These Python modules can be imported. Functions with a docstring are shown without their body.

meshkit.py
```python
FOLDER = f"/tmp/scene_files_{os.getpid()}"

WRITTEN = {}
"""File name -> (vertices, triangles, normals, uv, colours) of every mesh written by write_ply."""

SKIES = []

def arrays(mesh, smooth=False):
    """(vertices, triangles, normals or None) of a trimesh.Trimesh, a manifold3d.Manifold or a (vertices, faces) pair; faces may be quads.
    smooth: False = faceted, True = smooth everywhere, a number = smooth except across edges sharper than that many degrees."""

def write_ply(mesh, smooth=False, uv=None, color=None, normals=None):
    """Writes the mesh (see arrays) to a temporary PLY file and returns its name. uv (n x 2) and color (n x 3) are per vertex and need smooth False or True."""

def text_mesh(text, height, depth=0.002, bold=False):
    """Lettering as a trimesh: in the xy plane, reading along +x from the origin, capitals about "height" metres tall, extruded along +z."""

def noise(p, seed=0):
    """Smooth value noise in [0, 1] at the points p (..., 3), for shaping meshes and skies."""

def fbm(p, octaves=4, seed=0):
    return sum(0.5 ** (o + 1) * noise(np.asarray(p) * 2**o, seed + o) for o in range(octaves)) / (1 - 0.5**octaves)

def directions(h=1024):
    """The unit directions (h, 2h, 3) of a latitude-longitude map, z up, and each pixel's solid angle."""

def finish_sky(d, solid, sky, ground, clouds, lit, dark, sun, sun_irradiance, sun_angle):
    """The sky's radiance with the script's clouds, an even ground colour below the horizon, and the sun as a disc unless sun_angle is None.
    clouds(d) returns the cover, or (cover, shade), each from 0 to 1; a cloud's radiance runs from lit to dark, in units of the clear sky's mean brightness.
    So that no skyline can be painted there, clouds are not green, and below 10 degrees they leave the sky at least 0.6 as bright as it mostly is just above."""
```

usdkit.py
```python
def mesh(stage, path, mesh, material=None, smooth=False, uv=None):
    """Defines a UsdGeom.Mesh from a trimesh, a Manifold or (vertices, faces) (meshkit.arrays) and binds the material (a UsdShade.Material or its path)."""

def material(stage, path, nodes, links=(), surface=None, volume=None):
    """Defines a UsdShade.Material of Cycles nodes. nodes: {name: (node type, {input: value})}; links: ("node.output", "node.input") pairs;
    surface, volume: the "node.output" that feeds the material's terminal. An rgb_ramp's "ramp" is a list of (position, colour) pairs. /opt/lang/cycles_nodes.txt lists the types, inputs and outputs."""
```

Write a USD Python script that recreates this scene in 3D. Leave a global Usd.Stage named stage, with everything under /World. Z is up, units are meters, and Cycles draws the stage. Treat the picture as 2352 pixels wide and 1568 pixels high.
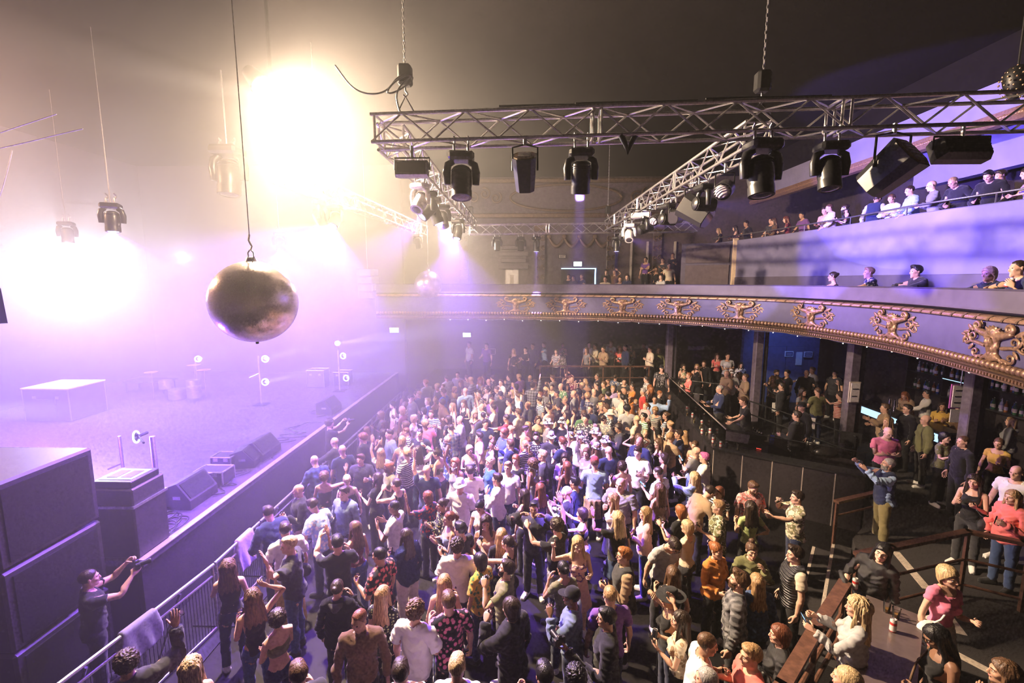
import math, random, numpy as np, trimesh, manifold3d, shapely, meshkit, usdkit
from shapely.geometry import Polygon
from pxr import Usd, UsdGeom, UsdLux, UsdShade, Gf, Sdf
stage = Usd.Stage.CreateInMemory()
UsdGeom.Xform.Define(stage, '/World'); UsdGeom.Scope.Define(stage, '/World/Looks')
# ------------------------------------------------------------------ camera, lights, exposure
FPX, CX, CY, HC = 1045., 1176., 784., 5.5
PITCH, YAW = math.radians(7.6), math.radians(1.3)
_cp, _sp, _cy, _sy = math.cos(PITCH), math.sin(PITCH), math.cos(YAW), math.sin(YAW)
FW = np.array([-_sy * _cp, _cy * _cp, -_sp]); RT = np.array([_cy, _sy, 0]); UP = np.cross(RT, FW); CAM = np.array([0, 0, HC])
cam = UsdGeom.Camera.Define(stage, '/World/camera')
cam.CreateHorizontalApertureAttr(36.0); cam.CreateFocalLengthAttr(36 * FPX / 2352); cam.CreateClippingRangeAttr((0.05, 1000))
_M = np.eye(4); _M[0, :3] = RT; _M[1, :3] = UP; _M[2, :3] = -FW; _M[3, :3] = CAM
cam.AddTransformOp().Set(Gf.Matrix4d(_M.tolist()))
def ray(u, v): return FW + RT * (u - CX) / FPX - UP * (v - CY) / FPX
def atz(u, v, z): d = ray(u, v); return CAM + d * (z - HC) / d[2]
def aty(u, v, y): d = ray(u, v); return CAM + d * y / d[1]
def atx(u, v, x): d = ray(u, v); return CAM + d * x / d[0]
def frame(p, t):
    z = np.array(p, float) - np.array(t, float); z /= np.linalg.norm(z); x = np.cross([0, 0, 1.], z)
    x = np.array([1., 0, 0]) if np.linalg.norm(x) < 1e-6 else x / np.linalg.norm(x)
    m = np.eye(4); m[0, :3] = x; m[1, :3] = np.cross(z, x); m[2, :3] = z; m[3, :3] = p
    return m
def spot(name, p, t, power, color, angle, radius=.1, soft=.3):
    l = UsdLux.SphereLight.Define(stage, '/World/' + name); l.CreateRadiusAttr(radius); l.CreateIntensityAttr(power); l.CreateColorAttr(Gf.Vec3f(*color)); l.CreateNormalizeAttr(True)
    s = UsdLux.ShapingAPI.Apply(l.GetPrim()); s.CreateShapingConeAngleAttr(angle); s.CreateShapingConeSoftnessAttr(soft)
    l.AddTransformOp().Set(Gf.Matrix4d(frame(p, t).tolist()))
cam.CreateExposureAttr(0.0); HAZE_HALL, HAZE_STAGE = .0014, .047
def bulb(name, p, power, color, radius):
    l = UsdLux.SphereLight.Define(stage, '/World/' + name); l.CreateRadiusAttr(radius); l.CreateIntensityAttr(power); l.CreateColorAttr(Gf.Vec3f(*color)); l.CreateNormalizeAttr(True); l.AddTranslateOp().Set(Gf.Vec3d(*map(float, p)))
bulb('light_blinder', aty(625, 225, 8.6), 480, (1, .72, .46), .16)
spot('light_blinder_front', aty(632, 228, 8.55), (5.5, 7.0, 1.8), 5300, (1, .74, .48), 72, .16, .6)
spot('light_blinder_streak', aty(600, 222, 8.55), (-13.5, 6.6, 10.2), 2500, (1, .80, .62), 7, .12, .4)
bulb('light_unseen_violet', (-8.2, 7.1, 2.3), 420, (.22, .08, 1), .1)  # unseen lamp behind the speaker stack, placed to light the haze violet
bulb('light_far_blinder', aty(1040, 528, 17.2), 300, (1, .80, .60), .10)
bulb('light_unseen_peach', (-13.0, 8.3, 8.9), 950, (1, .56, .34), .12)  # unseen lamp beyond the upper left edge, placed to warm the haze
bulb('light_unseen_stage', aty(150, 625, 13.), 680, (1, .90, .97), .15)  # bare bulb for an unseen source, placed to whiten the stage haze
bulb('light_unseen_stage_low', aty(420, 590, 15.), 50, (1, .88, .92), .10)  # weaker bulb of an unseen source, brightening haze farther along the stage
spot('light_beam_white', (-13.6, 9.0, 2.9), (-6.6, 12.4, 1.5), 5000, (.45, .48, 1), 6, .1, .3)
# ------------------------------------------------------------------ naming, tagging, meshes, materials
NAMES = {}
def numbered(parent, name):
    k = (parent, name); NAMES[k] = NAMES.get(k, -1) + 1
    return f'{parent}/{name}' + (f'_{NAMES[k]:03d}' if NAMES[k] else '')
def tag(p, label=None, cat=None, group=None, kind=None):
    p = p.GetPrim() if hasattr(p, 'GetPrim') else p
    for k, v in (('label', label), ('category', cat), ('group', group), ('kind', kind)):
        if v: p.SetCustomDataByKey(k, v)
    return p
def thing(name, label, cat, loc=(0, 0, 0), rz=0., group=None, mat4=None):
    x = UsdGeom.Xform.Define(stage, numbered('/World', name))
    if mat4 is not None: x.AddTransformOp().Set(Gf.Matrix4d(np.asarray(mat4, float).tolist()))
    else:
        x.AddTranslateOp().Set(Gf.Vec3d(*map(float, loc)))
        if rz: x.AddRotateZOp().Set(float(rz))
    return tag(x, ' '.join(label.split()[:16]) if label else label, cat, group)
def part(parent, name, mesh, mat, smooth=False, label=None, kind=None):
    path = numbered(str(parent.GetPath()) if hasattr(parent, 'GetPath') else parent, name)
    m = usdkit.mesh(stage, path, mesh, LOOKS(mat), smooth)
    if label or kind: tag(m, label, None, None, kind)
    return m.GetPrim()
def single(name, mesh, mat, label, cat, group=None, smooth=False, kind=None):
    return tag(part('/World', name, mesh, mat, smooth), label, cat, group, kind)
def struct(name, mesh, mat, smooth=False, label=None, cat=None):
    return tag(part('/World', name, mesh, mat, smooth), label, cat, None, 'structure')
def copy_of(src, name, label, mat4, group=None):
    x = UsdGeom.Xform.Define(stage, numbered('/World', name)); p = x.GetPrim()
    p.GetReferences().AddInternalReference(src.GetPath()); p.SetInstanceable(True)
    x.ClearXformOpOrder(); x.AddTransformOp(opSuffix='place').Set(Gf.Matrix4d(np.asarray(mat4, float).tolist()))
    tag(p, label, None, group); return p
class MB:
    """Collects boxes, tubes and lathes into one mesh."""
    def __init__(s): s.v, s.f, s.n = [], [], 0
    def add(s, V, F):
        V, F = np.asarray(V, float), np.asarray(F, int); s.v.append(V); s.f.append(F + s.n); s.n += len(V); return s
    def tm(s, m): return s.add(m.vertices, m.faces)
    def box(s, lo, hi, rz=0., at=None, bev=0.):
        lo, hi = np.minimum(lo, hi).astype(float), np.maximum(lo, hi).astype(float)
        if bev: V, F = beveled(hi - lo, bev); V = V + (lo + hi) / 2
        else: m = trimesh.creation.box(bounds=[lo, hi]); V, F = np.array(m.vertices), np.array(m.faces)
        if rz or at is not None: V = V @ trimesh.transformations.rotation_matrix(math.radians(rz), [0, 0, 1])[:3, :3].T + (at if at is not None else 0)
        return s.add(V, F)
    def rod(s, a, b, r, n=6, r2=None):
        a, b = np.asarray(a, float), np.asarray(b, float); d = b - a; d /= np.linalg.norm(d) + 1e-12
        u = np.cross(d, [0, 0, 1.] if abs(d[2]) < .9 else [1., 0, 0]); u /= np.linalg.norm(u); w = np.cross(d, u)
        t = np.arange(n) * 2 * math.pi / n; c = np.cos(t)[:, None] * u + np.sin(t)[:, None] * w
        V = np.vstack([a + c * r, b + c * (r if r2 is None else r2), a[None], b[None]]); i = np.arange(n); j = (i + 1) % n
        F = np.vstack([np.stack([i, i + n, j], 1), np.stack([j, i + n, j + n], 1), np.stack([i, j, i * 0 + 2 * n], 1), np.stack([i + n, i * 0 + 2 * n + 1, j + n], 1)])
        return s.add(V, F)
    def tube(s, pts, r, n=6):
        V, F = tube(pts, r, n); return s.add(V, F)
    def lathe(s, prof, at=(0, 0, 0), n=24, axis=None):
        m = trimesh.creation.revolve(np.asarray(prof, float), sections=n)
        if axis is not None: m.apply_transform(trimesh.geometry.align_vectors([0, 0, 1], axis))
        m.apply_translation(at); return s.tm(m)
    def mesh(s): return np.vstack(s.v), np.vstack(s.f)
    def move(s, M):
        s.v = [v @ np.asarray(M)[:3, :3].T + np.asarray(M)[:3, 3] for v in s.v]; return s
def beveled(size, b):
    sx, sy, sz = np.asarray(size) / 2; b = min(b, sx * .9, sy * .9, sz * .9)
    P = [(x * (sx - (b if k != 0 else 0)), y * (sy - (b if k != 1 else 0)), z * (sz - (b if k != 2 else 0))) for x in (-1, 1) for y in (-1, 1) for z in (-1, 1) for k in range(3)]
    h = trimesh.PointCloud(P).convex_hull; return np.array(h.vertices), np.array(h.faces)
def tube(pts, r, n=6):
    pts = np.asarray(pts, float); r = np.broadcast_to(r, len(pts)); d = np.gradient(pts, axis=0); d /= np.linalg.norm(d, axis=1, keepdims=True) + 1e-12
    u = np.cross(d[0], [0, 0, 1.] if abs(d[0][2]) < .9 else [1., 0, 0]); V = []
    for p, q, rr in zip(pts, d, r):
        u = u - q * (u @ q); u /= np.linalg.norm(u) + 1e-12; w = np.cross(q, u); t = np.arange(n) * 2 * math.pi / n
        V.append(p + rr * (np.cos(t)[:, None] * u + np.sin(t)[:, None] * w))
    V = np.vstack(V + [pts[:1], pts[-1:]]); m = len(pts); i = np.arange(n); j = (i + 1) % n
    F = [np.vstack([np.stack([k * n + i, k * n + j, (k + 1) * n + i], 1), np.stack([k * n + j, (k + 1) * n + j, (k + 1) * n + i], 1)]) for k in range(m - 1)]
    F += [np.stack([j, i, i * 0 + m * n], 1), np.stack([(m - 1) * n + i, (m - 1) * n + j, i * 0 + m * n + 1], 1)]
    return V, np.vstack(F)
def sweep(profile, path, up=(0, 0, 1), closed=True):
    """Profile (offset to the right of the path, height) carried along a horizontal path; a closed solid."""
    path = np.asarray(path, float); d = np.gradient(path, axis=0); d[:, 2] = 0; d /= np.linalg.norm(d, axis=1, keepdims=True)
    nrm = np.stack([d[:, 1], -d[:, 0], 0 * d[:, 0]], 1); pr = np.asarray(profile, float); n, m = len(pr), len(path)
    V = (path[:, None] + nrm[:, None] * pr[None, :, :1] + np.array([0, 0, 1.]) * pr[None, :, 1:]).reshape(-1, 3)
    i = np.arange(n); j = (i + 1) % n; F = []
    for k in range(m - 1): F += [np.stack([k * n + i, (k + 1) * n + i, k * n + j], 1), np.stack([k * n + j, (k + 1) * n + i, (k + 1) * n + j], 1)]
    tri = trimesh.creation.triangulate_polygon(Polygon(pr), engine='earcut')
    if len(tri[0]) == n:
        F += [tri[1], tri[1][:, ::-1] + (m - 1) * n]
    return V, np.vstack(F)
def spline(pts, n):
    from scipy.interpolate import CubicSpline
    pts = np.asarray(pts, float); t = np.r_[0, np.cumsum(np.linalg.norm(np.diff(pts, axis=0), axis=1))]
    c = CubicSpline(t, pts); f = c(np.linspace(0, t[-1], n * 8)); s = np.r_[0, np.cumsum(np.linalg.norm(np.diff(f, axis=0), axis=1))]
    return np.stack([np.interp(np.linspace(0, s[-1], n), s, f[:, k]) for k in range(pts.shape[1])], 1)
_MATS = {}
def LOOKS(m): return m if not isinstance(m, str) else _MATS[m]
def look(name, nodes, links, surface='p.BSDF', volume=None):
    _MATS[name] = usdkit.material(stage, '/World/Looks/' + name, nodes, links, surface=surface, volume=volume); return name
def plain(name, c, rough=.55, metal=0., bump=0., scale=40., var=.15, **kw):
    """A plain coloured surface with a slight procedural unevenness of tone and relief."""
    c = np.array(c, float); n = {'t': ('texture_coordinate', {}), 'n': ('noise_texture', {'scale': scale, 'detail': 4.}), 'r': ('rgb_ramp', {'ramp': [(.3, c * (1 - var)), (.7, np.minimum(c * (1 + var), 1))]}), 'p': ('principled_bsdf', {'roughness': rough, 'metallic': metal, **kw})}
    l = [('t.object', 'n.vector'), ('n.fac', 'r.fac'), ('r.color', 'p.base_color')]
    if bump: n['b'] = ('bump', {'strength': bump, 'distance': .02}); l += [('n.fac', 'b.height'), ('b.normal', 'p.normal')]
    return look(name, n, l)
def emit(name, c, s): return look(name, {'e': ('emission', {'color': c, 'strength': s})}, [], surface='e.emission')
SKIN = dict(pale=(.62, .40, .31), fair=(.55, .33, .24), tan=(.42, .24, .16), olive=(.36, .20, .13), brown=(.19, .098, .06), dark=(.085, .042, .027))
for k, c in SKIN.items(): plain('skin_' + k, c, .48, scale=14, var=.04, specular_ior_level=.35)
HAIRC = dict(blonde=(.46, .33, .18), fair=(.34, .21, .10), brown=(.095, .050, .026), dark=(.030, .018, .012), black=(.009, .008, .009), ginger=(.27, .095, .03), grey=(.33, .31, .30), auburn=(.14, .045, .022), pink=(.45, .12, .3))
for k, c in HAIRC.items():
    c = np.array(c); look('hair_' + k, {'t': ('texture_coordinate', {}), 'm': ('mapping', {'scale': (95., 95., 9.)}), 'n': ('noise_texture', {'scale': 1., 'detail': 3.}), 'r': ('rgb_ramp', {'ramp': [(.32, c * .45), (.55, c), (.72, np.minimum(c * 1.6, 1))]}), 'b': ('bump', {'strength': .5, 'distance': .01}), 'p': ('principled_bsdf', {'roughness': .42, 'specular_ior_level': .4})},
         [('t.object', 'm.vector'), ('m.vector', 'n.vector'), ('n.fac', 'r.fac'), ('r.color', 'p.base_color'), ('n.fac', 'b.height'), ('b.normal', 'p.normal')])
plain('eye_white', (.50, .47, .45), .3); plain('iris', (.03, .02, .015), .15); plain('lips', (.40, .13, .12), .4); plain('spectacles', (.02, .02, .02), .3)
COL = dict(white=(.72, .70, .68), cream=(.60, .52, .40), black=(.012, .012, .014), charcoal=(.04, .04, .046), grey=(.22, .22, .23), pale_grey=(.42, .42, .43), navy=(.018, .026, .075), blue=(.05, .085, .19), pale_blue=(.30, .42, .62), red=(.45, .04, .04), coral=(.75, .17, .15), pink=(.72, .20, .33), pale_pink=(.66, .40, .40), orange=(.60, .22, .05), mustard=(.52, .33, .07), yellow=(.68, .55, .14), green=(.09, .20, .08), olive=(.16, .16, .07), lime=(.42, .50, .20), brown=(.12, .065, .035), tan=(.33, .23, .14), purple=(.16, .07, .28), burgundy=(.15, .025, .04), steel_blue=(.15, .20, .29), bright_blue=(.04, .12, .42), teal=(.03, .18, .20), khaki=(.23, .19, .085), lilac=(.40, .30, .52))
def cloth(color, kind='plain', second=None):
    """The name of a fabric, made when first asked for."""
    name = f'{kind}_{color}' + (f'_{second}' if second else '')
    if name in _MATS: return name
    c = np.array(COL[color]); d = np.array(COL[second]) if second else c * .55
    N = {'t': ('texture_coordinate', {}), 'w': ('noise_texture', {'scale': 320., 'detail': 2.}), 'f': ('noise_texture', {'scale': 9., 'detail': 2.5, 'distortion': 1.4}), 'a': ('mix', {'mix_type': 'mix', 'fac': .3}), 'b': ('bump', {'strength': .55, 'distance': .035}), 'p': ('principled_bsdf', {'roughness': .85, 'specular_ior_level': .2, 'sheen_weight': .15})}
    L = [('t.object', 'w.vector'), ('t.object', 'f.vector'), ('f.color', 'a.color1'), ('w.color', 'a.color2'), ('a.color', 'b.height'), ('b.normal', 'p.normal')]
    if kind == 'plain': N['r'] = ('rgb_ramp', {'ramp': [(.3, c * .95), (.7, np.minimum(c * 1.04, 1))]}); L += [('f.fac', 'r.fac')]
    elif kind == 'denim': N['r'] = ('rgb_ramp', {'ramp': [(.35, c * .6), (.6, c), (.75, np.minimum(c * 1.5, 1))]}); L += [('w.fac', 'r.fac')]
    elif kind in ('leather', 'satin', 'quilted'):
        N['r'] = ('rgb_ramp', {'ramp': [(.3, c * .8), (.7, np.minimum(c * 1.2, 1))]}); L += [('f.fac', 'r.fac')]
        N['p'] = ('principled_bsdf', {'roughness': .3 if kind != 'quilted' else .45, 'specular_ior_level': .6}); N['b'] = ('bump', {'strength': .6, 'distance': .04})
        if kind == 'quilted': N['q'] = ('wave_texture', {'wave_type': 'bands', 'bands_direction': 'z', 'scale': 8.}); L = [x for x in L if x[1] != 'b.height'] + [('t.object', 'q.vector'), ('q.fac', 'b.height')]
    elif kind in ('striped', 'upright_striped'):
        N['q'] = ('wave_texture', {'wave_type': 'bands', 'bands_direction': 'z' if kind == 'striped' else 'x', 'scale': 7., 'distortion': .6}); N['r'] = ('rgb_ramp', {'ramp': [(0., c), (.5, c), (.55, d), (1., d)]}); L += [('t.object', 'q.vector'), ('q.fac', 'r.fac')]
    elif kind == 'checked':
        N['q'] = ('wave_texture', {'bands_direction': 'z', 'scale': 3.2, 'distortion': .3}); N['q2'] = ('wave_texture', {'bands_direction': 'x', 'scale': 3.2, 'distortion': .3}); N['s'] = ('math', {'math_type': 'add'}); N['h'] = ('math', {'math_type': 'multiply', 'value2': .5})
        N['r'] = ('rgb_ramp', {'ramp': [(.25, c), (.4, c * .5 + d * .5), (.62, c * .5 + d * .5), (.75, d)]}); L += [('t.object', 'q.vector'), ('t.object', 'q2.vector'), ('q.fac', 's.value1'), ('q2.fac', 's.value2'), ('s.value', 'h.value1'), ('h.value', 'r.fac')]
    elif kind in ('flowered', 'spotted', 'sequinned'):
        N['v'] = ('voronoi_texture', {'scale': dict(flowered=17., spotted=24., sequinned=90.)[kind], 'randomness': .9 if kind != 'spotted' else .3}); L += [('t.object', 'v.vector')]
        N['r'] = ('rgb_ramp', {'ramp': [(0., d), (.28, d), (.36, c), (1., c)] if kind != 'flowered' else [(0., np.array(COL['cream']) * .6), (.12, d), (.38, d * .8), (.46, c), (1., c)]}); L += [('v.distance', 'r.fac')]
        if kind == 'sequinned': N['p'] = ('principled_bsdf', {'roughness': .15, 'metallic': .8}); L = [x for x in L if x[1] != 'b.height'] + [('v.distance', 'b.height')]
    elif kind in ('camouflage', 'marbled'):
        N['m'] = ('noise_texture', {'scale': 9., 'detail': 2.}); N['r'] = ('rgb_ramp', {'interpolate': False, 'ramp': [(0., c), (.46, d), (.52, c * .35), (.58, c)]}); L += [('t.object', 'm.vector'), ('m.fac', 'r.fac')]
    look(name, N, L + [('r.color', 'p.base_color')]); return name
# ------------------------------------------------------------------ people: templates (signed distance fields), skinning, clothes, hair
def cap(P, a, b, ra, rb):
    a = np.asarray(a, float); ab = np.asarray(b, float) - a; L2 = ab @ ab
    t = np.clip(((P - a) @ ab) / L2, 0, 1)
    return np.sqrt((((P - a) - t[:, None] * ab) ** 2).sum(1)) - (ra + (rb - ra) * t)
def ell(P, c, r):
    q = (P - np.asarray(c, float)) / np.asarray(r, float); n = np.sqrt((q * q).sum(1)) + 1e-9
    m = np.sqrt(((q / np.asarray(r, float)) ** 2).sum(1)) + 1e-9
    return n * (n - 1) / m
def smin(a, b, k):
    h = np.clip(.5 + .5 * (b - a) / k, 0, 1); return b + (a - b) * h - k * h * (1 - h)
def smax(a, b, k): return -smin(-a, -b, k)
def surfnet(f, lo, hi, h):
    """Surface nets of f < 0 in the box: (vertices, triangles)."""
    lo = np.asarray(lo, float); n = np.maximum(np.ceil((np.asarray(hi, float) - lo) / h).astype(int) + 1, 3)
    ax = [lo[k] + h * np.arange(n[k]) for k in range(3)]
    P = np.stack(np.meshgrid(*ax, indexing='ij'), -1).reshape(-1, 3)
    v = np.concatenate([f(P[i:i + 200000]) for i in range(0, len(P), 200000)]).reshape(n)
    s = v < 0
    c = [(i, j, k) for i in (0, 1) for j in (0, 1) for k in (0, 1)]
    sl = lambda o: tuple(slice(o[d], n[d] - 1 + o[d]) for d in range(3))
    cnt = sum(s[sl(o)].astype(int) for o in c); cells = np.argwhere((cnt > 0) & (cnt < 8))
    idx = -np.ones(n - 1, int); idx[tuple(cells.T)] = np.arange(len(cells))
    acc = np.zeros((len(cells), 3)); num = np.zeros(len(cells))
    for a in c:
        for d in range(3):
            if a[d]: continue
            b = list(a); b[d] = 1
            ia = cells + a; ib = cells + b
            va = v[tuple(ia.T)]; vb = v[tuple(ib.T)]; x = (va < 0) != (vb < 0)
            t = np.where(x, va / np.where(x, va - vb, 1), 0)
            p = ia.astype(float); p[:, d] += t
            acc[x] += p[x]; num[x] += 1
    V = lo + h * acc / num[:, None]; F = []
    for d in range(3):
        e, g = (d + 1) % 3, (d + 2) % 3
        A = [slice(None)] * 3; B = [slice(None)] * 3; A[d] = slice(0, -1); B[d] = slice(1, None)
        sa, sb = s[tuple(A)], s[tuple(B)]; x = np.argwhere(sa != sb)
        x = x[(x[:, e] > 0) & (x[:, g] > 0) & (x[:, e] < n[e] - 1) & (x[:, g] < n[g] - 1)]
        def at(de, dg):
            y = x.copy(); y[:, e] += de; y[:, g] += dg; return idx[tuple(y.T)]
        q = np.stack([at(-1, -1), at(0, -1), at(0, 0), at(-1, 0)], 1)
        fl = ~sa[tuple(x.T)]; q[fl] = q[fl][:, ::-1]
        F += [q[:, [0, 1, 2]], q[:, [0, 2, 3]]]
    return V, np.vstack(F)
def manif(V, F):
    return manifold3d.Manifold(manifold3d.Mesh(np.asarray(V, np.float32), np.asarray(F, np.uint32)))
def unmanif(m):
    m = m.to_mesh(); return np.array(m.vert_properties[:, :3], float), np.array(m.tri_verts, int)
def simp(V, F, tol):
    m = manif(V, F)
    if m.is_empty(): return V, F
    try: return unmanif(m.simplify(tol))
    except Exception: return V, F

FEM = {'m': dict(sh=.185, waist=(.140, .105), hip=(.160, .115), chest=(.165, .118), arm=1.0, leg=1.0, k=1.0),
       'f': dict(sh=.158, waist=(.112, .088), hip=(.168, .122), chest=(.140, .102), arm=.84, leg=.97, k=.935)}
def joints(sex):
    s = FEM[sex]['sh']; J = dict(pelvis=(0, 0, .95), spine=(0, -.01, 1.10), chest=(0, -.01, 1.28), neck=(0, -.022, 1.47), head=(0, .0, 1.565), top=(0, .01, 1.78))
    for n, e in (('l', -1), ('r', 1)):
        J['sho' + n] = (e * s, -.02, 1.435); J['elb' + n] = (e * (s + .172), -.024, 1.208); J['wri' + n] = (e * (s + .322), .012, 1.005); J['tip' + n] = (e * (s + .42), .036, .86)
        J['hip' + n] = (e * .095, 0, .91); J['kne' + n] = (e * .107, .012, .49); J['ank' + n] = (e * .115, -.02, .085); J['toe' + n] = (e * .135, .14, .03)
    return {k: np.array(v) for k, v in J.items()}
JN = {x: joints(x) for x in 'mf'}
BONES = ['pelvis', 'spine', 'chest', 'neck', 'head'] + [b + n for n in 'lr' for b in ('ua', 'fa', 'ha', 'th', 'sn', 'ft')]
SEG = dict(pelvis=('pelvis', 'spine', .15), spine=('spine', 'chest', .14), chest=('chest', 'neck', .16), neck=('neck', 'head', .06), head=('head', 'top', .11))
for n in 'lr':
    SEG.update({'ua' + n: ('sho' + n, 'elb' + n, .055), 'fa' + n: ('elb' + n, 'wri' + n, .04), 'ha' + n: ('wri' + n, 'tip' + n, .04), 'th' + n: ('hip' + n, 'kne' + n, .085), 'sn' + n: ('kne' + n, 'ank' + n, .055), 'ft' + n: ('ank' + n, 'toe' + n, .05)})
PAR = dict(spine='pelvis', chest='spine', neck='chest', head='neck')
for n in 'lr': PAR.update({'ua' + n: 'chest', 'fa' + n: 'ua' + n, 'ha' + n: 'fa' + n, 'th' + n: 'pelvis', 'sn' + n: 'th' + n, 'ft' + n: 'sn' + n})
def weights(P, sex):
    J = JN[sex]; W = np.zeros((len(P), len(BONES)))
    for i, b in enumerate(BONES):
        a, c, r = SEG[b]; d = (cap(P, J[a], J[c], 0, 0)) / r
        W[:, i] = np.maximum(d, .35) ** -6.0
        if b[:2] in ('th', 'sn', 'ft'): W[:, i] *= np.clip(.5 + P[:, 0] * (1 if b[-1] == 'r' else -1) / .05, 0, 1)
        if b[:2] in ('ua', 'fa', 'ha'): W[:, i] *= np.clip(.5 + (P[:, 0] * (1 if b[-1] == 'r' else -1) - JN[sex]['shor'][0] + .03) / .06, 0, 1)
        if b == 'head': W[:, i] *= np.clip((P[:, 2] - 1.53) / .05, 0, 1)
    W /= W.sum(1, keepdims=True); W[W < .03] = 0
    return W / W.sum(1, keepdims=True)
def torso(P, sex, off=0., fat=0.):
    f = FEM[sex]; k = .05
    d = ell(P, (0, .0, 1.30), (f['chest'][0] + fat * .5, f['chest'][1] + fat * .6, .20))
    d = smin(d, ell(P, (0, .006 + fat * .5, 1.10), (f['waist'][0] + fat, f['waist'][1] + fat, .17)), k)
    d = smin(d, ell(P, (0, -.012, .95), (f['hip'][0] + fat * .7, f['hip'][1] + fat * .6, .125)), k)
    s = f['sh']
    d = smin(d, cap(P, (-s * .86, -.02, 1.43), (s * .86, -.02, 1.43), .056 * f['arm'] ** .5, .056 * f['arm'] ** .5), .045)
    for e in (-1, 1):
        d = smin(d, cap(P, (e * .035, -.03, 1.5), (e * s * .8, -.025, 1.445), .045, .045), .03)
        d = smin(d, ell(P, (e * .075, -.075, .92), (.085, .075, .09)), .04)
        if sex == 'f': d = smin(d, ell(P, (e * .068, .085, 1.285), (.06, .058, .062)), .03)
        else: d = smin(d, ell(P, (e * .075, .075, 1.335), (.08, .045, .06)), .04)
    return d - off
def arm(P, sex, n, off=0., t0=0., t1=1.):
    J = JN[sex]; a = FEM[sex]['arm']; mid = J['elb' + n] + .3 * (J['wri' + n] - J['elb' + n])
    d = cap(P, J['sho' + n], J['elb' + n], .058 * a, .041 * a)
    d = smin(d, cap(P, J['elb' + n], mid, .039 * a, .043 * a), .02)
    d = smin(d, cap(P, mid, J['wri' + n], .043 * a, .026 * a), .02)
    return d - off
def leg(P, sex, n, off=0.):
    J = JN[sex]; a = FEM[sex]['leg']; c = J['kne' + n] + .28 * (J['ank' + n] - J['kne' + n]) + [0, -.018, 0]
    d = cap(P, J['hip' + n] + [0, 0, -.03], J['kne' + n], .092 * a, .056 * a)
    d = smin(d, cap(P, J['kne' + n], c, .052 * a, .057 * a), .02)
    return smin(d, cap(P, c, J['ank' + n], .057 * a, .036 * a), .02) - off
def foot(P, sex, n, off=0.):
    J = JN[sex]
    return smin(cap(P, J['ank' + n] + [0, -.02, -.03], J['toe' + n] + [0, -.01, .005], .043, .036), cap(P, J['ank' + n], J['ank' + n] + [0, -.02, -.04], .038, .045), .03) - off
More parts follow.
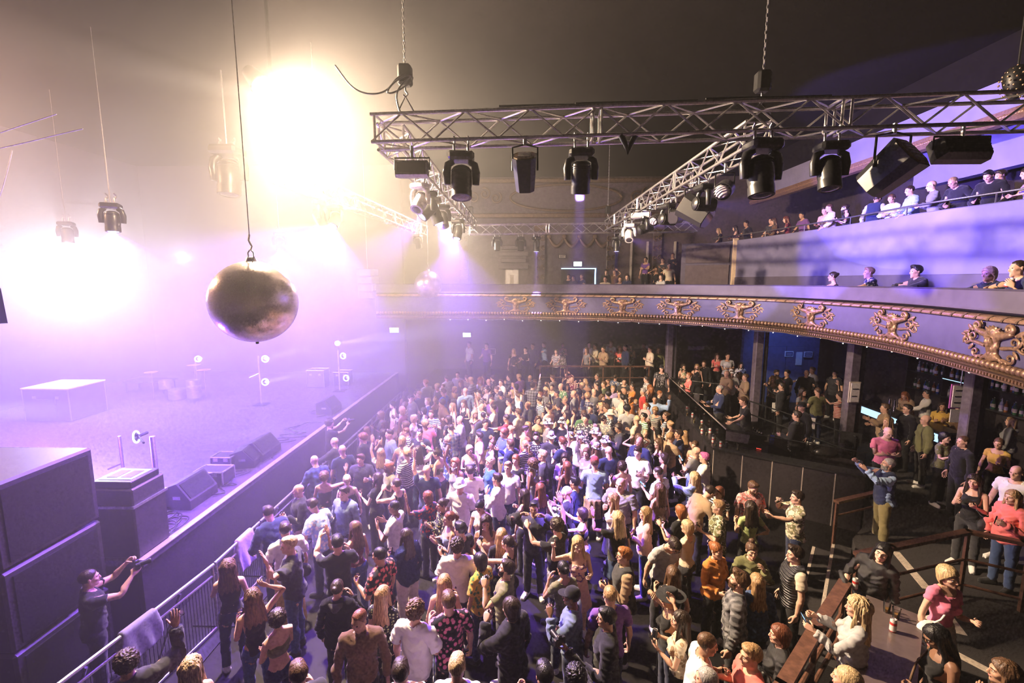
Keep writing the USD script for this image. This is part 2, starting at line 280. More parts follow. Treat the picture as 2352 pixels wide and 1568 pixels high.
def head_sdf(P, sex):
    q = P - np.array([0, .005, 1.662]); e = np.abs(q[:, :1]); s = np.hstack([e, q[:, 1:]])
    d = ell(q, (0, -.014, .036), (.076, .096, .084))
    d = smin(d, ell(q, (0, .022, -.03), (.060 if sex == 'm' else .056, .069, .088)), .03)
    d = smin(d, cap(s, (.0, .070, -.1), (.048, .0, -.07), .019, .02), .025)
    d = smin(d, cap(q, (0, .066, -.098), (0, .07, -.094), .021, .019), .015)
    d = smin(d, ell(s, (.040, .058, -.022), (.026, .026, .022)), .02)
    d = smin(d, cap(s, (.012, .088, .024), (.042, .074, .022), .010, .010), .012)
    d = smax(d, -ell(s, (.031, .103, .002), (.017, .018, .011)), .010)
    d = smin(d, cap(q, (0, .090, .012), (0, .108, -.030), .008, .0115), .010)
    d = smin(d, ell(s, (.009, .098, -.034), (.008, .010, .007)), .006)
    d = smin(d, ell(q, (0, .086, -.057), (.022, .012, .007)), .006)
    d = smin(d, ell(q, (0, .084, -.070), (.019, .012, .008)), .006)
    d = smin(d, ell(s, (.080, -.010, -.004), (.010, .019, .031)), .006)
    return smin(d, cap(P, (0, -.022, 1.46), (0, -.012, 1.60), .058 if sex == 'm' else .049, .054 if sex == 'm' else .046), .03)
def hull_chain(pts, rad, seg):
    out = []
    for (a, ra), (b, rb) in zip(zip(pts[:-1], rad[:-1]), zip(pts[1:], rad[1:])):
        sa = manifold3d.Manifold.sphere(ra, seg).translate([float(x) for x in a]); sb = manifold3d.Manifold.sphere(rb, seg).translate([float(x) for x in b])
        out.append(manifold3d.Manifold.batch_hull([sa, sb]))
    return out
# hand in its own frame: fingers along -z, palm facing +y, thumb towards +x (right hand mirrored)
def hand_mesh(kind, seg):
    curl = dict(open=(.08, .10, .1), relaxed=(.35, .45, .35), grip=(.55, 1.0, .75), fist=(1.35, 1.6, 1.0), point=(1.3, 1.6, 1.0))[kind]
    spread = .12 if kind == 'open' else .03
    M = [manifold3d.Manifold.batch_hull([manifold3d.Manifold.sphere(r, max(seg, 8)).translate(list(p)) for p, r in (((0, 0, .0), .026), ((.030, .0, -.085), .014), ((-.030, 0, -.080), .013), ((.028, .002, -.03), .017), ((-.022, 0, -.03), .017))])]
    for k, (x, z, L, r) in enumerate(((.030, -.085, .076, .0092), (.010, -.091, .085, .0095), (-.011, -.088, .078, .0090), (-.030, -.080, .060, .0080))):
        a = 0.; p = np.array([x, 0, z]); pts = [p]; side = (x / .03) * spread
        c = (.05, .08, .06) if (kind == 'point' and k == 0) else curl
        for l, da in zip((.45, .32, .27), c):
            a += da + .06 * k * (kind != 'open'); p = p + L * l * np.array([side * math.cos(a), math.sin(a), -math.cos(a)]); pts.append(p)
        M += hull_chain(pts, [r * 1.08, r, r * .92, r * .82], seg)
    th = dict(open=[(.024, .006, -.02), (.052, .014, -.046), (.070, .02, -.070), (.08, .022, -.088)], relaxed=[(.024, .008, -.02), (.046, .024, -.045), (.054, .034, -.072), (.054, .042, -.09)]).get(kind, [(.024, .008, -.02), (.046, .03, -.042), (.044, .054, -.064), (.034, .070, -.078)])
    M += hull_chain([np.array(t) for t in th], [.015, .0125, .0108, .009], seg)
    return manifold3d.Manifold.batch_boolean(M, manifold3d.OpType.Add)
H_BODY = {0: .02, 1: .033, 2: .044}; H_HEAD = {0: .0072, 1: .0125, 2: .02}; H_CLOTH = {0: .018, 1: .034, 2: .047}; SEGS = {0: 8, 1: 6, 2: 4}; TOL = {0: .0021, 1: .006, 2: .0095}
CACHE = {}
def cached(key, make):
    if key not in CACHE: CACHE[key] = make()
    return CACHE[key]
def handframe(sex, n, roll):
    J = JN[sex]; z = -(J['tip' + n] - J['wri' + n]); z /= np.linalg.norm(z); e = 1 if n == 'r' else -1
    y = np.array([-e, .25, 0.]); y -= z * (y @ z); y /= np.linalg.norm(y)      # at rest palms face the thighs
    x = np.cross(y, z); R = np.stack([x, y, z], 1)
    return R
def body_template(sex, lod, hl, hr):
    def base():
        f = lambda P: smin(smin(smin(torso(P, sex), np.minimum(arm(P, sex, 'l'), arm(P, sex, 'r')), .03), smin(leg(P, sex, 'l'), leg(P, sex, 'r'), .01), .03), np.minimum(foot(P, sex, 'l'), foot(P, sex, 'r')), .02)
        g = lambda P: smin(f(P), cap(P, (0, -.022, 1.44), (0, -.018, 1.53), .055 if sex == 'm' else .046, .053 if sex == 'm' else .044), .03)
        x = FEM[sex]['sh'] + .36
        B = simp(*surfnet(g, (-x, -.26, -.03), (x, .26, 1.58), H_BODY[lod]), TOL[lod] * 1.8)
        Hd = simp(*surfnet(lambda P: head_sdf(P, sex), (-.12, -.15, 1.385), (.12, .16, 1.80), H_HEAD[lod]), TOL[lod] * .4)
        return B, Hd
    B, Hd = cached(('body', sex, lod), base)
    def full():
        parts = [manif(*B), manif(*Hd)]
        for n, kind in (('l', hl), ('r', hr)):
            h = cached(('hand', kind, SEGS[lod]), lambda: unmanif(hand_mesh(kind, SEGS[lod])))
            V = h[0] * [1 if n == 'r' else -1, 1, 1] * (.94 if sex == 'f' else 1.04); F = h[1] if n == 'r' else h[1][:, ::-1]
            V = V @ handframe(sex, n, 0).T + JN[sex]['wri' + n]
            parts.append(manif(V, F))
        ok = all(not p.is_empty() for p in parts)
        if ok: V, F = unmanif(manifold3d.Manifold.batch_boolean(parts, manifold3d.OpType.Add))
        else:
            t = trimesh.util.concatenate([trimesh.Trimesh(*x, process=False) for x in (B, Hd)] + [trimesh.Trimesh(*unmanif(p), process=False) for p in parts[2:]]); V, F = np.array(t.vertices), np.array(t.faces)
        W = weights(V, sex)
        for n in 'lr':                                                  # hands are rigid
            d = (V - JN[sex]['wri' + n]) @ ((JN[sex]['tip' + n] - JN[sex]['wri' + n]) / .176)
            near = (np.linalg.norm(V - JN[sex]['wri' + n], axis=1) < .25) & (d > -.02)
            k = np.clip((d + .02) / .035, 0, 1)[:, None] * near[:, None]; w1 = np.zeros(len(BONES)); w1[BONES.index('ha' + n)] = 1; W = W * (1 - k) + w1 * k
        return V, F, W
    return cached(('full', sex, lod, hl, hr), full)
def plane(P, axis, c, sgn): return sgn * (P[:, axis] - c)
def along(P, a, b): ab = b - a; return ((P - a) @ ab) / (ab @ ab)
def garment(kind, sex, lod):
    """A closed shell of cloth round the resting body: (vertices, triangles, weights)."""
    def make():
        J = JN[sex]; x = FEM[sex]['sh'] + .42; lo, hi = [-x, -.3, 0], [x, .3, 1.62]; h = H_CLOTH[lod]
        def sleeves(P, off, t, fl=0.):
            d = np.full(len(P), 9.)
            for n in 'lr':
                if t <= 1: s = along(P, J['sho' + n], J['elb' + n]); L = .285; c = (s - t) * L
                else: s = along(P, J['elb' + n], J['wri' + n]); L = .256; c = (s - (t - 1)) * L
                a = arm(P, sex, n, off) - fl * np.clip(along(P, J['sho' + n], J['elb' + n]), 0, 1)
                d = np.minimum(d, smax(a, c, .006))
            return d
        def top(off, z0, zn, t, fat=0., scoop=.085, fl=0., box=0.):
            def f(P):
                d = torso(P, sex, off, fat)
                if box: d = smin(d, ell(P, (0, 0, 1.08), (FEM[sex]['hip'][0] + box, FEM[sex]['hip'][1] + box, .30)), .05)
                if t > 0: d = smin(d, sleeves(P, off, t, fl), .025)
                d = smax(d, z0 - P[:, 2], .006)
                # neckline: cut away a bowl round the neck
                d = smax(d, -(np.sqrt(P[:, 0] ** 2 + (P[:, 1] - .0) ** 2 + ((P[:, 2] - zn - .06) * .8) ** 2) - scoop), .006)
                return d
            return f
        w_all = lambda V: weights(V, sex)
        T = None
        if kind == 't_shirt': T = top(.013, .90, 1.475, .62, fl=.018, box=.006)
        elif kind == 'loose_t_shirt': T = top(.020, .86, 1.475, .78, fl=.03, box=.022)
        elif kind == 'fitted_top': T = top(.009, .98, 1.45, .45, fl=.006, scoop=.10)
        elif kind == 'shirt': T = top(.016, .87, 1.50, 1.9, scoop=.082, fl=.008, box=.014)
        elif kind == 'short_sleeved_shirt': T = top(.018, .87, 1.50, .75, scoop=.082, fl=.022, box=.016)
        elif kind in ('jacket', 'hooded_jacket', 'blazer'): T = top(.026, .84, 1.52, 1.97, scoop=.085, fl=.010, box=.026)
        elif kind == 'tank_top':
            g = top(.010, .92, 1.44, 0, scoop=.115)
            T = lambda P: smax(g(P), np.abs(P[:, 0]) - (FEM[sex]['sh'] - .035), .012)
        elif kind in ('strappy_top', 'crop_top'):
            z0 = 1.17 if kind == 'crop_top' else 1.0
            def T(P):
                d = smax(smax(torso(P, sex, .009), P[:, 2] - 1.355 + .10 * np.clip(-P[:, 1], 0, .1), .008), z0 - P[:, 2], .006)
                for e in (-1, 1):
                    st = np.abs(np.abs(P[:, 0]) - .085) - .009
                    d = np.minimum(d, smax(smax(torso(P, sex, .008), st, .004), 1.33 - P[:, 2], .004))
                return d
        elif kind == 'waistcoat':
            g = top(.040, .86, 1.50, 0, scoop=.095, box=.012)
            T = lambda P: smax(g(P), np.abs(P[:, 0]) - (FEM[sex]['sh'] - .012), .012)
        elif kind in ('dress', 'skirt', 'long_skirt', 'mini_dress'):
            zh = dict(dress=.50, skirt=.55, long_skirt=.28, mini_dress=.66)[kind]
            def T(P):
                z = np.clip((1.02 - P[:, 2]) / .5, 0, 1.4)
                fold = 1 + .05 * np.sin(9 * np.arctan2(P[:, 1], P[:, 0])) * z
                rr = np.sqrt((P[:, 0] / (1.12)) ** 2 + (P[:, 1] * 1.12) ** 2)
                d = (rr - (.135 + .085 * z ** .8) * fold) * .85
                d = smin(d, torso(P, sex, .012), .03) if kind in ('dress', 'mini_dress') else smin(d, smax(torso(P, sex, .010), P[:, 2] - 1.05, .01), .02)
                d = smax(d, zh - P[:, 2], .006)
                if 'dress' in kind:
                    d = smax(d, -(np.sqrt(P[:, 0] ** 2 + P[:, 1] ** 2 + ((P[:, 2] - 1.50) * .8) ** 2) - .115), .006)
                    d = smax(d, np.abs(P[:, 0]) - np.where(P[:, 2] > 1.2, FEM[sex]['sh'] - .045, 9), .01)
                else: d = smax(d, P[:, 2] - 1.05, .006)
                return d
            lo, hi = [-.36, -.36, .2], [.36, .36, 1.6]
        elif kind in ('trousers', 'jeans', 'shorts', 'wide_trousers'):
            off, zh = dict(trousers=(.016, .06), jeans=(.010, .07), shorts=(.024, .52), wide_trousers=(.03, .05))[kind]
            def T(P):
                d = smin(smax(torso(P, sex, .009), P[:, 2] - 1.02, .006), smin(leg(P, sex, 'l', off), leg(P, sex, 'r', off), .012), .02)
                for n in 'lr':
                    if kind != 'shorts': d = smin(d, cap(P, J['kne' + n], J['ank' + n], .06 + off, .052 + off + (.03 if kind == 'wide_trousers' else 0)), .02)
                return smax(smax(d, zh - P[:, 2], .006), P[:, 2] - 1.02, .006)
            lo, hi = [-.3, -.25, 0], [.3, .25, 1.1]
        elif kind == 'tied_jacket':
            def T(P):
                d = ell(P, (0, -.01, .93), (FEM[sex]['hip'][0] + .035, FEM[sex]['hip'][1] + .035, .06))
                b = np.abs(np.sqrt((P[:, 0] * .9) ** 2 + (P[:, 1] + .01) ** 2) - (.175 - .02 * np.clip(.9 - P[:, 2], 0, 1) + .012 * np.sin(P[:, 0] * 60))) - .018
                b = smax(smax(b, P[:, 1] - .05, .01), .52 - P[:, 2], .01); b = smax(b, P[:, 2] - .95, .01)
                return smin(d, b, .03)
            lo, hi = [-.3, -.3, .45], [.3, .25, 1.1]
        elif kind == 'shoe':
            T = lambda P: smax(smin(foot(P, sex, 'r', .010), cap(P, J['ankr'] + [0, -.02, -.06], J['toer'] + [0, .0, -.01], .044, .040), .02), -.004 - P[:, 2], .004)
            lo, hi = [0, -.16, -.02], [.3, .26, .16]; h = min(h, .022)
        elif kind == 'collar':
            T = lambda P: smax(smax(np.abs(np.sqrt(P[:, 0] ** 2 + (P[:, 1] + .012) ** 2) - (.066 + .25 * (1.525 - P[:, 2]))) - .007, 1.468 - P[:, 2] + .12 * P[:, 1], .003), P[:, 2] - 1.525 - .12 * np.minimum(P[:, 1], .0), .003)
            lo, hi = [-.14, -.14, 1.42], [.14, .14, 1.56]; h = .008 if lod == 0 else .013
        elif kind == 'hood':
            T = lambda P: smax(smin(cap(P, (-.075, -.075, 1.475), (0, -.125, 1.44), .04, .05), cap(P, (.075, -.075, 1.475), (0, -.125, 1.44), .04, .05), .03), -1.0 - P[:, 2], .01)
            lo, hi = [-.2, -.25, 1.3], [.2, .1, 1.6]
        V, F = surfnet(T, lo, hi, h)
        if kind not in ('shoe', 'collar'):
            n = trimesh.Trimesh(V, F, process=False).vertex_normals
            a = dict(dress=.007, skirt=.007).get(kind, .0125 if kind in ('jacket', 'shirt', 'loose_t_shirt', 'hooded_jacket', 'blazer') else .0075)
            q = np.stack([V[:, 0] * 7 + V[:, 2] * 6, V[:, 1] * 7, V[:, 2] * 15 - np.abs(V[:, 0]) * 9], 1); w = 1 - 2 * np.abs(meshkit.noise(q, 3) - .5) * 1.6 + .5 * meshkit.noise(q * 2.2 + 7, 8) - .78
            V = V + n * (w * a * 1.5)[:, None]
        V, F = simp(V, F, TOL[lod])
        return V, F, w_all(V)
    return cached(('g', kind, sex, lod), make)
def skull(P, off=0., y0=-.014):
    q = P - np.array([0, .005, 1.662]); return ell(q, (0, y0, .036), (.079 + off, .099 + off, .088 + off))
def hair(kind, sex, lod):
    def make():
        h = {0: .0075, 1: .012, 2: .02}[lod]; lo, hi = [-.16, -.19, 1.42], [.16, .17, 1.90]
        q0 = np.array([0, .005, 1.662])
        def cutf(P, side=-.005, fr=.075, low=-.06):
            q = P - q0
            region = np.minimum(q[:, 1] - (side + np.clip((q[:, 2] - .0) * .9, -.05, .2)), fr - q[:, 2])
            return region                                                  # > 0 inside the face
        amp = dict(short=.004, crop=.0015, quiff=.006, curly=.014, afro=.02, bob=.005, long=.006, wavy=.012, bun=.005, ponytail=.005, top_knot=.006, fringe=.006)[kind]
        k0 = dict(curly=16, afro=22, wavy=14).get(kind, 30)
        def f(P):
            q = P - q0; r = np.full(len(P), 9.)
            vol = dict(short=.010, crop=.003, quiff=.014, curly=.028, afro=.055, bob=.018, long=.014, wavy=.024, bun=.008, ponytail=.008, top_knot=.010, fringe=.014)[kind]
            d = skull(P, vol)
            if kind == 'quiff': d = smin(d, ell(q, (0, .055, .115), (.062, .045, .032)), .03)
            if kind == 'short': d = smin(d, ell(q, (0, .035, .095), (.066, .06, .034)), .02)
            low = dict(bob=-.13, curly=-.09, afro=-.06, long=-.1, wavy=-.1).get(kind, -.075)
            d = smax(d, low - q[:, 2] - .5 * np.clip(q[:, 1], -.2, 0) * (kind in ('short', 'crop', 'quiff')), .01)
            d = smax(d, cutf(P, .012 if kind in ('short', 'crop', 'quiff') else .03, .07), .008)
            if kind == 'bob' or kind == 'fringe':
                b = smax(smin(ell(q, (0, -.02, -.03), (.098, .105, .125)), d, .02), cutf(P, .03, .075 if kind == 'bob' else .045), .008); d = smin(d, b, .01)
            if kind in ('long', 'wavy'):
                z1 = -.36 if kind == 'long' else -.33
                t = np.clip(-q[:, 2] / .3, 0, 1.2)
                wx = .088 + .035 * t + (.018 if kind == 'wavy' else 0)
                c = ell(np.stack([q[:, 0] / wx, (q[:, 1] + .062 + .03 * t) / (.055 + .0 * t), np.zeros(len(q))], 1), (0, 0, 0), (1, 1, 1)) * .05
                c = smax(smax(c, q[:, 2] - .06, .02), z1 - q[:, 2] + .05 * np.sin(q[:, 0] * 90) * .4, .02)
                sd = cap(np.hstack([np.abs(q[:, :1]), q[:, 1:]]), (.078, .005, .0), (.100, .03, -.24), .026, .024)
                d = smin(smin(d, c, .03), sd, .02)
            if kind == 'bun': d = smin(d, ell(q, (0, -.115, .055), (.042, .04, .04)), .012)
            if kind == 'top_knot': d = smin(d, ell(q, (0, -.03, .15), (.045, .045, .04)), .012)
            if kind == 'ponytail': d = smin(d, smin(cap(q, (0, -.10, .06), (0, -.155, .0), .022, .032), cap(q, (0, -.155, .0), (0, -.13, -.25), .032, .016), .02), .012)
            return d
        if kind in ('long', 'wavy', 'ponytail'): lo[2] = 1.24
        V, F = surfnet(f, lo, hi, h)
        n = trimesh.Trimesh(V, F, process=False).vertex_normals
        ang = np.arctan2(V[:, 0], V[:, 1] + .01)
        if kind in ('curly', 'afro'): w = meshkit.noise(V * 55, 5) + .7 * meshkit.noise(V * 110, 6) - .85
        else: w = meshkit.noise(np.stack([ang * 9 + V[:, 0] * 30, V[:, 2] * (10 if kind == 'wavy' else 5), V[:, 1] * 25], 1), 4) - .5 + (.5 * meshkit.noise(np.stack([V[:, 0] * 160, V[:, 1] * 160, V[:, 2] * 9], 1), 9) - .25)
        V = V + n * (w * amp * 1.6)[:, None]
        V, F = simp(V, F, TOL[lod] * .9)
        W = np.zeros((len(V), len(BONES))); t = np.clip((1.55 - V[:, 2]) / .14, 0, 1)
        W[:, BONES.index('head')] = 1 - t; W[:, BONES.index('chest')] = t
        return V, F, W
    return cached(('h', kind, lod), make)
def rigid_head(key, make):
    def m():
        V, F = make(); W = np.zeros((len(V), len(BONES))); W[:, BONES.index('head')] = 1; return V, F, W
    return cached(key, m)
HC0 = np.array([0, .005, 1.662])
def headwear(kind, lod):
    sg = {0: 28, 1: 16, 2: 10}[lod]
    def make():
        if kind == 'bucket_hat': pr = [(0, .150), (.055, .147), (.074, .135), (.092, .062), (.100, .056), (.140, .018), (.137, .012), (.094, .048), (.086, .06), (.068, .126), (0, .138)]
        elif kind == 'beanie': pr = [(0, .142), (.04, .136), (.075, .105), (.092, .05), (.096, .03), (.096, .0), (.090, .0), (.084, .05), (0, .13)]
        elif kind == 'wide_hat': pr = [(0, .155), (.05, .158), (.075, .145), (.088, .075), (.10, .066), (.185, .058), (.185, .052), (.09, .056), (0, .14)]
        else: pr = [(0, .140), (.045, .134), (.078, .105), (.094, .055), (.094, .035), (.088, .035), (.086, .055), (0, .13)]
        m = trimesh.creation.revolve(np.array(pr), sections=sg); m.apply_scale([.94, 1.1, 1]); m.apply_translation([0, -.012, 0]); V, F = np.array(m.vertices), np.array(m.faces)
        if kind == 'cap':
            b = trimesh.creation.revolve(np.array([(0, .045), (.085, .043), (.085, .037), (0, .036)]), sections=sg); b.apply_scale([.9, 1.15, 1]); b.apply_translation([0, .075, 0])
            b = np.array(b.vertices), np.array(b.faces) + len(V); V, F = np.vstack([V, b[0]]), np.vstack([F, b[1]])
        if kind == 'bucket_hat': V[:, 2] += np.where(np.hypot(V[:, 0], V[:, 1]) > .11, .012 * np.sin(3 * np.arctan2(V[:, 0], V[:, 1]) + 1), 0)
        return V + HC0, F
    return rigid_head(('hat', kind, lod), make)
def face_bits(kind, side=1):
    def make():
        if kind == 'eye':
            m = trimesh.creation.icosphere(1, .0105); m.apply_scale([1.1, 1, .62]); m.apply_translation([.031 * side, .0800, .003])
        elif kind == 'iris':
            m = trimesh.creation.icosphere(1, .0062); m.apply_scale([1, .5, .92]); m.apply_translation([.031 * side, .0885, .003])
        elif kind == 'dark_eye':
            m = trimesh.creation.icosphere(0, .0115); m.apply_scale([1.15, 1, .7]); m.apply_translation([.031 * side, .0825, .003])
        elif kind == 'eyebrow':
            m = trimesh.Trimesh(*unmanif(manifold3d.Manifold.batch_hull([manifold3d.Manifold.sphere(r, 6).translate(list(p)) for p, r in (((.014, .0955, .023), .0045), ((.032, .0925, .030), .004), ((.048, .079, .025), .003))])), process=False); m.apply_scale([side, 1, 1])
            if side < 0: m.invert()
        elif kind == 'lips':
            m = trimesh.creation.icosphere(1, 1); m.apply_scale([.021, .008, .0085]); m.apply_translation([0, .0925, -.0635])
        elif kind == 'glasses':
            ps = []
            for e in (-1, 1):
                r = trimesh.creation.torus(.022, .0022, major_sections=14, minor_sections=5); r.apply_transform(trimesh.transformations.rotation_matrix(math.pi / 2, [1, 0, 0])); r.apply_scale([1.05, 1, .8]); r.apply_translation([.031 * e, .112, .002]); ps.append(r)
                ps.append(trimesh.creation.cylinder(.0018, segment=[(.054 * e, .110, .006), (.084 * e, .0, .012)], sections=5))
            ps.append(trimesh.creation.cylinder(.0018, segment=[(-.01, .113, .004), (.01, .113, .004)], sections=5)); m = trimesh.util.concatenate(ps)
        elif kind == 'beard':
            f = lambda P: smax(smax(head_sdf(P + HC0, 'm') - .006, P[:, 2] + .028 - .7 * np.clip(-P[:, 1] + .05, 0, .03), .006), smax(.02 - P[:, 1], -(P[:, 2] + .13), .004), .006)
            V, F = surfnet(lambda P: smax(f(P), -ell(P, (0, .1, -.063), (.02, .02, .007)), .003), (-.09, -.02, -.15), (.09, .14, .02), .009); return V + HC0, F
        return np.array(m.vertices) + HC0, np.array(m.faces)
    return rigid_head(('face', kind, side), make)
def rot(axis, a):
    return trimesh.transformations.rotation_matrix(a, axis)[:3, :3]
def swing(a, b):
    a = a / np.linalg.norm(a); b = b / np.linalg.norm(b); c = np.cross(a, b); s = np.linalg.norm(c); d = a @ b
    if s < 1e-6: return np.eye(3) if d > 0 else rot([0, 0, 1], math.pi)
    return rot(c / s, math.atan2(s, d))
X3, Y3, Z3 = np.eye(3)
def solve(sex, pose):
    """pose: lean (forward, degrees), side, twist, head (yaw, pitch, roll), al/ar: (upper arm dir, forearm dir, hand roll, hand bend), ll/lr: (thigh dir, shin dir); directions in the body frame, x outwards for the arms.
    Returns bone rotations and positions."""
    J = JN[sex]; R = {}; p = {}; D = math.radians
    R['pelvis'] = rot(X3, -D(pose.get('hiplean', 0)))
    ln, sd, tw = D(pose.get('lean', 0)), D(pose.get('side', 0)), D(pose.get('twist', 0))
    R['spine'] = R['pelvis'] @ rot(Z3, tw * .4) @ rot(X3, -ln * .55) @ rot(Y3, sd * .5)
    R['chest'] = R['spine'] @ rot(Z3, tw * .6) @ rot(X3, -ln * .45) @ rot(Y3, sd * .5)
    hy, hp, hr = [D(v) for v in pose.get('head', (0, 0, 0))]
    R['neck'] = R['chest'] @ rot(Z3, hy * .45) @ rot(X3, hp * .5) @ rot(Y3, hr * .5)
    R['head'] = R['neck'] @ rot(Z3, hy * .55) @ rot(X3, hp * .5) @ rot(Y3, hr * .5)
    for n, e in (('l', -1), ('r', 1)):
        a = pose.get('a' + n, REST_ARM); m = np.array([e, 1, 1])
        base = R['chest'] if not pose.get('world_arms') else np.eye(3)
        R['ua' + n] = base @ swing(J['elb' + n] - J['sho' + n], np.array(a[0]) * m)
        f0 = R['ua' + n] @ (J['wri' + n] - J['elb' + n]); R['fa' + n] = swing(f0, base @ (np.array(a[1]) * m)) @ R['ua' + n]
        ax = R['fa' + n] @ (J['wri' + n] - J['elb' + n]); ax /= np.linalg.norm(ax)
        R['ha' + n] = rot(ax, e * D(a[2] if len(a) > 2 else 0)) @ R['fa' + n]
        if len(a) > 3: R['ha' + n] = R['ha' + n] @ (lambda H: H @ rot(X3, D(a[3])) @ H.T)(handframe(sex, n, 0))
        l = pose.get('l' + n, ((.05, 0, -1), (.02, -.03, -1)))
        R['th' + n] = swing(J['kne' + n] - J['hip' + n], np.array(l[0]) * m); s0 = R['th' + n] @ (J['ank' + n] - J['kne' + n])
        R['sn' + n] = swing(s0, np.array(l[1]) * m) @ R['th' + n]; R['ft' + n] = rot(Z3, -e * D(10)) if not pose.get('tiptoe') else R['sn' + n]
    p['pelvis'] = J['pelvis'].copy()
    for b in BONES[1:]:
        par = PAR[b]; p[b] = p[par] + R[par] @ (J[SEG[b][0]] - J[SEG[par][0]])
    return R, p
REST_ARM = ((.28, .02, -1), (.1, .22, -1), 0, 0)
def skin(V, W, R, p, sex):
    J = JN[sex]; out = np.zeros_like(V)
    for i, b in enumerate(BONES):
        w = W[:, i]; k = w > 0
        if k.any(): out[k] += w[k, None] * ((V[k] - J[SEG[b][0]]) @ R[b].T + p[b])
    return out
# ------------------------------------------------------------------ putting a person together
ARMS = dict(rest=REST_ARM, cup=((.22, .18, -1), (-.30, 1, .40), 0, 0), low_cup=((.25, .1, -1), (-.25, 1, -.1), 0, 0), drink=((.45, .62, -.45), (-.62, .25, .9), -20, 0), photo=((.30, .85, -.05), (-.32, .72, .75), 0, 0), phone=((.22, .25, -1), (-.45, 1, .55), 35, 0), up=((.28, .15, 1), (-.08, .2, 1), 0, 0), half_up=((.8, .35, .1), (.05, .2, 1), 0, 0),
            clap=((.28, .35, -.85), (-.62, .75, .55), 0, 0), hip=((.75, -.30, -.85), (-.80, .38, -.45), 0, 0), crossed=((.16, .22, -1), (-1, .42, .12), 0, 0), on_head=((.85, .15, .55), (-.80, .05, .60), 0, 0), face=((.3, .45, -.8), (-.45, .25, 1), 0, 0), point=((.35, .85, -.25), (.0, 1, .12), 0, 0), rail=((.30, .45, -.85), (-.1, .85, -.45), 0, 0), lean=((.35, .55, -.75), (-.75, .7, .05), 0, 0), parapet=((.32, .85, -.12), (-.8, .6, .02), 0, 0), around=((.95, .2, -.05), (.75, .55, .1), 0, 0), back=((.2, -.25, -1), (-.4, -.15, -1), 0, 0), out=((.75, .55, -.35), (.35, .85, .35), 60, 0), pocket=((.42, -.12, -1), (-.25, .25, -1), 0, 0), reach=((.3, .75, -.6), (-.05, .9, -.25), 0, 0), eyes=((.75, .5, .15), (-.9, .15, .55), 0, 0), type=((.25, .3, -.9), (-.15, 1, -.05), 60, 0))
HANDS = dict(cup='grip', low_cup='grip', drink='grip', photo='grip', phone='grip', point='point', up='open', half_up='open', clap='open', out='open')
def person(label, u, v, yaw, sex, skin_c, hr, clothes, la='rest', ra='rest', floor=0., h=None, lod=1, group=None, lean=0, side=0, twist=0, head=(0, 0, 0), hold=None, extra=(), xy=None, legs=None, hands=None, fat=1., roll=None, hiplean=0):
    """One person with the middle of the head at pixel (u, v) of the photograph, standing on the level floor; hold: {'l': thing, 'r': thing}."""
    pose = dict(lean=lean, side=side, twist=twist, head=head, al=ARMS[la] if isinstance(la, str) else la, ar=ARMS[ra] if isinstance(ra, str) else ra, hiplean=hiplean)
    if legs: pose['ll'], pose['lr'] = legs
    R, p = solve(sex, pose); h = h or (1.76 if sex == 'm' else 1.65); s = h / 1.78
    hl, hrr = (hands or (HANDS.get(la, 'relaxed') if isinstance(la, str) else 'grip', HANDS.get(ra, 'relaxed') if isinstance(ra, str) else 'grip'))
    V, F, W = body_template(sex, lod, hl, hrr); P = skin(V, W, R, p, sex)
    z0 = P[:, 2].min(); hc = p['head'] + R['head'] @ (HC0 - JN[sex]['head'])
    q = rot(Z3, math.radians(yaw)); S = np.array([s * fat, s * fat, s]); fix = lambda X: (X - [0, 0, z0]) * S
    c = q @ fix(hc)
    loc = np.array([*xy, floor]) if xy is not None else np.append((atz(u, v, floor + c[2]) - c)[:2], floor)
    t = thing('person', label, 'person', loc, yaw, group)
    b = part(t, 'body', (fix(P), F), 'skin_' + skin_c, True)
    def dressed(name, G, mat, sm=True, lab=None, parent=None):
        return part(parent or t, name, (fix(skin(G[0], G[2], R, p, sex)), G[1]), mat, sm, lab)
    if lod == 0:
        for e in (-1, 1):
            y = dressed('eye', face_bits('eye', e), 'eye_white'); dressed('iris', face_bits('iris', e), 'iris', parent=y)
            dressed('eyebrow', face_bits('eyebrow', e), 'hair_' + (hr[1] if hr[1] != 'pink' else 'brown'))
        dressed('lips', face_bits('lips'), 'lips')
    else:
        for e in (-1, 1): dressed('eye', face_bits('dark_eye', e), 'iris')
    if hr[0] != 'bald': dressed('hair', hair(hr[0], sex, lod), 'hair_' + hr[1])
    for k, m in clothes:
        if k in ('bucket_hat', 'beanie', 'wide_hat', 'cap'): dressed('hat' if k != 'cap' else 'cap', headwear(k, lod), m)
        elif k in ('jeans', 'trousers', 'shorts', 'wide_trousers'): dressed(k, garment(k, sex, max(lod, 1)), m)
        elif k == 'shoes':
            G = garment('shoe', sex, max(lod, 1)); dressed('shoe', G, m); G2 = (G[0] * [-1, 1, 1], G[1][:, ::-1], weights(G[0] * [-1, 1, 1], sex)); dressed('shoe', G2, m)
        else: dressed(k, garment(k, sex, lod), m)
    for k in extra:
        if k == 'glasses': dressed('glasses', face_bits('glasses'), 'spectacles', False)
        elif k == 'beard': dressed('beard', face_bits('beard'), 'hair_' + hr[1])
        elif k == 'grey_beard': dressed('beard', face_bits('beard'), 'hair_grey')
    def world(x): return q @ fix(x) + loc
    out = dict(prim=t, loc=loc, head=world(hc))
    for n in 'lr':
        H = R['ha' + n] @ handframe(sex, n, 0); w = p['ha' + n]
        out['grip_' + n] = world(w + H @ np.array([0, .042, -.082])); out['axis_' + n] = q @ H
    return out
